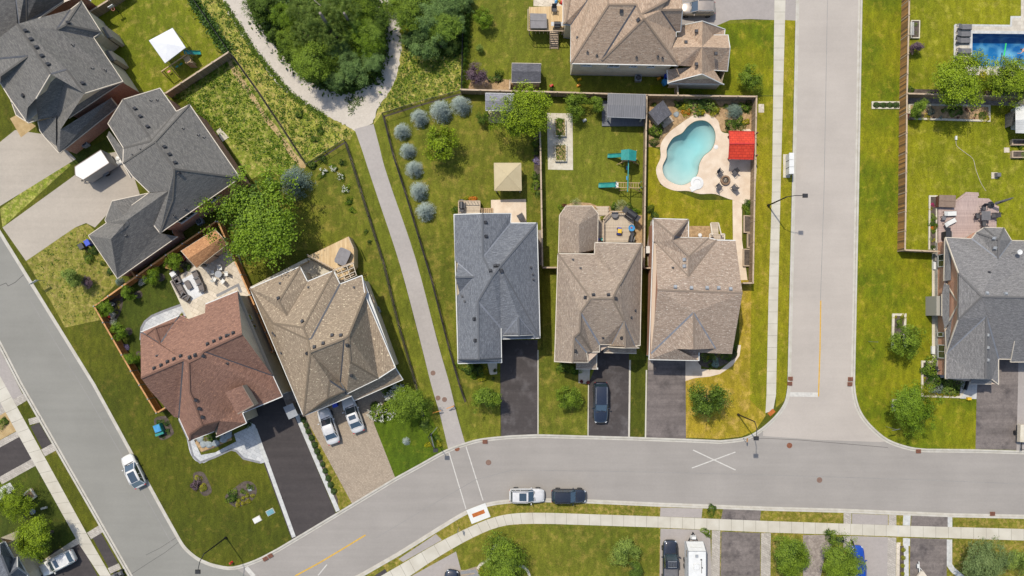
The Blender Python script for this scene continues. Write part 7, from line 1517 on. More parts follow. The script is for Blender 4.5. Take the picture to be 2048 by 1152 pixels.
bedbox('grey timber raised bed at the right edge above the lawn, upper', "2020,280 2070,280 2070,292 2020,292", .45, 'wood_gr_t', 'soil'); bedbox('grey timber raised bed at the right edge above the lawn, lower', "2020,303 2070,303 2070,317 2020,317", .45, 'wood_gr_t', 'soil')
bedbox('timber raised bed with a trellis by the far shadowbox fence', "1820,42 1838,42 1837,78 1819,78", .3, 'stone_cream', 'soil')
bedbox('brick edged square bed with a low cap on the left lawn', "47,988 63,975 75,993 59,1005", .2, 'stone_cream', 'mulch', name='garden_bed', cat='garden bed', tw=.2)
# white trellis leaning in that bed
t = thing('trellis', 'white lattice trellis over the raised bed by the far fence', 'trellis', W(1825, 58, .4)); mb = MB()
for i in range(5): mb.bar(W(1821 + i * 1.6, 44, .9), W(1821 + i * 1.6, 70, 1.1), .03, .03)
for i in range(12): mb.bar(W(1821, 45 + i * 2.2, .92), W(1828, 45 + i * 2.2, .92), .03, .03)
mb.build('lattice', MT['white'], t)
# curved stone edging at the bottom
for l, s_ in (('curved pale stone edging round the loose tree, left arm', "955,1137 962,1128 975,1121 983,1110 986,1098 993,1090 1002,1088 1012,1092 1014,1098"), ('curved pale stone edging round the loose tree, right arm', "1036,1130 1048,1134 1056,1143 1060,1156")):
    P = smooth_path(PP(s_, .14), 5); mb = MB(); a, b = offset(P, .16), offset(P, -.16)
    for i in range(len(P) - 1): mb.prism([a[i].lerp(a[i + 1], .04), a[i].lerp(a[i + 1], .96), b[i].lerp(b[i + 1], .96), b[i].lerp(b[i + 1], .04)], .1, .32)
    mb.build('stone_edging', MT['stone_cream'], label=l, cat='stone edging')

# ---------------------------------------------------------------- pools
def pool(label, loop, depth, liner, water, floor_f, rimz, cop=None, name='swimming_pool', nseg=3, slope=0):
    P = loop if area(loop) > 0 else loop[::-1]; c = sum(P, Vector()) / len(P); t = thing(name, label, 'pool', (c[0], c[1], .14)); n = len(P); zt = rimz
    mb = MB(); prev = [Vector((p[0], p[1], zt)) for p in P]
    for k, (f, dz) in enumerate(floor_f):
        cur = [Vector((c[0] + (p[0] - c[0]) * f, c[1] + (p[1] - c[1]) * f, zt - dz * (1 + slope * ((p[0] - c[0]) + (p[1] - c[1]) * 1.2) * f / 7))) for p in P]
        for i in range(n): j = (i + 1) % n; mb.poly([prev[i], prev[j], cur[j], cur[i]])
        prev = cur
    mb.poly(prev); mb.build('basin', liner, t, smooth=True, weld=True)
    mb = MB(); mb.prism([Vector(p) for p in inset(P, .03)], -2.15, zt - .12, bottom=True); mb.build('water', water, t, weld=True)
    if cop:
        O = offset(P, -cop, True); m = MB()
        for i in range(n): j = (i + 1) % n; q = [P[i], P[j], O[j], O[i]]; m.poly([(v[0], v[1], zt + .012) for v in (q if area(q) > 0 else q[::-1])]); m.poly([(P[i][0], P[i][1], zt - .05), (P[j][0], P[j][1], zt - .05), (P[j][0], P[j][1], zt + .012), (P[i][0], P[i][1], zt + .012)])
        m.build('coping', MT['stone_white'] if nseg == 9 else MT['pool_deck'], t)
    return t
def watermat(name, tint, s_, st, dens=.3):
    m = bpy.data.materials.new(name); m.use_nodes = True; nt = m.node_tree; nt.nodes.clear(); o = nt.nodes.new('ShaderNodeOutputMaterial')
    tr = N(nt, 'ShaderNodeBsdfTransparent'); tr.inputs[0].default_value = tint; gl = N(nt, 'ShaderNodeBsdfGlossy'); gl.inputs['Roughness'].default_value = .06
    fr = N(nt, 'ShaderNodeFresnel'); fr.inputs[0].default_value = 1.33; mx = N(nt, 'ShaderNodeMixShader'); nt.links.new(fr.outputs[0], mx.inputs[0]); nt.links.new(tr.outputs[0], mx.inputs[1]); nt.links.new(gl.outputs[0], mx.inputs[2]); nt.links.new(mx.outputs[0], o.inputs[0]); va = N(nt, 'ShaderNodeVolumeAbsorption'); va.inputs[0].default_value = tint; va.inputs[1].default_value = dens; nt.links.new(va.outputs[0], o.inputs[1]); tr.inputs[0].default_value = (1, 1, 1, 1)
    n = noise(nt, coord(nt), s_, 3); b = N(nt, 'ShaderNodeBump'); b.inputs['Strength'].default_value = st; b.inputs['Distance'].default_value = .1; nt.links.new(n, b.inputs['Height']); nt.links.new(b.outputs[0], gl.inputs['Normal']); nt.links.new(b.outputs[0], fr.inputs['Normal']); return m
def linermat(name, a, b, s_=1.5, caustic=0, c=None):
    m, nt, bs = base_mat(name, .6, .3); co = coord(nt); col = mix(nt, ramp(nt, noise(nt, co, .25, 3), .35, .65), a, b)
    if caustic:
        v = N(nt, 'ShaderNodeTexVoronoi'); v.feature = 'SMOOTH_F1'; v.inputs['Scale'].default_value = caustic
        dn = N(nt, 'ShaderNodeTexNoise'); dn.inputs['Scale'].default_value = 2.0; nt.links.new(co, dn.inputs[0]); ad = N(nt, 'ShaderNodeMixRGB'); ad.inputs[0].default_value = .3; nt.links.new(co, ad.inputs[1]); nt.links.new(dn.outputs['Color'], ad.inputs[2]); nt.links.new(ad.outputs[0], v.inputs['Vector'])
        col = mix(nt, ramp(nt, v.outputs['Distance'], .35, .75), col, c)  # pale web of water caustics painted into the liner colour
    nt.links.new(col, bs.inputs['Base Color']); return m
dk = deckP if area(deckP) > 0 else deckP[::-1]
lp = smooth_path(PP("1392,242 1412,242 1427,256 1431,276 1424,298 1408,312 1399,328 1396,346 1386,360 1366,370 1346,366 1330,354 1325,334 1333,314 1334,296 1346,276 1364,266 1376,252", .16), 5, True)
# terrace with the pool cut out of it, and the lawn slab opened beneath the basin: built as a raised terrace ring
def ring_sheet(name, outer, inner, z, mat, z0=None):
    import bmesh
    bm = bmesh.new(); vo = [bm.verts.new((p[0], p[1], z)) for p in outer]; vi = [bm.verts.new((p[0], p[1], z)) for p in inner]
    eo = [bm.edges.new((vo[i], vo[(i + 1) % len(vo)])) for i in range(len(vo))]; ei = [bm.edges.new((vi[i], vi[(i + 1) % len(vi)])) for i in range(len(vi))]
    bmesh.ops.triangle_fill(bm, use_beauty=True, edges=eo + ei); bmesh.ops.recalc_face_normals(bm, faces=bm.faces)
    for f in bm.faces:
        if f.normal.z < 0: f.normal_flip()
    me = bpy.data.meshes.new(name); bm.to_mesh(me); bm.free(); me.materials.append(mat); o = bpy.data.objects.new(name, me); COL.objects.link(o); o['kind'] = 'structure'; return o
def punch(name, hole):
    # open the ground sheet over a pool
    import bmesh
    o = bpy.data.objects[name]; bm = bmesh.new(); bm.from_mesh(o.data); f = max(bm.faces, key=lambda f: f.calc_area() if f.normal.z > .5 else 0); z = f.verts[0].co.z; vs = list(f.verts); bm.faces.remove(f)
    eo = [bm.edges.get((vs[i], vs[i - 1])) or bm.edges.new((vs[i], vs[i - 1])) for i in range(len(vs))]; vi = [bm.verts.new((p[0], p[1], z)) for p in hole]; ei = [bm.edges.new((vi[i], vi[i - 1])) for i in range(len(vi))]
    g = bmesh.ops.triangle_fill(bm, use_beauty=True, edges=eo + ei)['geom']
    for q in g:
        if isinstance(q, bmesh.types.BMFace) and q.normal.z < 0: q.normal_flip()
    bm.to_mesh(o.data); bm.free()
_h1 = offset(lp, -.04, True)
punch('lawn_north_block', _h1)
ring_sheet('pool_terrace', deckP, lp, .165, MT['pool_deck'])
pool('kidney shaped pale turquoise swimming pool with a cream surround', lp, 1.8, linermat('pool_liner_pale', C(204, 228, 224), C(188, 220, 218)), watermat('pool_water', (.08, .8, .93, 1), 3.0, .08, .17), [(.99, .12), (.975, .5), (.86, .75), (.62, 1.35), (.45, 1.6)], .165, slope=.55)
mb = MB(); q = W(1394, 366, .2); mb.lathe((q[0], q[1], .17), [(.85, 0), (.83, .08), (.5, .1), (.47, .04), (0, .04)], 18); mb.box((q[0] - .35, q[1] - .6, .2), (1.1, .7, .08), R(28))
mb.build('pool_steps', MT['white'], label='white moulded steps at the lower end of the kidney pool', cat='pool steps')
mb = MB(); mb.lathe(W(1432, 294, .17), [(.28, 0), (.28, .03), (0, .04)], 14); mb.build('skimmer_lid', MT['white'], label='small white skimmer lid right of the kidney pool', cat='lid')
# deep blue pool
rp = PP("1945,67 2048,68 2092,68 2092,134 1944,132", .16); rp = rp if area(rp) > 0 else rp[::-1]
ro = PP("1909,49 2022,51 2024,33 2042,33 2042,-60 2120,-60 2120,152 1908,150", .16)
_h2 = offset(rp, -.04, True)
for n_ in ('lawn_east_block', 'far_pool_yard'): punch(n_, _h2)
ring_sheet('pool_terrace_blue', ro, rp, .160, MT['pavers_pool'])
pool('rectangular deep blue swimming pool at the upper right', rp, 1.8, linermat('pool_liner_blue_caustics', C(36, 140, 200), C(26, 122, 190), caustic=1.6, c=C(150, 214, 240)), watermat('pool_water_blue', (.1, .6, .9, 1), 2.0, .12, .2), [(1.0, .1), (.995, .9), (.8, 1.5)], .162, .38, nseg=9)
strip('pool_terrace_edge', "1910,50 1909,150", .25, 'stone_white', .168); strip('pool_terrace_edge', "1910,50 2022,51.5 2023,34 2042,34", .25, 'stone_white', .169)
m = MB(); m.tube(W(2008, 112, .13), W(2012, 87, .13), .09, .09, 10); m.build('pool_noodle', plain('noodle_green', C(40, 220, 120), None, 2, .5, .05), label='bright green foam noodle floating in the blue pool', cat='pool toy')
for i in range(3): 
    m = MB(); q = W(2050, 56 + i * 4.5, .1 - i * .12); m.box(q, (1.0, .26, .1)); m.build('pool_step', MT['pavers_pool'], label=['top', 'middle', 'lowest'][i] + ' step in the corner of the blue pool', cat='pool steps', group='steps in the blue pool')
# swimmer at the right edge of the blue pool: one continuous skinned body
def swimmer():
    t = thing('person', 'person swimming at the right edge of the blue pool', 'person', W(2052, 104, 0)); me = bpy.data.meshes.new('body')
    J = [(0, 0, 0, .15), (0, .28, .02, .14), (0, .5, .05, .15), (0, .62, .07, .06), (0, .72, .1, .085), (0, .82, .12, .08), (-.2, .48, .04, .06), (-.42, .62, .0, .042), (-.55, .85, .04, .032), (-.57, .94, .05, .028), (.2, .48, .04, .06), (.45, .4, 0, .042), (.62, .2, .02, .032), (.66, .12, .02, .028),
         (-.1, -.1, -.02, .09), (-.14, -.48, -.06, .065), (-.12, -.88, -.04, .045), (-.12, -1.05, -.02, .04), (.1, -.1, -.02, .09), (.18, -.45, -.08, .065), (.2, -.85, -.1, .045), (.2, -1.0, -.08, .04)]
    E = [(0, 1), (1, 2), (2, 3), (3, 4), (4, 5), (2, 6), (6, 7), (7, 8), (8, 9), (2, 10), (10, 11), (11, 12), (12, 13), (0, 14), (14, 15), (15, 16), (16, 17), (0, 18), (18, 19), (19, 20), (20, 21)]
    for base, sgn in ((9, -1), (13, 1)):
        for k in range(5):
            b_ = J[base]; dx = (-.04 + .02 * k) if sgn < 0 else .02; i = len(J); J.append((b_[0] + dx, b_[1] + (.08 if sgn < 0 else -.05 + .02 * k), b_[2], .009)); E.append((base, i))
    me.from_pydata([j[:3] for j in J], E, []); o = bpy.data.objects.new('body', me); COL.objects.link(o); o.parent = t; o.location = (0, 0, .05); o.rotation_euler = (0, 0, R(70))
    md = o.modifiers.new('skin', 'SKIN'); 
    for v, j in zip(me.skin_vertices[0].data, J): v.radius = (j[3], j[3] * .85)
    me.skin_vertices[0].data[0].use_root = True; s_ = o.modifiers.new('sub', 'SUBSURF'); s_.levels = s_.render_levels = 1
    sk = plain('skin', C(226, 178, 150), C(214, 162, 134), 3, .6, .04); me.materials.append(sk)
    h = MB(); h.lathe((0, 0, 0), [(.105, -.05), (.11, 0), (.09, .06), (.04, .1), (0, .105)], 14); ho = h.build('hair', plain('hair_brown', C(96, 68, 50), None, 5, .8, .2), t, world=False, smooth=True); ho.location = Matrix.Rotation(R(70), 3, 'Z') @ Vector((0, .8, .21))
    h = MB(); 
    for a, b in ((.0, .05), (.0, .17)): h.lathe((0, 0, 0), [(.15, -.12), (.157, 0), (.14, .12)], 14)
    so = h.build('swimsuit', MT['black'], t, world=False, smooth=True); so.rotation_euler = (R(90), 0, R(70)); so.location = Matrix.Rotation(R(70), 3, 'Z') @ Vector((0, .0, .05))
swimmer()
# ---------------------------------------------------------------- seats, tables, spas
def lounger(mb_mat, frame_mat):
    t = thing('sun_lounger', '', 'sun lounger', (0, 0, 0)); m = MB(); m.box((.25, 0, .34), (1.35, .62, .08)); m.build('mattress', MT[mb_mat], t, world=False)
    m = MB(); m.box((-.62, 0, .52), (.75, .62, .08), rot=Matrix.Rotation(R(30), 3, 'Y')); m.build('backrest', MT[mb_mat], t, world=False)
    m = MB(); [m.bar((-.9, s_ * .33, .28), (.95, s_ * .33, .28), .04, .05) for s_ in (-1, 1)]; m.build('frame', MT[frame_mat], t, world=False)
    for sx in (-.8, .8):
        for sy in (-1, 1): m = MB(); m.box((sx, sy * .33, .14), (.05, .05, .28)); m.build('leg', MT[frame_mat], t, world=False)
    return t
def place(proto, first, x, y, rz, label, z=.16, group=None, s_=None):
    o = proto if first else copy_tree(proto); o.location = W(x, y, z); o.rotation_euler = (0, 0, R(rz)); o['label'] = label
    if group: o['group'] = group
    if s_: o.scale = (s_,) * 3
    return o
lp0 = lounger('grey', 'iron')
for i, (x, y) in enumerate(((1926, 56), (1924, 70), (1923, 83), (1925, 104))): place(lp0, i == 0, x, y, 0, 'dark grey lounger by the blue pool, ' + ['topmost of four', 'second from the top', 'third from the top', 'lowest, half under the lime tree'][i], .17, 'dark loungers by the blue pool')
lp1 = lounger('trim_w', 'iron')
place(lp1, True, 1897, 428, 2, 'cream cushioned lounger on the composite deck, upper and straight', .62, 'cream loungers on the deck', .9); place(lp1, False, 1897, 446, 28, 'cream cushioned lounger on the composite deck, lower and angled', .62, 'cream loungers on the deck', .9)
def chair(seat='sling', fr='iron', lean=20):
    t = thing('patio_chair', '', 'chair', (0, 0, 0)); m = MB(); m.box((0, 0, .42), (.5, .5, .05)); m.build('seat', MT[seat], t, world=False)
    m = MB(); m.box((-.3, 0, .70), (.06, .5, .6), rot=Matrix.Rotation(R(-lean), 3, 'Y')); m.build('backrest', MT[seat], t, world=False)
    for s_ in (-1, 1): m = MB(); m.bar((-.28, s_ * .28, .62), (.26, s_ * .28, .62), .05, .03); m.build('armrest', MT[fr], t, world=False)
    for sx in (-.22, .24):
        for sy in (-.27, .27): m = MB(); m.tube((sx, sy, 0), (sx, sy, .62 if sx > 0 else .42), .02, n=6); m.build('leg', MT[fr], t, world=False)
    return t
ch = chair()
fp = W(1450, 361, .17); FG = 'sling chairs round the fire pit'
for i, (x, y, l) in enumerate(((1438, 347, 'upper left'), (1467, 346, 'upper right'), (1436, 374, 'lower left'), (1466, 376, 'lower right'))):
    p = W(x, y, .5); a = math.degrees(math.atan2(fp[1] - p[1], fp[0] - p[0])); place(ch, i == 0, x, y, a, 'dark sling chair ' + l + ' of the round fire pit', .17, FG, 1.15)
t = thing('fire_pit', 'round stone fire pit in the middle of four dark chairs', 'fire pit', fp); m = MB(); m.lathe(fp, [(.62, 0), (.62, .3), (.42, .32), (.42, .05)], 22); m.build('ring_wall', bricks('firepit_stone', C(170, 140, 110), C(140, 112, 88), C(100, 84, 70), .3, .15, 'obj'), t)
m = MB(); m.lathe(fp, [(.42, .18), (.0, .2)], 16); m.build('ash_bed', MT['soil'], t); m = MB(); r = rng(4)
for i in range(12): a = r.random() * 6.28; d = r.random() * .25; m.box((fp[0] + d * math.cos(a), fp[1] + d * math.sin(a), .44), (.14, .1, .08), r.random() * 3)
m.build('embers_stones', MT['stone_cream'], t)
# dining set on the composite deck
slabthing('deck', 'mauve-brown composite deck of the east house with clipped corners', 'deck', "1877,414 1907,414 1907,408 1935,388 1955,389 1956,396 1978,397 1992,410 1998,413 1998,432 1993,432 1993,470 1877,500", .13, .6, 'deck_comp')
slabthing('deck_step', 'mauve-brown step along the upper left of the composite deck', 'step', "1900,418 1907,404 1933,384 1957,385 1958,392 1936,391 1910,412", .13, .40, 'deck_comp')
for i, (x, y, a) in enumerate(((1950, 433, 0), (1963, 417, -90), (1983, 432, 180), (1963, 448, 90))): place(ch, False, x, y, a, 'black dining chair on the composite deck, ' + ['left', 'upper', 'right', 'lower'][i] + ' side of the square table', .6, 'dining chairs on the composite deck')
def table(label, x, y, z, sx, sy, rz=0, mat='grey', round_=0, name='patio_table', cat='table', h=.72, leg='iron'):
    p = W(x, y, z); t = thing(name, label, cat, p, R(rz)); m = MB()
    if round_: m.lathe((0, 0, h - .03), [(0, 0), (round_, 0), (round_, .04), (0, .04)], 20)
    else: m.box((0, 0, h), (sx, sy, .05))
    m.build('tabletop', MT[mat], t, world=False)
    q = round_ * .6 if round_ else 0
    for a in (-1, 1):
        for b in (-1, 1): m = MB(); m.box((a * (q or sx * .42), b * (q or sy * .42), h / 2), (.06, .06, h)); m.build('leg', MT[leg], t, world=False)
    return t
table('dark square dining table on the composite deck', 1965, 433, .6, 1.15, 1.15)
table('small dark side table between the two cream loungers', 1884, 437, .6, .5, .5, h=.45)
def grill(label, x, y, z, rz=0, cov=True, s_=1.0):
    p = W(x, y, z); t = thing('barbecue', label, 'barbecue', p, R(rz), s=s_); m = MB(); m.box((0, 0, .45), (.75, .55, .7)); m.build('cabinet', MT['black' if cov else 'grey'], t, world=False)
    m = MB(); pr = [(-.28, .8), (-.26, .98), (-.1, 1.1), (.12, 1.08), (.28, .92), (.29, .8)]; m.loft([[Vector((-.4, a, b)) for a, b in pr], [Vector((.4, a, b)) for a, b in pr]]); m.build('lid', MT['black'], t, world=False)
    for sx in (-1, 1): m = MB(); m.box((sx * .6, 0, .8), (.36, .5, .05)); m.build('side_shelf', MT['black' if cov else 'steel'], t, world=False)
    m = MB(); m.tube((-.3, -.34, .92), (.3, -.34, .92), .02, n=6); m.build('handle', MT['steel'], t, world=False); return t
grill('black covered barbecue at the lower left corner of the composite deck', 1887, 472, .6, 90, s_=1.25)
p = W(1981, 410, .6); t = thing('patio_umbrella', 'closed charcoal parasol on a round base leaning over the deck edge', 'parasol', p); m = MB(); m.lathe((0, 0, 0), [(.45, 0), (.45, .08), (0, .12)], 18); m.build('base', MT['iron'], t, world=False)
m = MB(); m.tube((0, 0, .1), (.25, .1, 2.1), .035, n=8); m.build('pole', MT['iron'], t, world=False); m = MB(); m.tube((.1, .05, .9), (.75, .35, 2.55), .20, .12, 10); m.tube((.75, .35, 2.55), (.95, .45, 3.0), .14, .03, 10); m.build('canopy', MT['grey'], t, world=False)
def spa(label, s_, h, covmat, sidemat, z0=.14):
    P = PP(s_, z0 + h); c = sum(P, Vector()) / 4; t = thing('hot_tub', label, 'hot tub', (c[0], c[1], z0)); m = MB(); m.prism(inset(P, .06), z0, z0 + h - .02); m.build('cabinet', MT[sidemat], t)
    a, b, c_, d = [Vector(q) for q in P]; m = MB(); m1, m2 = (a + d) / 2, (b + c_) / 2
    for Q in ([a, b, m2 + (b - m2) * .02, m1 + (a - m1) * .02], [m1 - (a - m1) * .02, m2 - (b - m2) * .02, c_, d]): m.prism(Q, z0 + h - .02, z0 + h + .1)
    m.build('cover', MT[covmat], t); return t
spa('brown covered hot tub at the top left of the composite deck', "1878,390 1911,391 1910,415 1877,414", .9, 'brown_cov', 'wood_d')
# top yard: raised platform with grey covered hot tub
t = slabthing('deck', 'raised pine deck with railings and stairs beside the sand house', 'deck', "1058,14 1127,12 1127,61 1058,61", 1.6, 1.75, 'deck_new')
for x, y in ((1059, 60), (1059, 15), (1100, 60), (1125, 60)): m = MB(); p = W(x, y, 1.6); m.box((p[0], p[1], .85), (.14, .14, 1.6)); m.build('post', MT['wood_gr_t'], t)
m = MB()
for a, b in (((1056, 18), (1056, 61)), ((1056, 61), (1127, 62))):
    p, q = W(*a, 2.7), W(*b, 2.7); m.bar(p, q, .09, .06); n = 9
    for k in range(n + 1): s_ = p.lerp(q, k / n); m.bar((s_[0], s_[1], 1.7), (s_[0], s_[1], 2.7), .05, .05)
m.build('railing', MT['wood_gr_t'], t)
m = MB()
for i in range(8): p = W(1108, 64 + i * 4.4, 1.6 - i * .2); m.box(p, (1.0, .27, .05))
for sx in (1100, 1116): m.bar(W(sx, 62, 1.6), W(sx, 98, .2), .06, .2)
m.build('stairs', MT['wood_gr_t'], t)
spa('grey covered hot tub on the raised pine deck', "1060,27 1093,28 1094,57 1061,57", .75, 'grey_cov', 'grey', 1.75)
grill('white and grey barbecue at the edge of the raised pine deck', 1114, 53, 1.75, 0, False); place(ch, False, 1108, 22, -90, 'small chair at the top of the raised pine deck', 1.75)
for m_, x, y, l in (('lblue', 1112, 3, 'blue'), ('yellow', 1118, 1, 'yellow'), ('red', 1124, 4, 'red')): b = MB(); p = W(x, y, .16); b.box((p[0], p[1], .3), (.7, .35, .18), R(20 * len(l)), taper=.7); b.lathe((p[0], p[1], .36), [(.2, 0), (.16, .12), (0, .16)], 10); b.build('float_toy', MT[m_], label=l + ' inflatable toy at the top edge beside the sand house', cat='toy')
# small rear deck of the grey house
t = slabthing('deck', 'small weathered rear deck with a barbecue behind the grey house', 'deck', "917,401 960,401 960,428 917,428", .13, 1.3, 'deck_old'); m = MB()
for a, b in (((917, 402), (960, 402)), ((960, 402), (960, 420)), ((917, 402), (917, 428))):
    p, q = W(*a, 2.2), W(*b, 2.2); m.bar(p, q, .09, .05)
    for k in range(8): s_ = p.lerp(q, k / 7); m.bar((s_[0], s_[1], 1.3), (s_[0], s_[1], 2.2), .04, .04)
m.build('railing', MT['wood_gr_t'], t); m = MB()
for i in range(6): p = W(964 + i * 4, 424, 1.15 - i * .18); m.box(p, (.27, 1.0, .05))
m.build('stairs', MT['wood'], t)
grill('black barbecue on the small rear deck of the grey house', 924, 413, 1.3, 90)
place(ch, False, 1041, 434, 120, 'brown wicker chair on the concrete slab behind the grey house', .15, s_=1.3)
# deck of the taupe house
t = slabthing('deck', 'weathered plank deck with clipped corner behind the taupe house', 'deck', "1207,440 1222,426 1256,426 1268,436 1268,484 1207,484", .13, .9, 'deck_old'); m = MB()
for a, b in (((1207, 440), (1207, 482)), ((1207, 438), (1221, 423)), ((1221, 423), (1256, 423))):
    p, q = W(*a, 1.8), W(*b, 1.8); m.bar(p, q, .14, .05)
    for k in range(9): s_ = p.lerp(q, k / 8); m.bar((s_[0], s_[1], .9), (s_[0], s_[1], 1.8), .04, .04)
m.build('railing', MT['wood_gr_t'], t)
for i, l in enumerate(('top', 'middle', 'bottom')): slabthing('deck_step', l + ' wide wooden step beside the rounded wing', 'step', f"{1196},{431 - i * 6} 1216,{431 - i * 6} 1218,{425 - i * 6} {1192 - i},{425 - i * 6}", .13, .7 - i * .2, 'deck_old', 'steps beside the rounded wing')
slabthing('deck', 'narrow plank walkway between the rounded wing and deck railing', 'deck', "1196,432 1206,432 1206,484 1196,484", .13, .72, 'deck_old')
grill('large black covered barbecue on the corner of the plank deck', 1260, 431, .9, -35, s_=1.55)
grill('black smoker grill at the lower right of the plank deck', 1261, 479, .9, 80, s_=1.0)
table('small grey glass table at the rail of the plank deck', 1229, 430, .9, .8, .8, 0, 'grey', .45, h=.5)
p = W(1238, 463, .9); t = thing('toy_car', 'yellow and blue ride-on toy car on the plank deck', 'toy', p, R(85)); bx('body', 'blue', t, (0, 0, .3), (1.0, .5, .3), taper=.8); bx('roof', 'yellow', t, (0, 0, .62), (.55, .5, .06))
for sx in (-.32, .32):
    for sy in (-.27, .27): m = MB(); m.tube((sx, sy - .03, .12), (sx, sy + .03, .12), .12, n=10); m.build('wheel', MT['black'], t, world=False)
for sx in (-.25, .25):
    for sy in (-.2, .2): m = MB(); m.bar((sx, sy, .4), (sx, sy, .6), .04, .04); m.build('roof_post', MT['yellow'], t, world=False)
p = W(1262, 457, .9); t = thing('water_table', 'light blue round water play table on the plank deck', 'toy', p); m = MB(); m.lathe((0, 0, .4), [(0, 0), (.38, 0), (.42, .14), (.36, .14), (.3, .05), (0, .05)], 18); m.build('basin', MT['lblue'], t, world=False); m = MB(); [m.box((.2 * a, .2 * b, .2), (.06, .06, .4)) for a in (-1, 1) for b in (-1, 1)]; m.build('legs', MT['lblue'], t, world=False); m = MB(); m.lathe((0, .05, .45), [(.12, 0), (.08, .12), (0, .14)], 10); m.build('toy', MT['red'], t, world=False)
for x, y, m_, l in ((1196, 479, 'blue', 'blue watering can by the rounded wing'), (1203, 479, 'teal', 'teal pot by the rounded wing')): b = MB(); b.lathe(W(x, y, .74), [(.16, 0), (.2, .22), (.17, .24), (0, .2)], 12); b.build('pot', MT[m_], label=l, cat='pot')
b = MB(); b.lathe(W(1205, 436, .9), [(.2, 0), (.26, .3), (0, .3)], 12); b.build('pot', MT['black'], label='dark flower pot at the clipped corner of the plank deck', cat='pot'); plant('ball', 'yelgreen', 1205, 436, 4, 'yellow flowers in the pot at the clipped deck corner', 'flowers', z0=1.2)
# stairs behind the corner house
t = thing('back_stairs', 'weathered wooden stair with side walls behind the corner house', 'stairs', W(1430, 465, .14)); m = MB()
for i in range(6): p = W(1429, 472 - i * 5, 1.1 - i * .18); m.box(p, (1.0, .32, .05))
m.build('treads', MT['deck_old'], t); m = MB()
for a, b in (((1421, 447, .6), (1425, 473, 1.6)), ((1437, 446, .6), (1443, 472, 1.6)), ((1419, 468, 2.0), (1420, 478, 2.0)), ((1449, 468, 2.0), (1449, 480, 2.0)), ((1419, 468, 2.0), (1427, 467, 2.0)), ((1441, 468, 2.0), (1449, 468, 2.0))): m.bar(W(*a), W(*b), .13, .1)
m.build('railing', MT['trim'], t); m = MB(); p = W(1434, 475, 1.1); m.box((p[0], p[1], 1.05), (2.0, .9, .12)); m.build('landing', MT['deck_old'], t)
m = MB(); m.lathe(W(1399, 471, .15), [(.22, 0), (.26, .3), (.2, .36), (0, .36)], 14); m.build('planter', MT['white'], label='round white pot behind the corner house', cat='pot')
t = thing('utility_box', 'white propane-style box beside the corner house wall', 'utility box', W(1294, 500, .14)); m = MB(); p = W(1294, 500, .5); m.box((p[0], p[1], .55), (.5, .85, .8), taper=.92); m.build('cabinet', MT['white'], t); bw('lid', 'trim_w', t, (p[0], p[1], .97), (.54, .9, .05))
# tan house deck
t = slabthing('deck', 'new diagonal pine deck with railings behind the tan house', 'deck', "614,513 697,473 708,498 708,533 680,566 668,542", .13, 2.4, 'deck_new'); m = MB()
for a, b in (((614, 509), (666, 537)), ((697, 474), (707, 497)), ((666, 540), (708, 524)), ((681, 562), (708, 548))):
    p, q = W(*a, 3.2), W(*b, 3.2); m.bar(p, q, .12, .06)
    for k in range(8): s_ = p.lerp(q, k / 7); m.bar((s_[0], s_[1], 2.4), (s_[0], s_[1], 3.2), .05, .05)
m.build('railing', MT['wood_gr_t'], t)
m = MB()
A_, B_, C_, D_ = W(669, 541, 3.3), W(706, 527, 3.3), W(713, 551, 3.3), W(680, 565, 3.3)
for f in (0, .33, .66, 1): m.bar(A_.lerp(B_, f), D_.lerp(C_, f), .07, .09); m.bar(A_.lerp(D_, f), B_.lerp(C_, f), .07, .09)
for q in (A_, B_, C_, D_): m.bar(q, (q[0], q[1], 2.4), .08, .08)
m.build('pergola', MT['trim'], t)
slabthing('side_terrace', 'pale plank ledge along the rear of the tan house', 'ledge', "500,574 612,517 616,522 502,580", .13, 1.6, 'stone_cream')
slabthing('sunken_patio', 'pale slab patio in the notch behind the tan house', 'patio', "602,532 616,516 666,540 620,564 612,560", .13, .8, 'stone_cream')
t = thing('hot_tub', 'taupe covered oval hot tub on the new pine deck', 'hot tub', W(687, 514, 2.4)); m = MB(); c = W(687, 514, 2.6); d = Matrix.Rotation(R(66), 3, 'Z')
rr = [d @ Vector((1.0 * math.copysign(abs(math.cos(a)) ** .35, math.cos(a)), .75 * math.copysign(abs(math.sin(a)) ** .35, math.sin(a)), 0)) for a in [i * .2618 for i in range(24)]]; m.prism([c + v for v in rr], 2.4, 3.05); m.build('cabinet', MT['brown_cov'], t); m = MB(); m.prism([c + v * 1.04 for v in rr], 3.05, 3.16); m.bar(c + d @ Vector((0, .8, .57)), c + d @ Vector((0, -.8, .57)), .06, .03); m.build('cover', MT['grey_cov'], t)
# patio furniture of the brown house
p = W(385, 574, .16); t = thing('outdoor_rug', 'pale striped rug under the outdoor sofa set', 'rug', p, R(28)); bx('rug', 'rug', t, (0, 0, .005), (1.9, 3.0, .012))
def sofa(label, x, y, rz, n, z=.17, cat='outdoor sofa', name='outdoor_sofa', group=None):
    t = thing(name, label, cat, W(x, y, z), R(rz), group); Lw = .75 * n; bx('base', 'grey', t, (0, 0, .16), (.78, Lw + .2, .22))
    for i in range(n): bx('cushion', 'cushion', t, (.05, -Lw / 2 + .375 + i * .75, .36), (.62, .71, .16))
    bx('backrest', 'cushion', t, (-.36, 0, .48), (.14, Lw + .2, .45))
    for s_ in (-1, 1): bx('armrest', 'grey', t, (0, s_ * (Lw / 2 + .12), .36), (.78, .12, .42))
    return t
sofa('long taupe outdoor sofa at the left of the pale rug', 362, 577, 30, 3)
AG = 'taupe armchairs right of the rug'
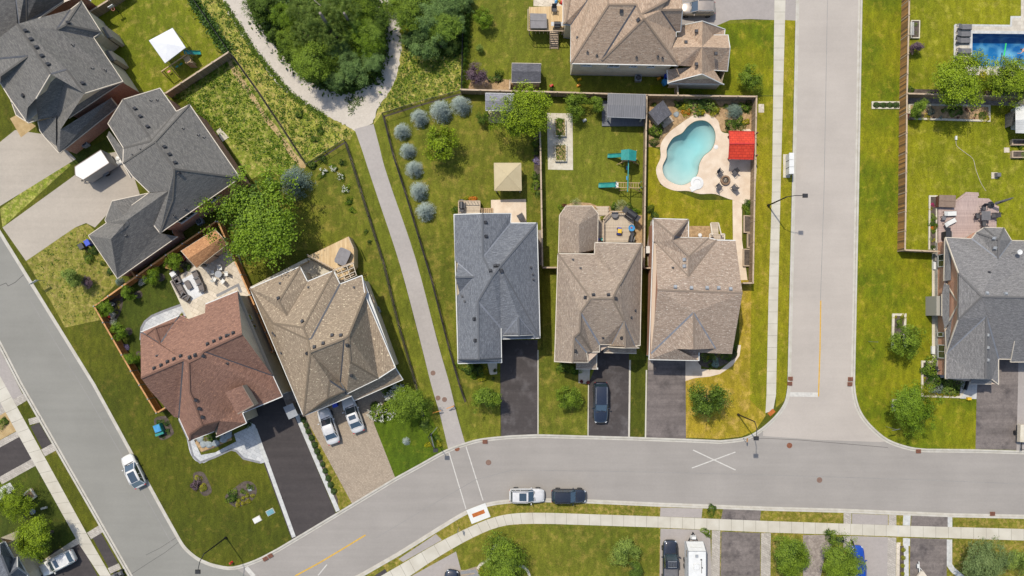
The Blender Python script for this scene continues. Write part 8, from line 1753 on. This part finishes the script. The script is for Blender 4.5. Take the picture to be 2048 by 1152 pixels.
for i, (x, y, a) in enumerate(((394, 550, 205), (399, 562, 205), (405, 575, 195))): sofa('taupe outdoor armchair right of the rug, ' + ['upper', 'middle', 'lower'][i], x, y, a, 1, cat='armchair', name='outdoor_armchair', group=AG)
for i, (x, y, a) in enumerate(((357, 560, 30), (373, 594, 60))): sofa('taupe ottoman seat at the ' + ['upper', 'lower'][i] + ' end of the long sofa', x, y, a, 1, cat='armchair', name='outdoor_armchair', group='seats at the sofa ends')
table('taupe coffee table in the middle of the pale rug', 378.5, 570, .17, .65, 1.15, 30, 'cushion', h=.35)
table('round glass garden table among white chairs on the patio', 441, 549, .16, 1, 1, 0, 'vent_l', .45)
ch2 = chair('trim_w', 'white'); CG = 'chairs round the garden table'
for i, (x, y, a) in enumerate(((427, 545, 0), (431, 559, 60), (448, 563, 140), (455, 548, 185), (443, 537, -90))): place(ch2, i == 0, x, y, a, 'garden chair at the round table on the cream patio, ' + ['left', 'lower left', 'lower right', 'right', 'upper'][i], .16, CG, .92)
b = MB(); b.box(W(347, 548, .4), (.7, .6, .5), R(35)); b.build('storage_bench', MT['white'], label='pale square stool in the bed behind the sofas', cat='stool'); b = MB(); b.box(W(338, 533, .4), (.7, .6, .5), R(-15)); b.box(W(338, 533, .68), (.75, .65, .06), R(-15)); b.build('wooden_box', MT['wood_or_t'], label='orange wooden box by the small tree near the pavilion', cat='box')
b = MB(); p = W(222, 629, .4); b.box(p, (.95, .75, .5), R(-30)); b.build('storage_box', MT['stone_cream'], label='pale box with a red cushion in the fence corner', cat='box'); b = MB(); b.box(W(218, 633, .72), (.35, .3, .1), R(-30)); b.build('cushion', MT['red'], label='small red cushion on the pale box in the fence corner', cat='cushion')
b = MB(); b.lathe(W(238, 590, .14), [(.42, 0), (.46, .4), (.4, .42), (.36, .35), (0, .33)], 16); b.build('barrel_planter', MT['wood_d'], label='round wooden barrel planter between two garden trees', cat='planter')
for x, y, l in ((225, 607, 'larger'), (230, 608, 'smaller')): b = MB(); b.lathe(W(x, y, .14), [(.12, 0), (.14, .45), (.26, .5), (.22, .58), (0, .55)], 14); b.build('bird_bath', MT['steel'], label=l + ' grey bird bath in the black mulch corner', cat='bird bath')
# green play box in the bed, blue and white covers
t = thing('play_box', 'teal slatted garden box with a small slide on the soil bed', 'box', W(322, 858, .14), R(20)); bx('box', 'teal', t, (0, .2, .5), (1.0, 1.1, .7), taper=.9); bx('lid', 'lblue', t, (0, .2, .88), (.8, .9, .06)); bx('shelf', 'teal', t, (-.1, -.55, .5), (1.1, .3, .3))
for x, y, m_, l in ((514.5, 1039, 'trim_w', 'white rectangular utility cover on the corner lawn'), (541, 1024, 'slateblue', 'pale blue rectangular utility cover on the corner lawn')):
    t = thing('utility_cover', l, 'utility cover', W(x, y, .14), R(28)); bx('frame', 'stone_cream', t, (0, 0, .05), (1.1, .75, .1), taper=.95); m = MB(); m.box((0, 0, .11), (.95, .62, .04)); m.build('lid', MT[m_], t, world=False)
def boulder(label, x, y, r, seed, mat='bluestone', group='pale boulders in the front bed of the brown house', z=.14, flat=.38):
    R_ = np.random.RandomState(seed); n = 10; m = MB(); p = W(x, y, z); rad = [r * R_.uniform(.75, 1.1) for _ in range(n)]
    rings = [[Vector((p[0] + q * k * math.cos(i * 6.283 / n), p[1] + q * k * math.sin(i * 6.283 / n), z + h * r * flat)) for i, q in enumerate(rad)] for k, h in ((1, -.1), (1.02, .4), (.8, .8), (.4, .95))]
    m.loft(rings); return m.build('boulder', MT[mat], label=label, cat='boulder', group=group)
for i, (x, y, r) in enumerate(((400, 877, .55), (407, 888, .52), (418, 889, .55), (431, 886, .55), (448, 877, .6), (456, 871, .5), (459, 866, .38))): boulder('pale flat boulder in the bed before the brown house, ' + ordn[i] + ' from the left', x, y, r, i + 1)
boulder('small white rock in the large lawn bed', 500, 978, .33, 22, group=None); boulder('small pale boulder beside the front lawn in the pool garden', 1352, 229, .4, 23, group=None)
# street lamps
def lamp(label, base, top, head, h=7.8):
    b = W(*base, .14); t = thing('street_lamp', label, 'street lamp', b, 0, 'black street lamps'); tp = W(*top, h - .5); hd = W(*head, h)
    m = MB(); m.tube(b, (b[0], b[1], h - 1.0), .1, .07, 10); m.lathe(b, [(.16, 0), (.16, .4), (.1, .5)], 12); m.build('pole', MT['iron'], t)
    m = MB(); e = Vector((hd[0], hd[1], h)); s_ = Vector((b[0], b[1], h - 1.0)); md = s_.lerp(e, .35) + Vector((0, 0, .55)); m.tube(s_, md, .05, .045, 8); m.tube(md, e, .045, .04, 8); m.build('arm', MT['iron'], t)
    bw('lamp_head', 'iron', t, e + Vector((0, 0, -.05)), (.62, .5, .16), taper=.9)
    bw('lens', 'stone_white', t, e + Vector((0, 0, -.15)), (.45, .35, .03)); return t
lamp('black street lamp reaching over the main street from its west pavement', (1536, 411), (1580, 391), (1611, 391)); lamp('black street lamp at the golden corner lawn by the junction', (1476, 829), (1512, 845), (1513, 877)); lamp('black street lamp at the rounded corner of the lower left lawn', (452, 1075), (402, 1112), (395, 1144)); lamp('street lamp beside the low rail garden at the footpath end', (862, 868), (868, 880), (871, 901), 3.6)
# low rail garden and the thin grey post on the left lawn
t = thing('signpost', 'grey-blue leaning sign post on the shaded left lawn', 'sign post', W(66, 1023, .14)); m = MB(); m.tube(W(66, 1023, .14), W(40, 1041, 3.4), .05, .05, 8); m.build('pole', MT['steel'], t); m = MB(); m.lathe(W(66, 1023, .14), [(.36, 0), (.36, .12), (.2, .3), (0, .32)], 16); m.build('base', MT['vent_l'], t)
m = MB(); p = W(88, 1016, .3); m.box(p, (.75, .25, .25), R(15)); m.build('marker_block', MT['stone_cream'], label='small cream marker block on the shaded left lawn', cat='marker')
def sign(label, x, y, a, w=.6, h=2.2, mat='white', dx=0, group=None, name='road_sign', cat='road sign', hh=.6):
    t = thing(name, label, cat, W(x, y, .14), R(a), group); m = MB(); m.tube((0, 0, 0), (0, 0, h), .03, n=8); m.build('pole', MT['steel'], t, world=False); m = MB(); m.box((dx, -.04, h - hh / 2), (w, .03, hh)); m.build('plate', MT[mat], t, world=False); return t
sign('pale street sign on the dry west lawn by the kerb', 92, 562, 30, 1.1, 2.2, 'white', dx=-.4); sign('thin grey sign on the east lawn, edge on', 1737, 683, 90, .08, 2.4, 'steel'); sign('street name cross sign on the east corner lawn', 1772, 853, 12, 1.0, 2.6, 'steel', hh=.25); sign('slim sign at the south verge by the crossing', 918, 1053, 85, .5, 2.2, 'steel'); sign('narrow sign plate in the verge at the golden corner', 1486, 876, 80, .45, 1.8, 'orange', hh=.35)
t = thing('fire_hydrant', 'red fire hydrant at the rounded lower left kerb', 'fire hydrant', W(464, 1124, .14)); m = MB(); m.lathe((0, 0, 0), [(.16, 0), (.16, .06), (.11, .1), (.11, .55), (.14, .58), (.1, .7), (0, .76)], 12); m.build('body', MT['red'], t, world=False); m = MB(); m.tube((-.2, 0, .42), (.2, 0, .42), .06, n=8); m.tube((0, -.2, .42), (0, 0, .42), .07, n=8); m.build('outlets', MT['red'], t, world=False)
for (a, b, l) in (((868, 824), (882, 821), 'left'), ((893, 817), (908, 811), 'right')):
    t = thing('path_barrier', 'orange hinged barrier arm on the footpath, ' + l + ' one', 'barrier', W((a[0] + b[0]) / 2, (a[1] + b[1]) / 2, .14), 0, 'orange barrier arms on the footpath'); e1, e2 = (a, b) if l == 'left' else (b, a)
    m = MB(); p = W(*e1, .1); m.tube(p, (p[0], p[1], 1.1), .06, n=8); m.build('post', MT['orange'], t); m = MB(); q = W(*e2, 1.0); m.bar((p[0], p[1], 1.0), q, .08, .1); m.bar((p[0], p[1], .5), q, .05, .06); m.build('arm', MT['orange'], t)
# community mailbox
t = thing('community_mailbox', 'grey-white community mailbox with three units beside the main street', 'mailbox', W(1573, 332, .15)); bx('pad', 'stone_cream', t, (0, 0, .03), (.9, 3.0, .06))
for i in range(3): bx('locker', 'trim_w', t, (.05, -.9 + i * .9, .95), (.5, .8, 1.3), taper=.97); bx('cap', 'white', t, (.05, -.9 + i * .9, 1.63), (.62, .86, .06))
# air conditioners
for x, y, a, l in ((403, 444, 30, 'by the red brick wall of the charcoal house'), (1275, 159, 0, 'below the long beige wall of the sand house'), (755, 621, 25, 'on the wall side of the tan house'), (174, 289, 30, 'below the brick garage wall at the upper left')):
    t = thing('air_conditioner', 'square grey air conditioner ' + l, 'air conditioner', W(x, y, .14), R(a), 'outdoor air conditioners'); bx('cabinet', 'vent_l', t, (0, 0, .4), (.78, .78, .75)); m = MB(); m.lathe((0, 0, .78), [(0, .02), (.3, .02), (.32, 0), (.34, .03)], 18); m.build('fan_grille', MT['black'], t, world=False); m = MB(); [m.bar((0, 0, .81), (.3 * math.cos(k * 1.257), .3 * math.sin(k * 1.257), .81), .09, .01) for k in range(5)]; m.build('fan_blades', MT['grey'], t, world=False)
# bins
def bin_(label, x, y, mat, a=0, z=.14, h=1.0):
    t = thing('wheelie_bin', label, 'bin', W(x, y, z), R(a)); m = MB(); m.loft([[Vector((sx * .24, sy * .28, 0)) for sx, sy in ((-1, -1), (1, -1), (1, 1), (-1, 1))], [Vector((sx * .3, sy * .36, h)) for sx, sy in ((-1, -1), (1, -1), (1, 1), (-1, 1))]]); m.build('body', MT[mat], t, world=False)
    m = MB(); m.box((0, 0, h + .03), (.66, .78, .06), taper=.94); m.build('lid', MT[mat], t, world=False); [(lambda mm: (mm.tube((s_ * .25, .3, .1), (s_ * .31, .3, .1), .1, n=10), mm.build('wheel', MT['black'], t, world=False)))(MB()) for s_ in (-1, 1)]; return t
bin_('blue recycling bin at the corner of the charcoal garage wing', 183, 487, 'blue', 30); bin_('black bin beside the blue one at the garage wing', 171, 494, 'black', 30); bin_('deep blue bin against the tan house garage', 673, 807, 'blue', 20); bin_('dark blue bin by the low garage of the sand house', 1331, 158, 'blue'); bin_('light blue bin by the low garage of the sand house', 1328, 168, 'lblue', 30)
t = thing('side_gate_roof', 'grey flat-topped cabinet between the black driveway and tan house', 'cabinet', W(590, 819, .14), R(25)); bx('cabinet', 'grey', t, (0, 0, .9), (1.1, 1.5, 1.7)); bx('lid', 'vent_l', t, (0, 0, 1.78), (1.3, 1.7, .07))
# black rack on an arm beside the blue car
t = thing('basketball_stand', 'black basketball stand lying beside the blue vehicle with a weighted base', 'basketball stand', W(1679, 1079, .14)); bx('base', 'black', t, (0, 0, .15), (1.05, .7, .3), taper=.85); m = MB(); q0 = W(1686, 1080, .4); q1 = W(1703, 1088, 2.6); m.tube(q0, q1, .05, n=8); m.build('pole', MT['iron'], t); m = MB(); m.bar(W(1703, 1080, 2.6), W(1707, 1092, 2.6), .06, .7); m.build('backboard', MT['black'], t)
t = thing('garden_robot', 'grey box on a light pad in the far east lawn', 'garden box', W(1991, 351, .14)); bx('pad', 'stone_cream', t, (-.15, 0, .03), (.8, .8, .06)); bx('box', 'grey', t, (.1, 0, .35), (.6, .6, .5), taper=.8)
t = thing('garden_hose', 'thin pale hose curving over the far east lawn from a white reel', 'hose', W(1912, 277, .14)); P = smooth_path(PP("1912,280 1914,292 1930,305 1946,318 1952,340 1962,366 1972,382", .17), 6); m = MB(); [m.tube(a, b, .025, n=5, cap=False) for a, b in zip(P[:-1], P[1:])]; m.build('hose', MT['trim'], t); bw('reel', 'white', t, W(1912, 276, .25), (.22, .5, .2))
m = MB(); m.box(W(1869, 533 - 2, .3), (.4, 1.0, .3)); m.build('wall_box', MT['white'], label='upper white box by the stone path of the east house', cat='box'); m = MB(); m.box(W(1866, 700, .3), (.4, 1.0, .3)); m.build('wall_box', MT['white'], label='lower white box by the stone path of the east house', cat='box')
t = thing('satellite_dish', 'white satellite dish on the grey east roof', 'satellite dish', W(2028, 505, 5.4)); m = MB(); m.lathe((.35, 0, .45), [(0, 0), (.22, .04), (.32, .12), (.3, .14), (0, .05)], 16); m.build('dish', MT['white'], t, world=False); m = MB(); m.tube((0, 0, -.6), (0, 0, .4), .03, n=6); m.bar((0, 0, .3), (.35, 0, .45), .03, .03); m.build('mount', MT['steel'], t, world=False)
for x, y, m_, l in ((1103 - 0, 172, 'red', 'small red toy by the slate shed corner'), (1159, 159, 'yellow', 'yellow and blue toy truck under the beige wall'), (1157, 171, 'orange', 'orange toy on the shaded grass'), (1169, 241, 'trim_w', 'white bird feeder in the middle yard'), (1318, 157, 'orange', 'small orange crate beside the low garage')):
    b = MB(); p = W(x, y, .14); b.box((p[0], p[1], .3), (.55, .35, .25), R(25), taper=.7); b.lathe((p[0] + .1, p[1], .4), [(.14, 0), (.1, .15), (0, .18)], 8); b.build('toy', MT[m_], label=l, cat='toy' if m_ != 'trim_w' else 'bird feeder')
t = thing('planter_box', 'yellow flower box at the foot of the east porch', 'planter', W(1936, 797, .2)); bx('box', 'yellow', t, (0, 0, .2), (.5, .35, .35))
def bench(label, x, y, a, z):
    t = thing('bench', label, 'bench', W(x, y, z), R(a)); bx('seat', 'black', t, (0, 0, .42), (.45, 1.2, .05)); bx('backrest', 'black', t, (-.22, 0, .7), (.05, 1.2, .5))
    for sy in (-.55, .55): bx('leg', 'iron', t, (0, sy, .2), (.4, .05, .4))
bench('black metal bench on the east house front porch', 1929, 770, -15, .2); bench('black bench at the side porch of the east house', 1876, 736, 90, .5)
for x, y, l in ((986, 757, 'dark pot at the end of the grey house front walk'), (1163, 763, 'red flowers in a pot at the taupe house walk, left'), (1176, 765, 'red flowers in a pot at the taupe house walk, right'), (962 + 28, 741, 'dark pot at the grey house door')):
    b = MB(); b.lathe(W(x, y, .15), [(.14, 0), (.2, .3), (0, .3)], 12); b.build('flower_pot', MT['wood_d'], label=l.replace('red flowers in a pot', 'terracotta pot'), cat='pot'); plant('ball', 'deep' if 'dark' in l else 'darkred', x, y, 3.4, ('dark leaves in the pot ' if 'dark' in l else 'red flowers in the pot ') + ('by the grey house walk end' if x == 986 else 'by the grey house door' if x == 990 else 'left of the taupe walk' if x == 1163 else 'right of the taupe walk'), 'flowers' if 'red' in l else 'plant', z0=.45)
# railing of the low rail garden
t = thing('low_rail', 'bent grey metal rail round the small garden at the footpath end', 'railing', W(866, 875, .14)); m = MB(); P = [W(874, 855, 1.0), W(861, 870, 1.0), W(868, 897, 1.0)]
for a, b in zip(P[:-1], P[1:]): m.tube(a, b, .035, n=6); m.tube(a - Vector((0, 0, .45)), b - Vector((0, 0, .45)), .025, n=6)
for a in P: m.tube((a[0], a[1], .1), a, .035, n=6)
m.build('rail', MT['steel'], t)
# atv at bottom-left corner
t = thing('garden_tractor', 'small grey and tan ride-on machine at the bottom edge by the left pavement', 'ride-on mower', W(240, 1146, .14), R(20)); m = MB(); m.box((0, 0, .45), (1.1, .5, .3), taper=.8); m.box((-.7, 0, .4), (.5, .4, .25)); m.build('body', MT['grey'], t, world=False); bx('seat', 'black', t, (-.1, 0, .72), (.4, .35, .1))
for sx in (-.45, .45):
    for sy in (-.32, .32): m = MB(); m.tube((sx, sy - .08, .22), (sx, sy + .08, .22), .22, n=12); m.build('wheel', MT['tyre'], t, world=False)
# debris pile at the trailer drive
t = thing('rubbish_pile', 'heap of white bags by the garage corner near the cargo trailer', 'bags', W(238, 318, .14)); 
for i, (dx, dy, r) in enumerate(((0, 0, .4), (.35, -.4, .35), (-.2, -.7, .38), (.1, .5, .3))): m = MB(); m.lathe((dx, dy, 0), [(r * .8, 0), (r, r * .5), (r * .6, r), (0, r * 1.1)], 9); m.build('bag', MT['white'], t, world=False)
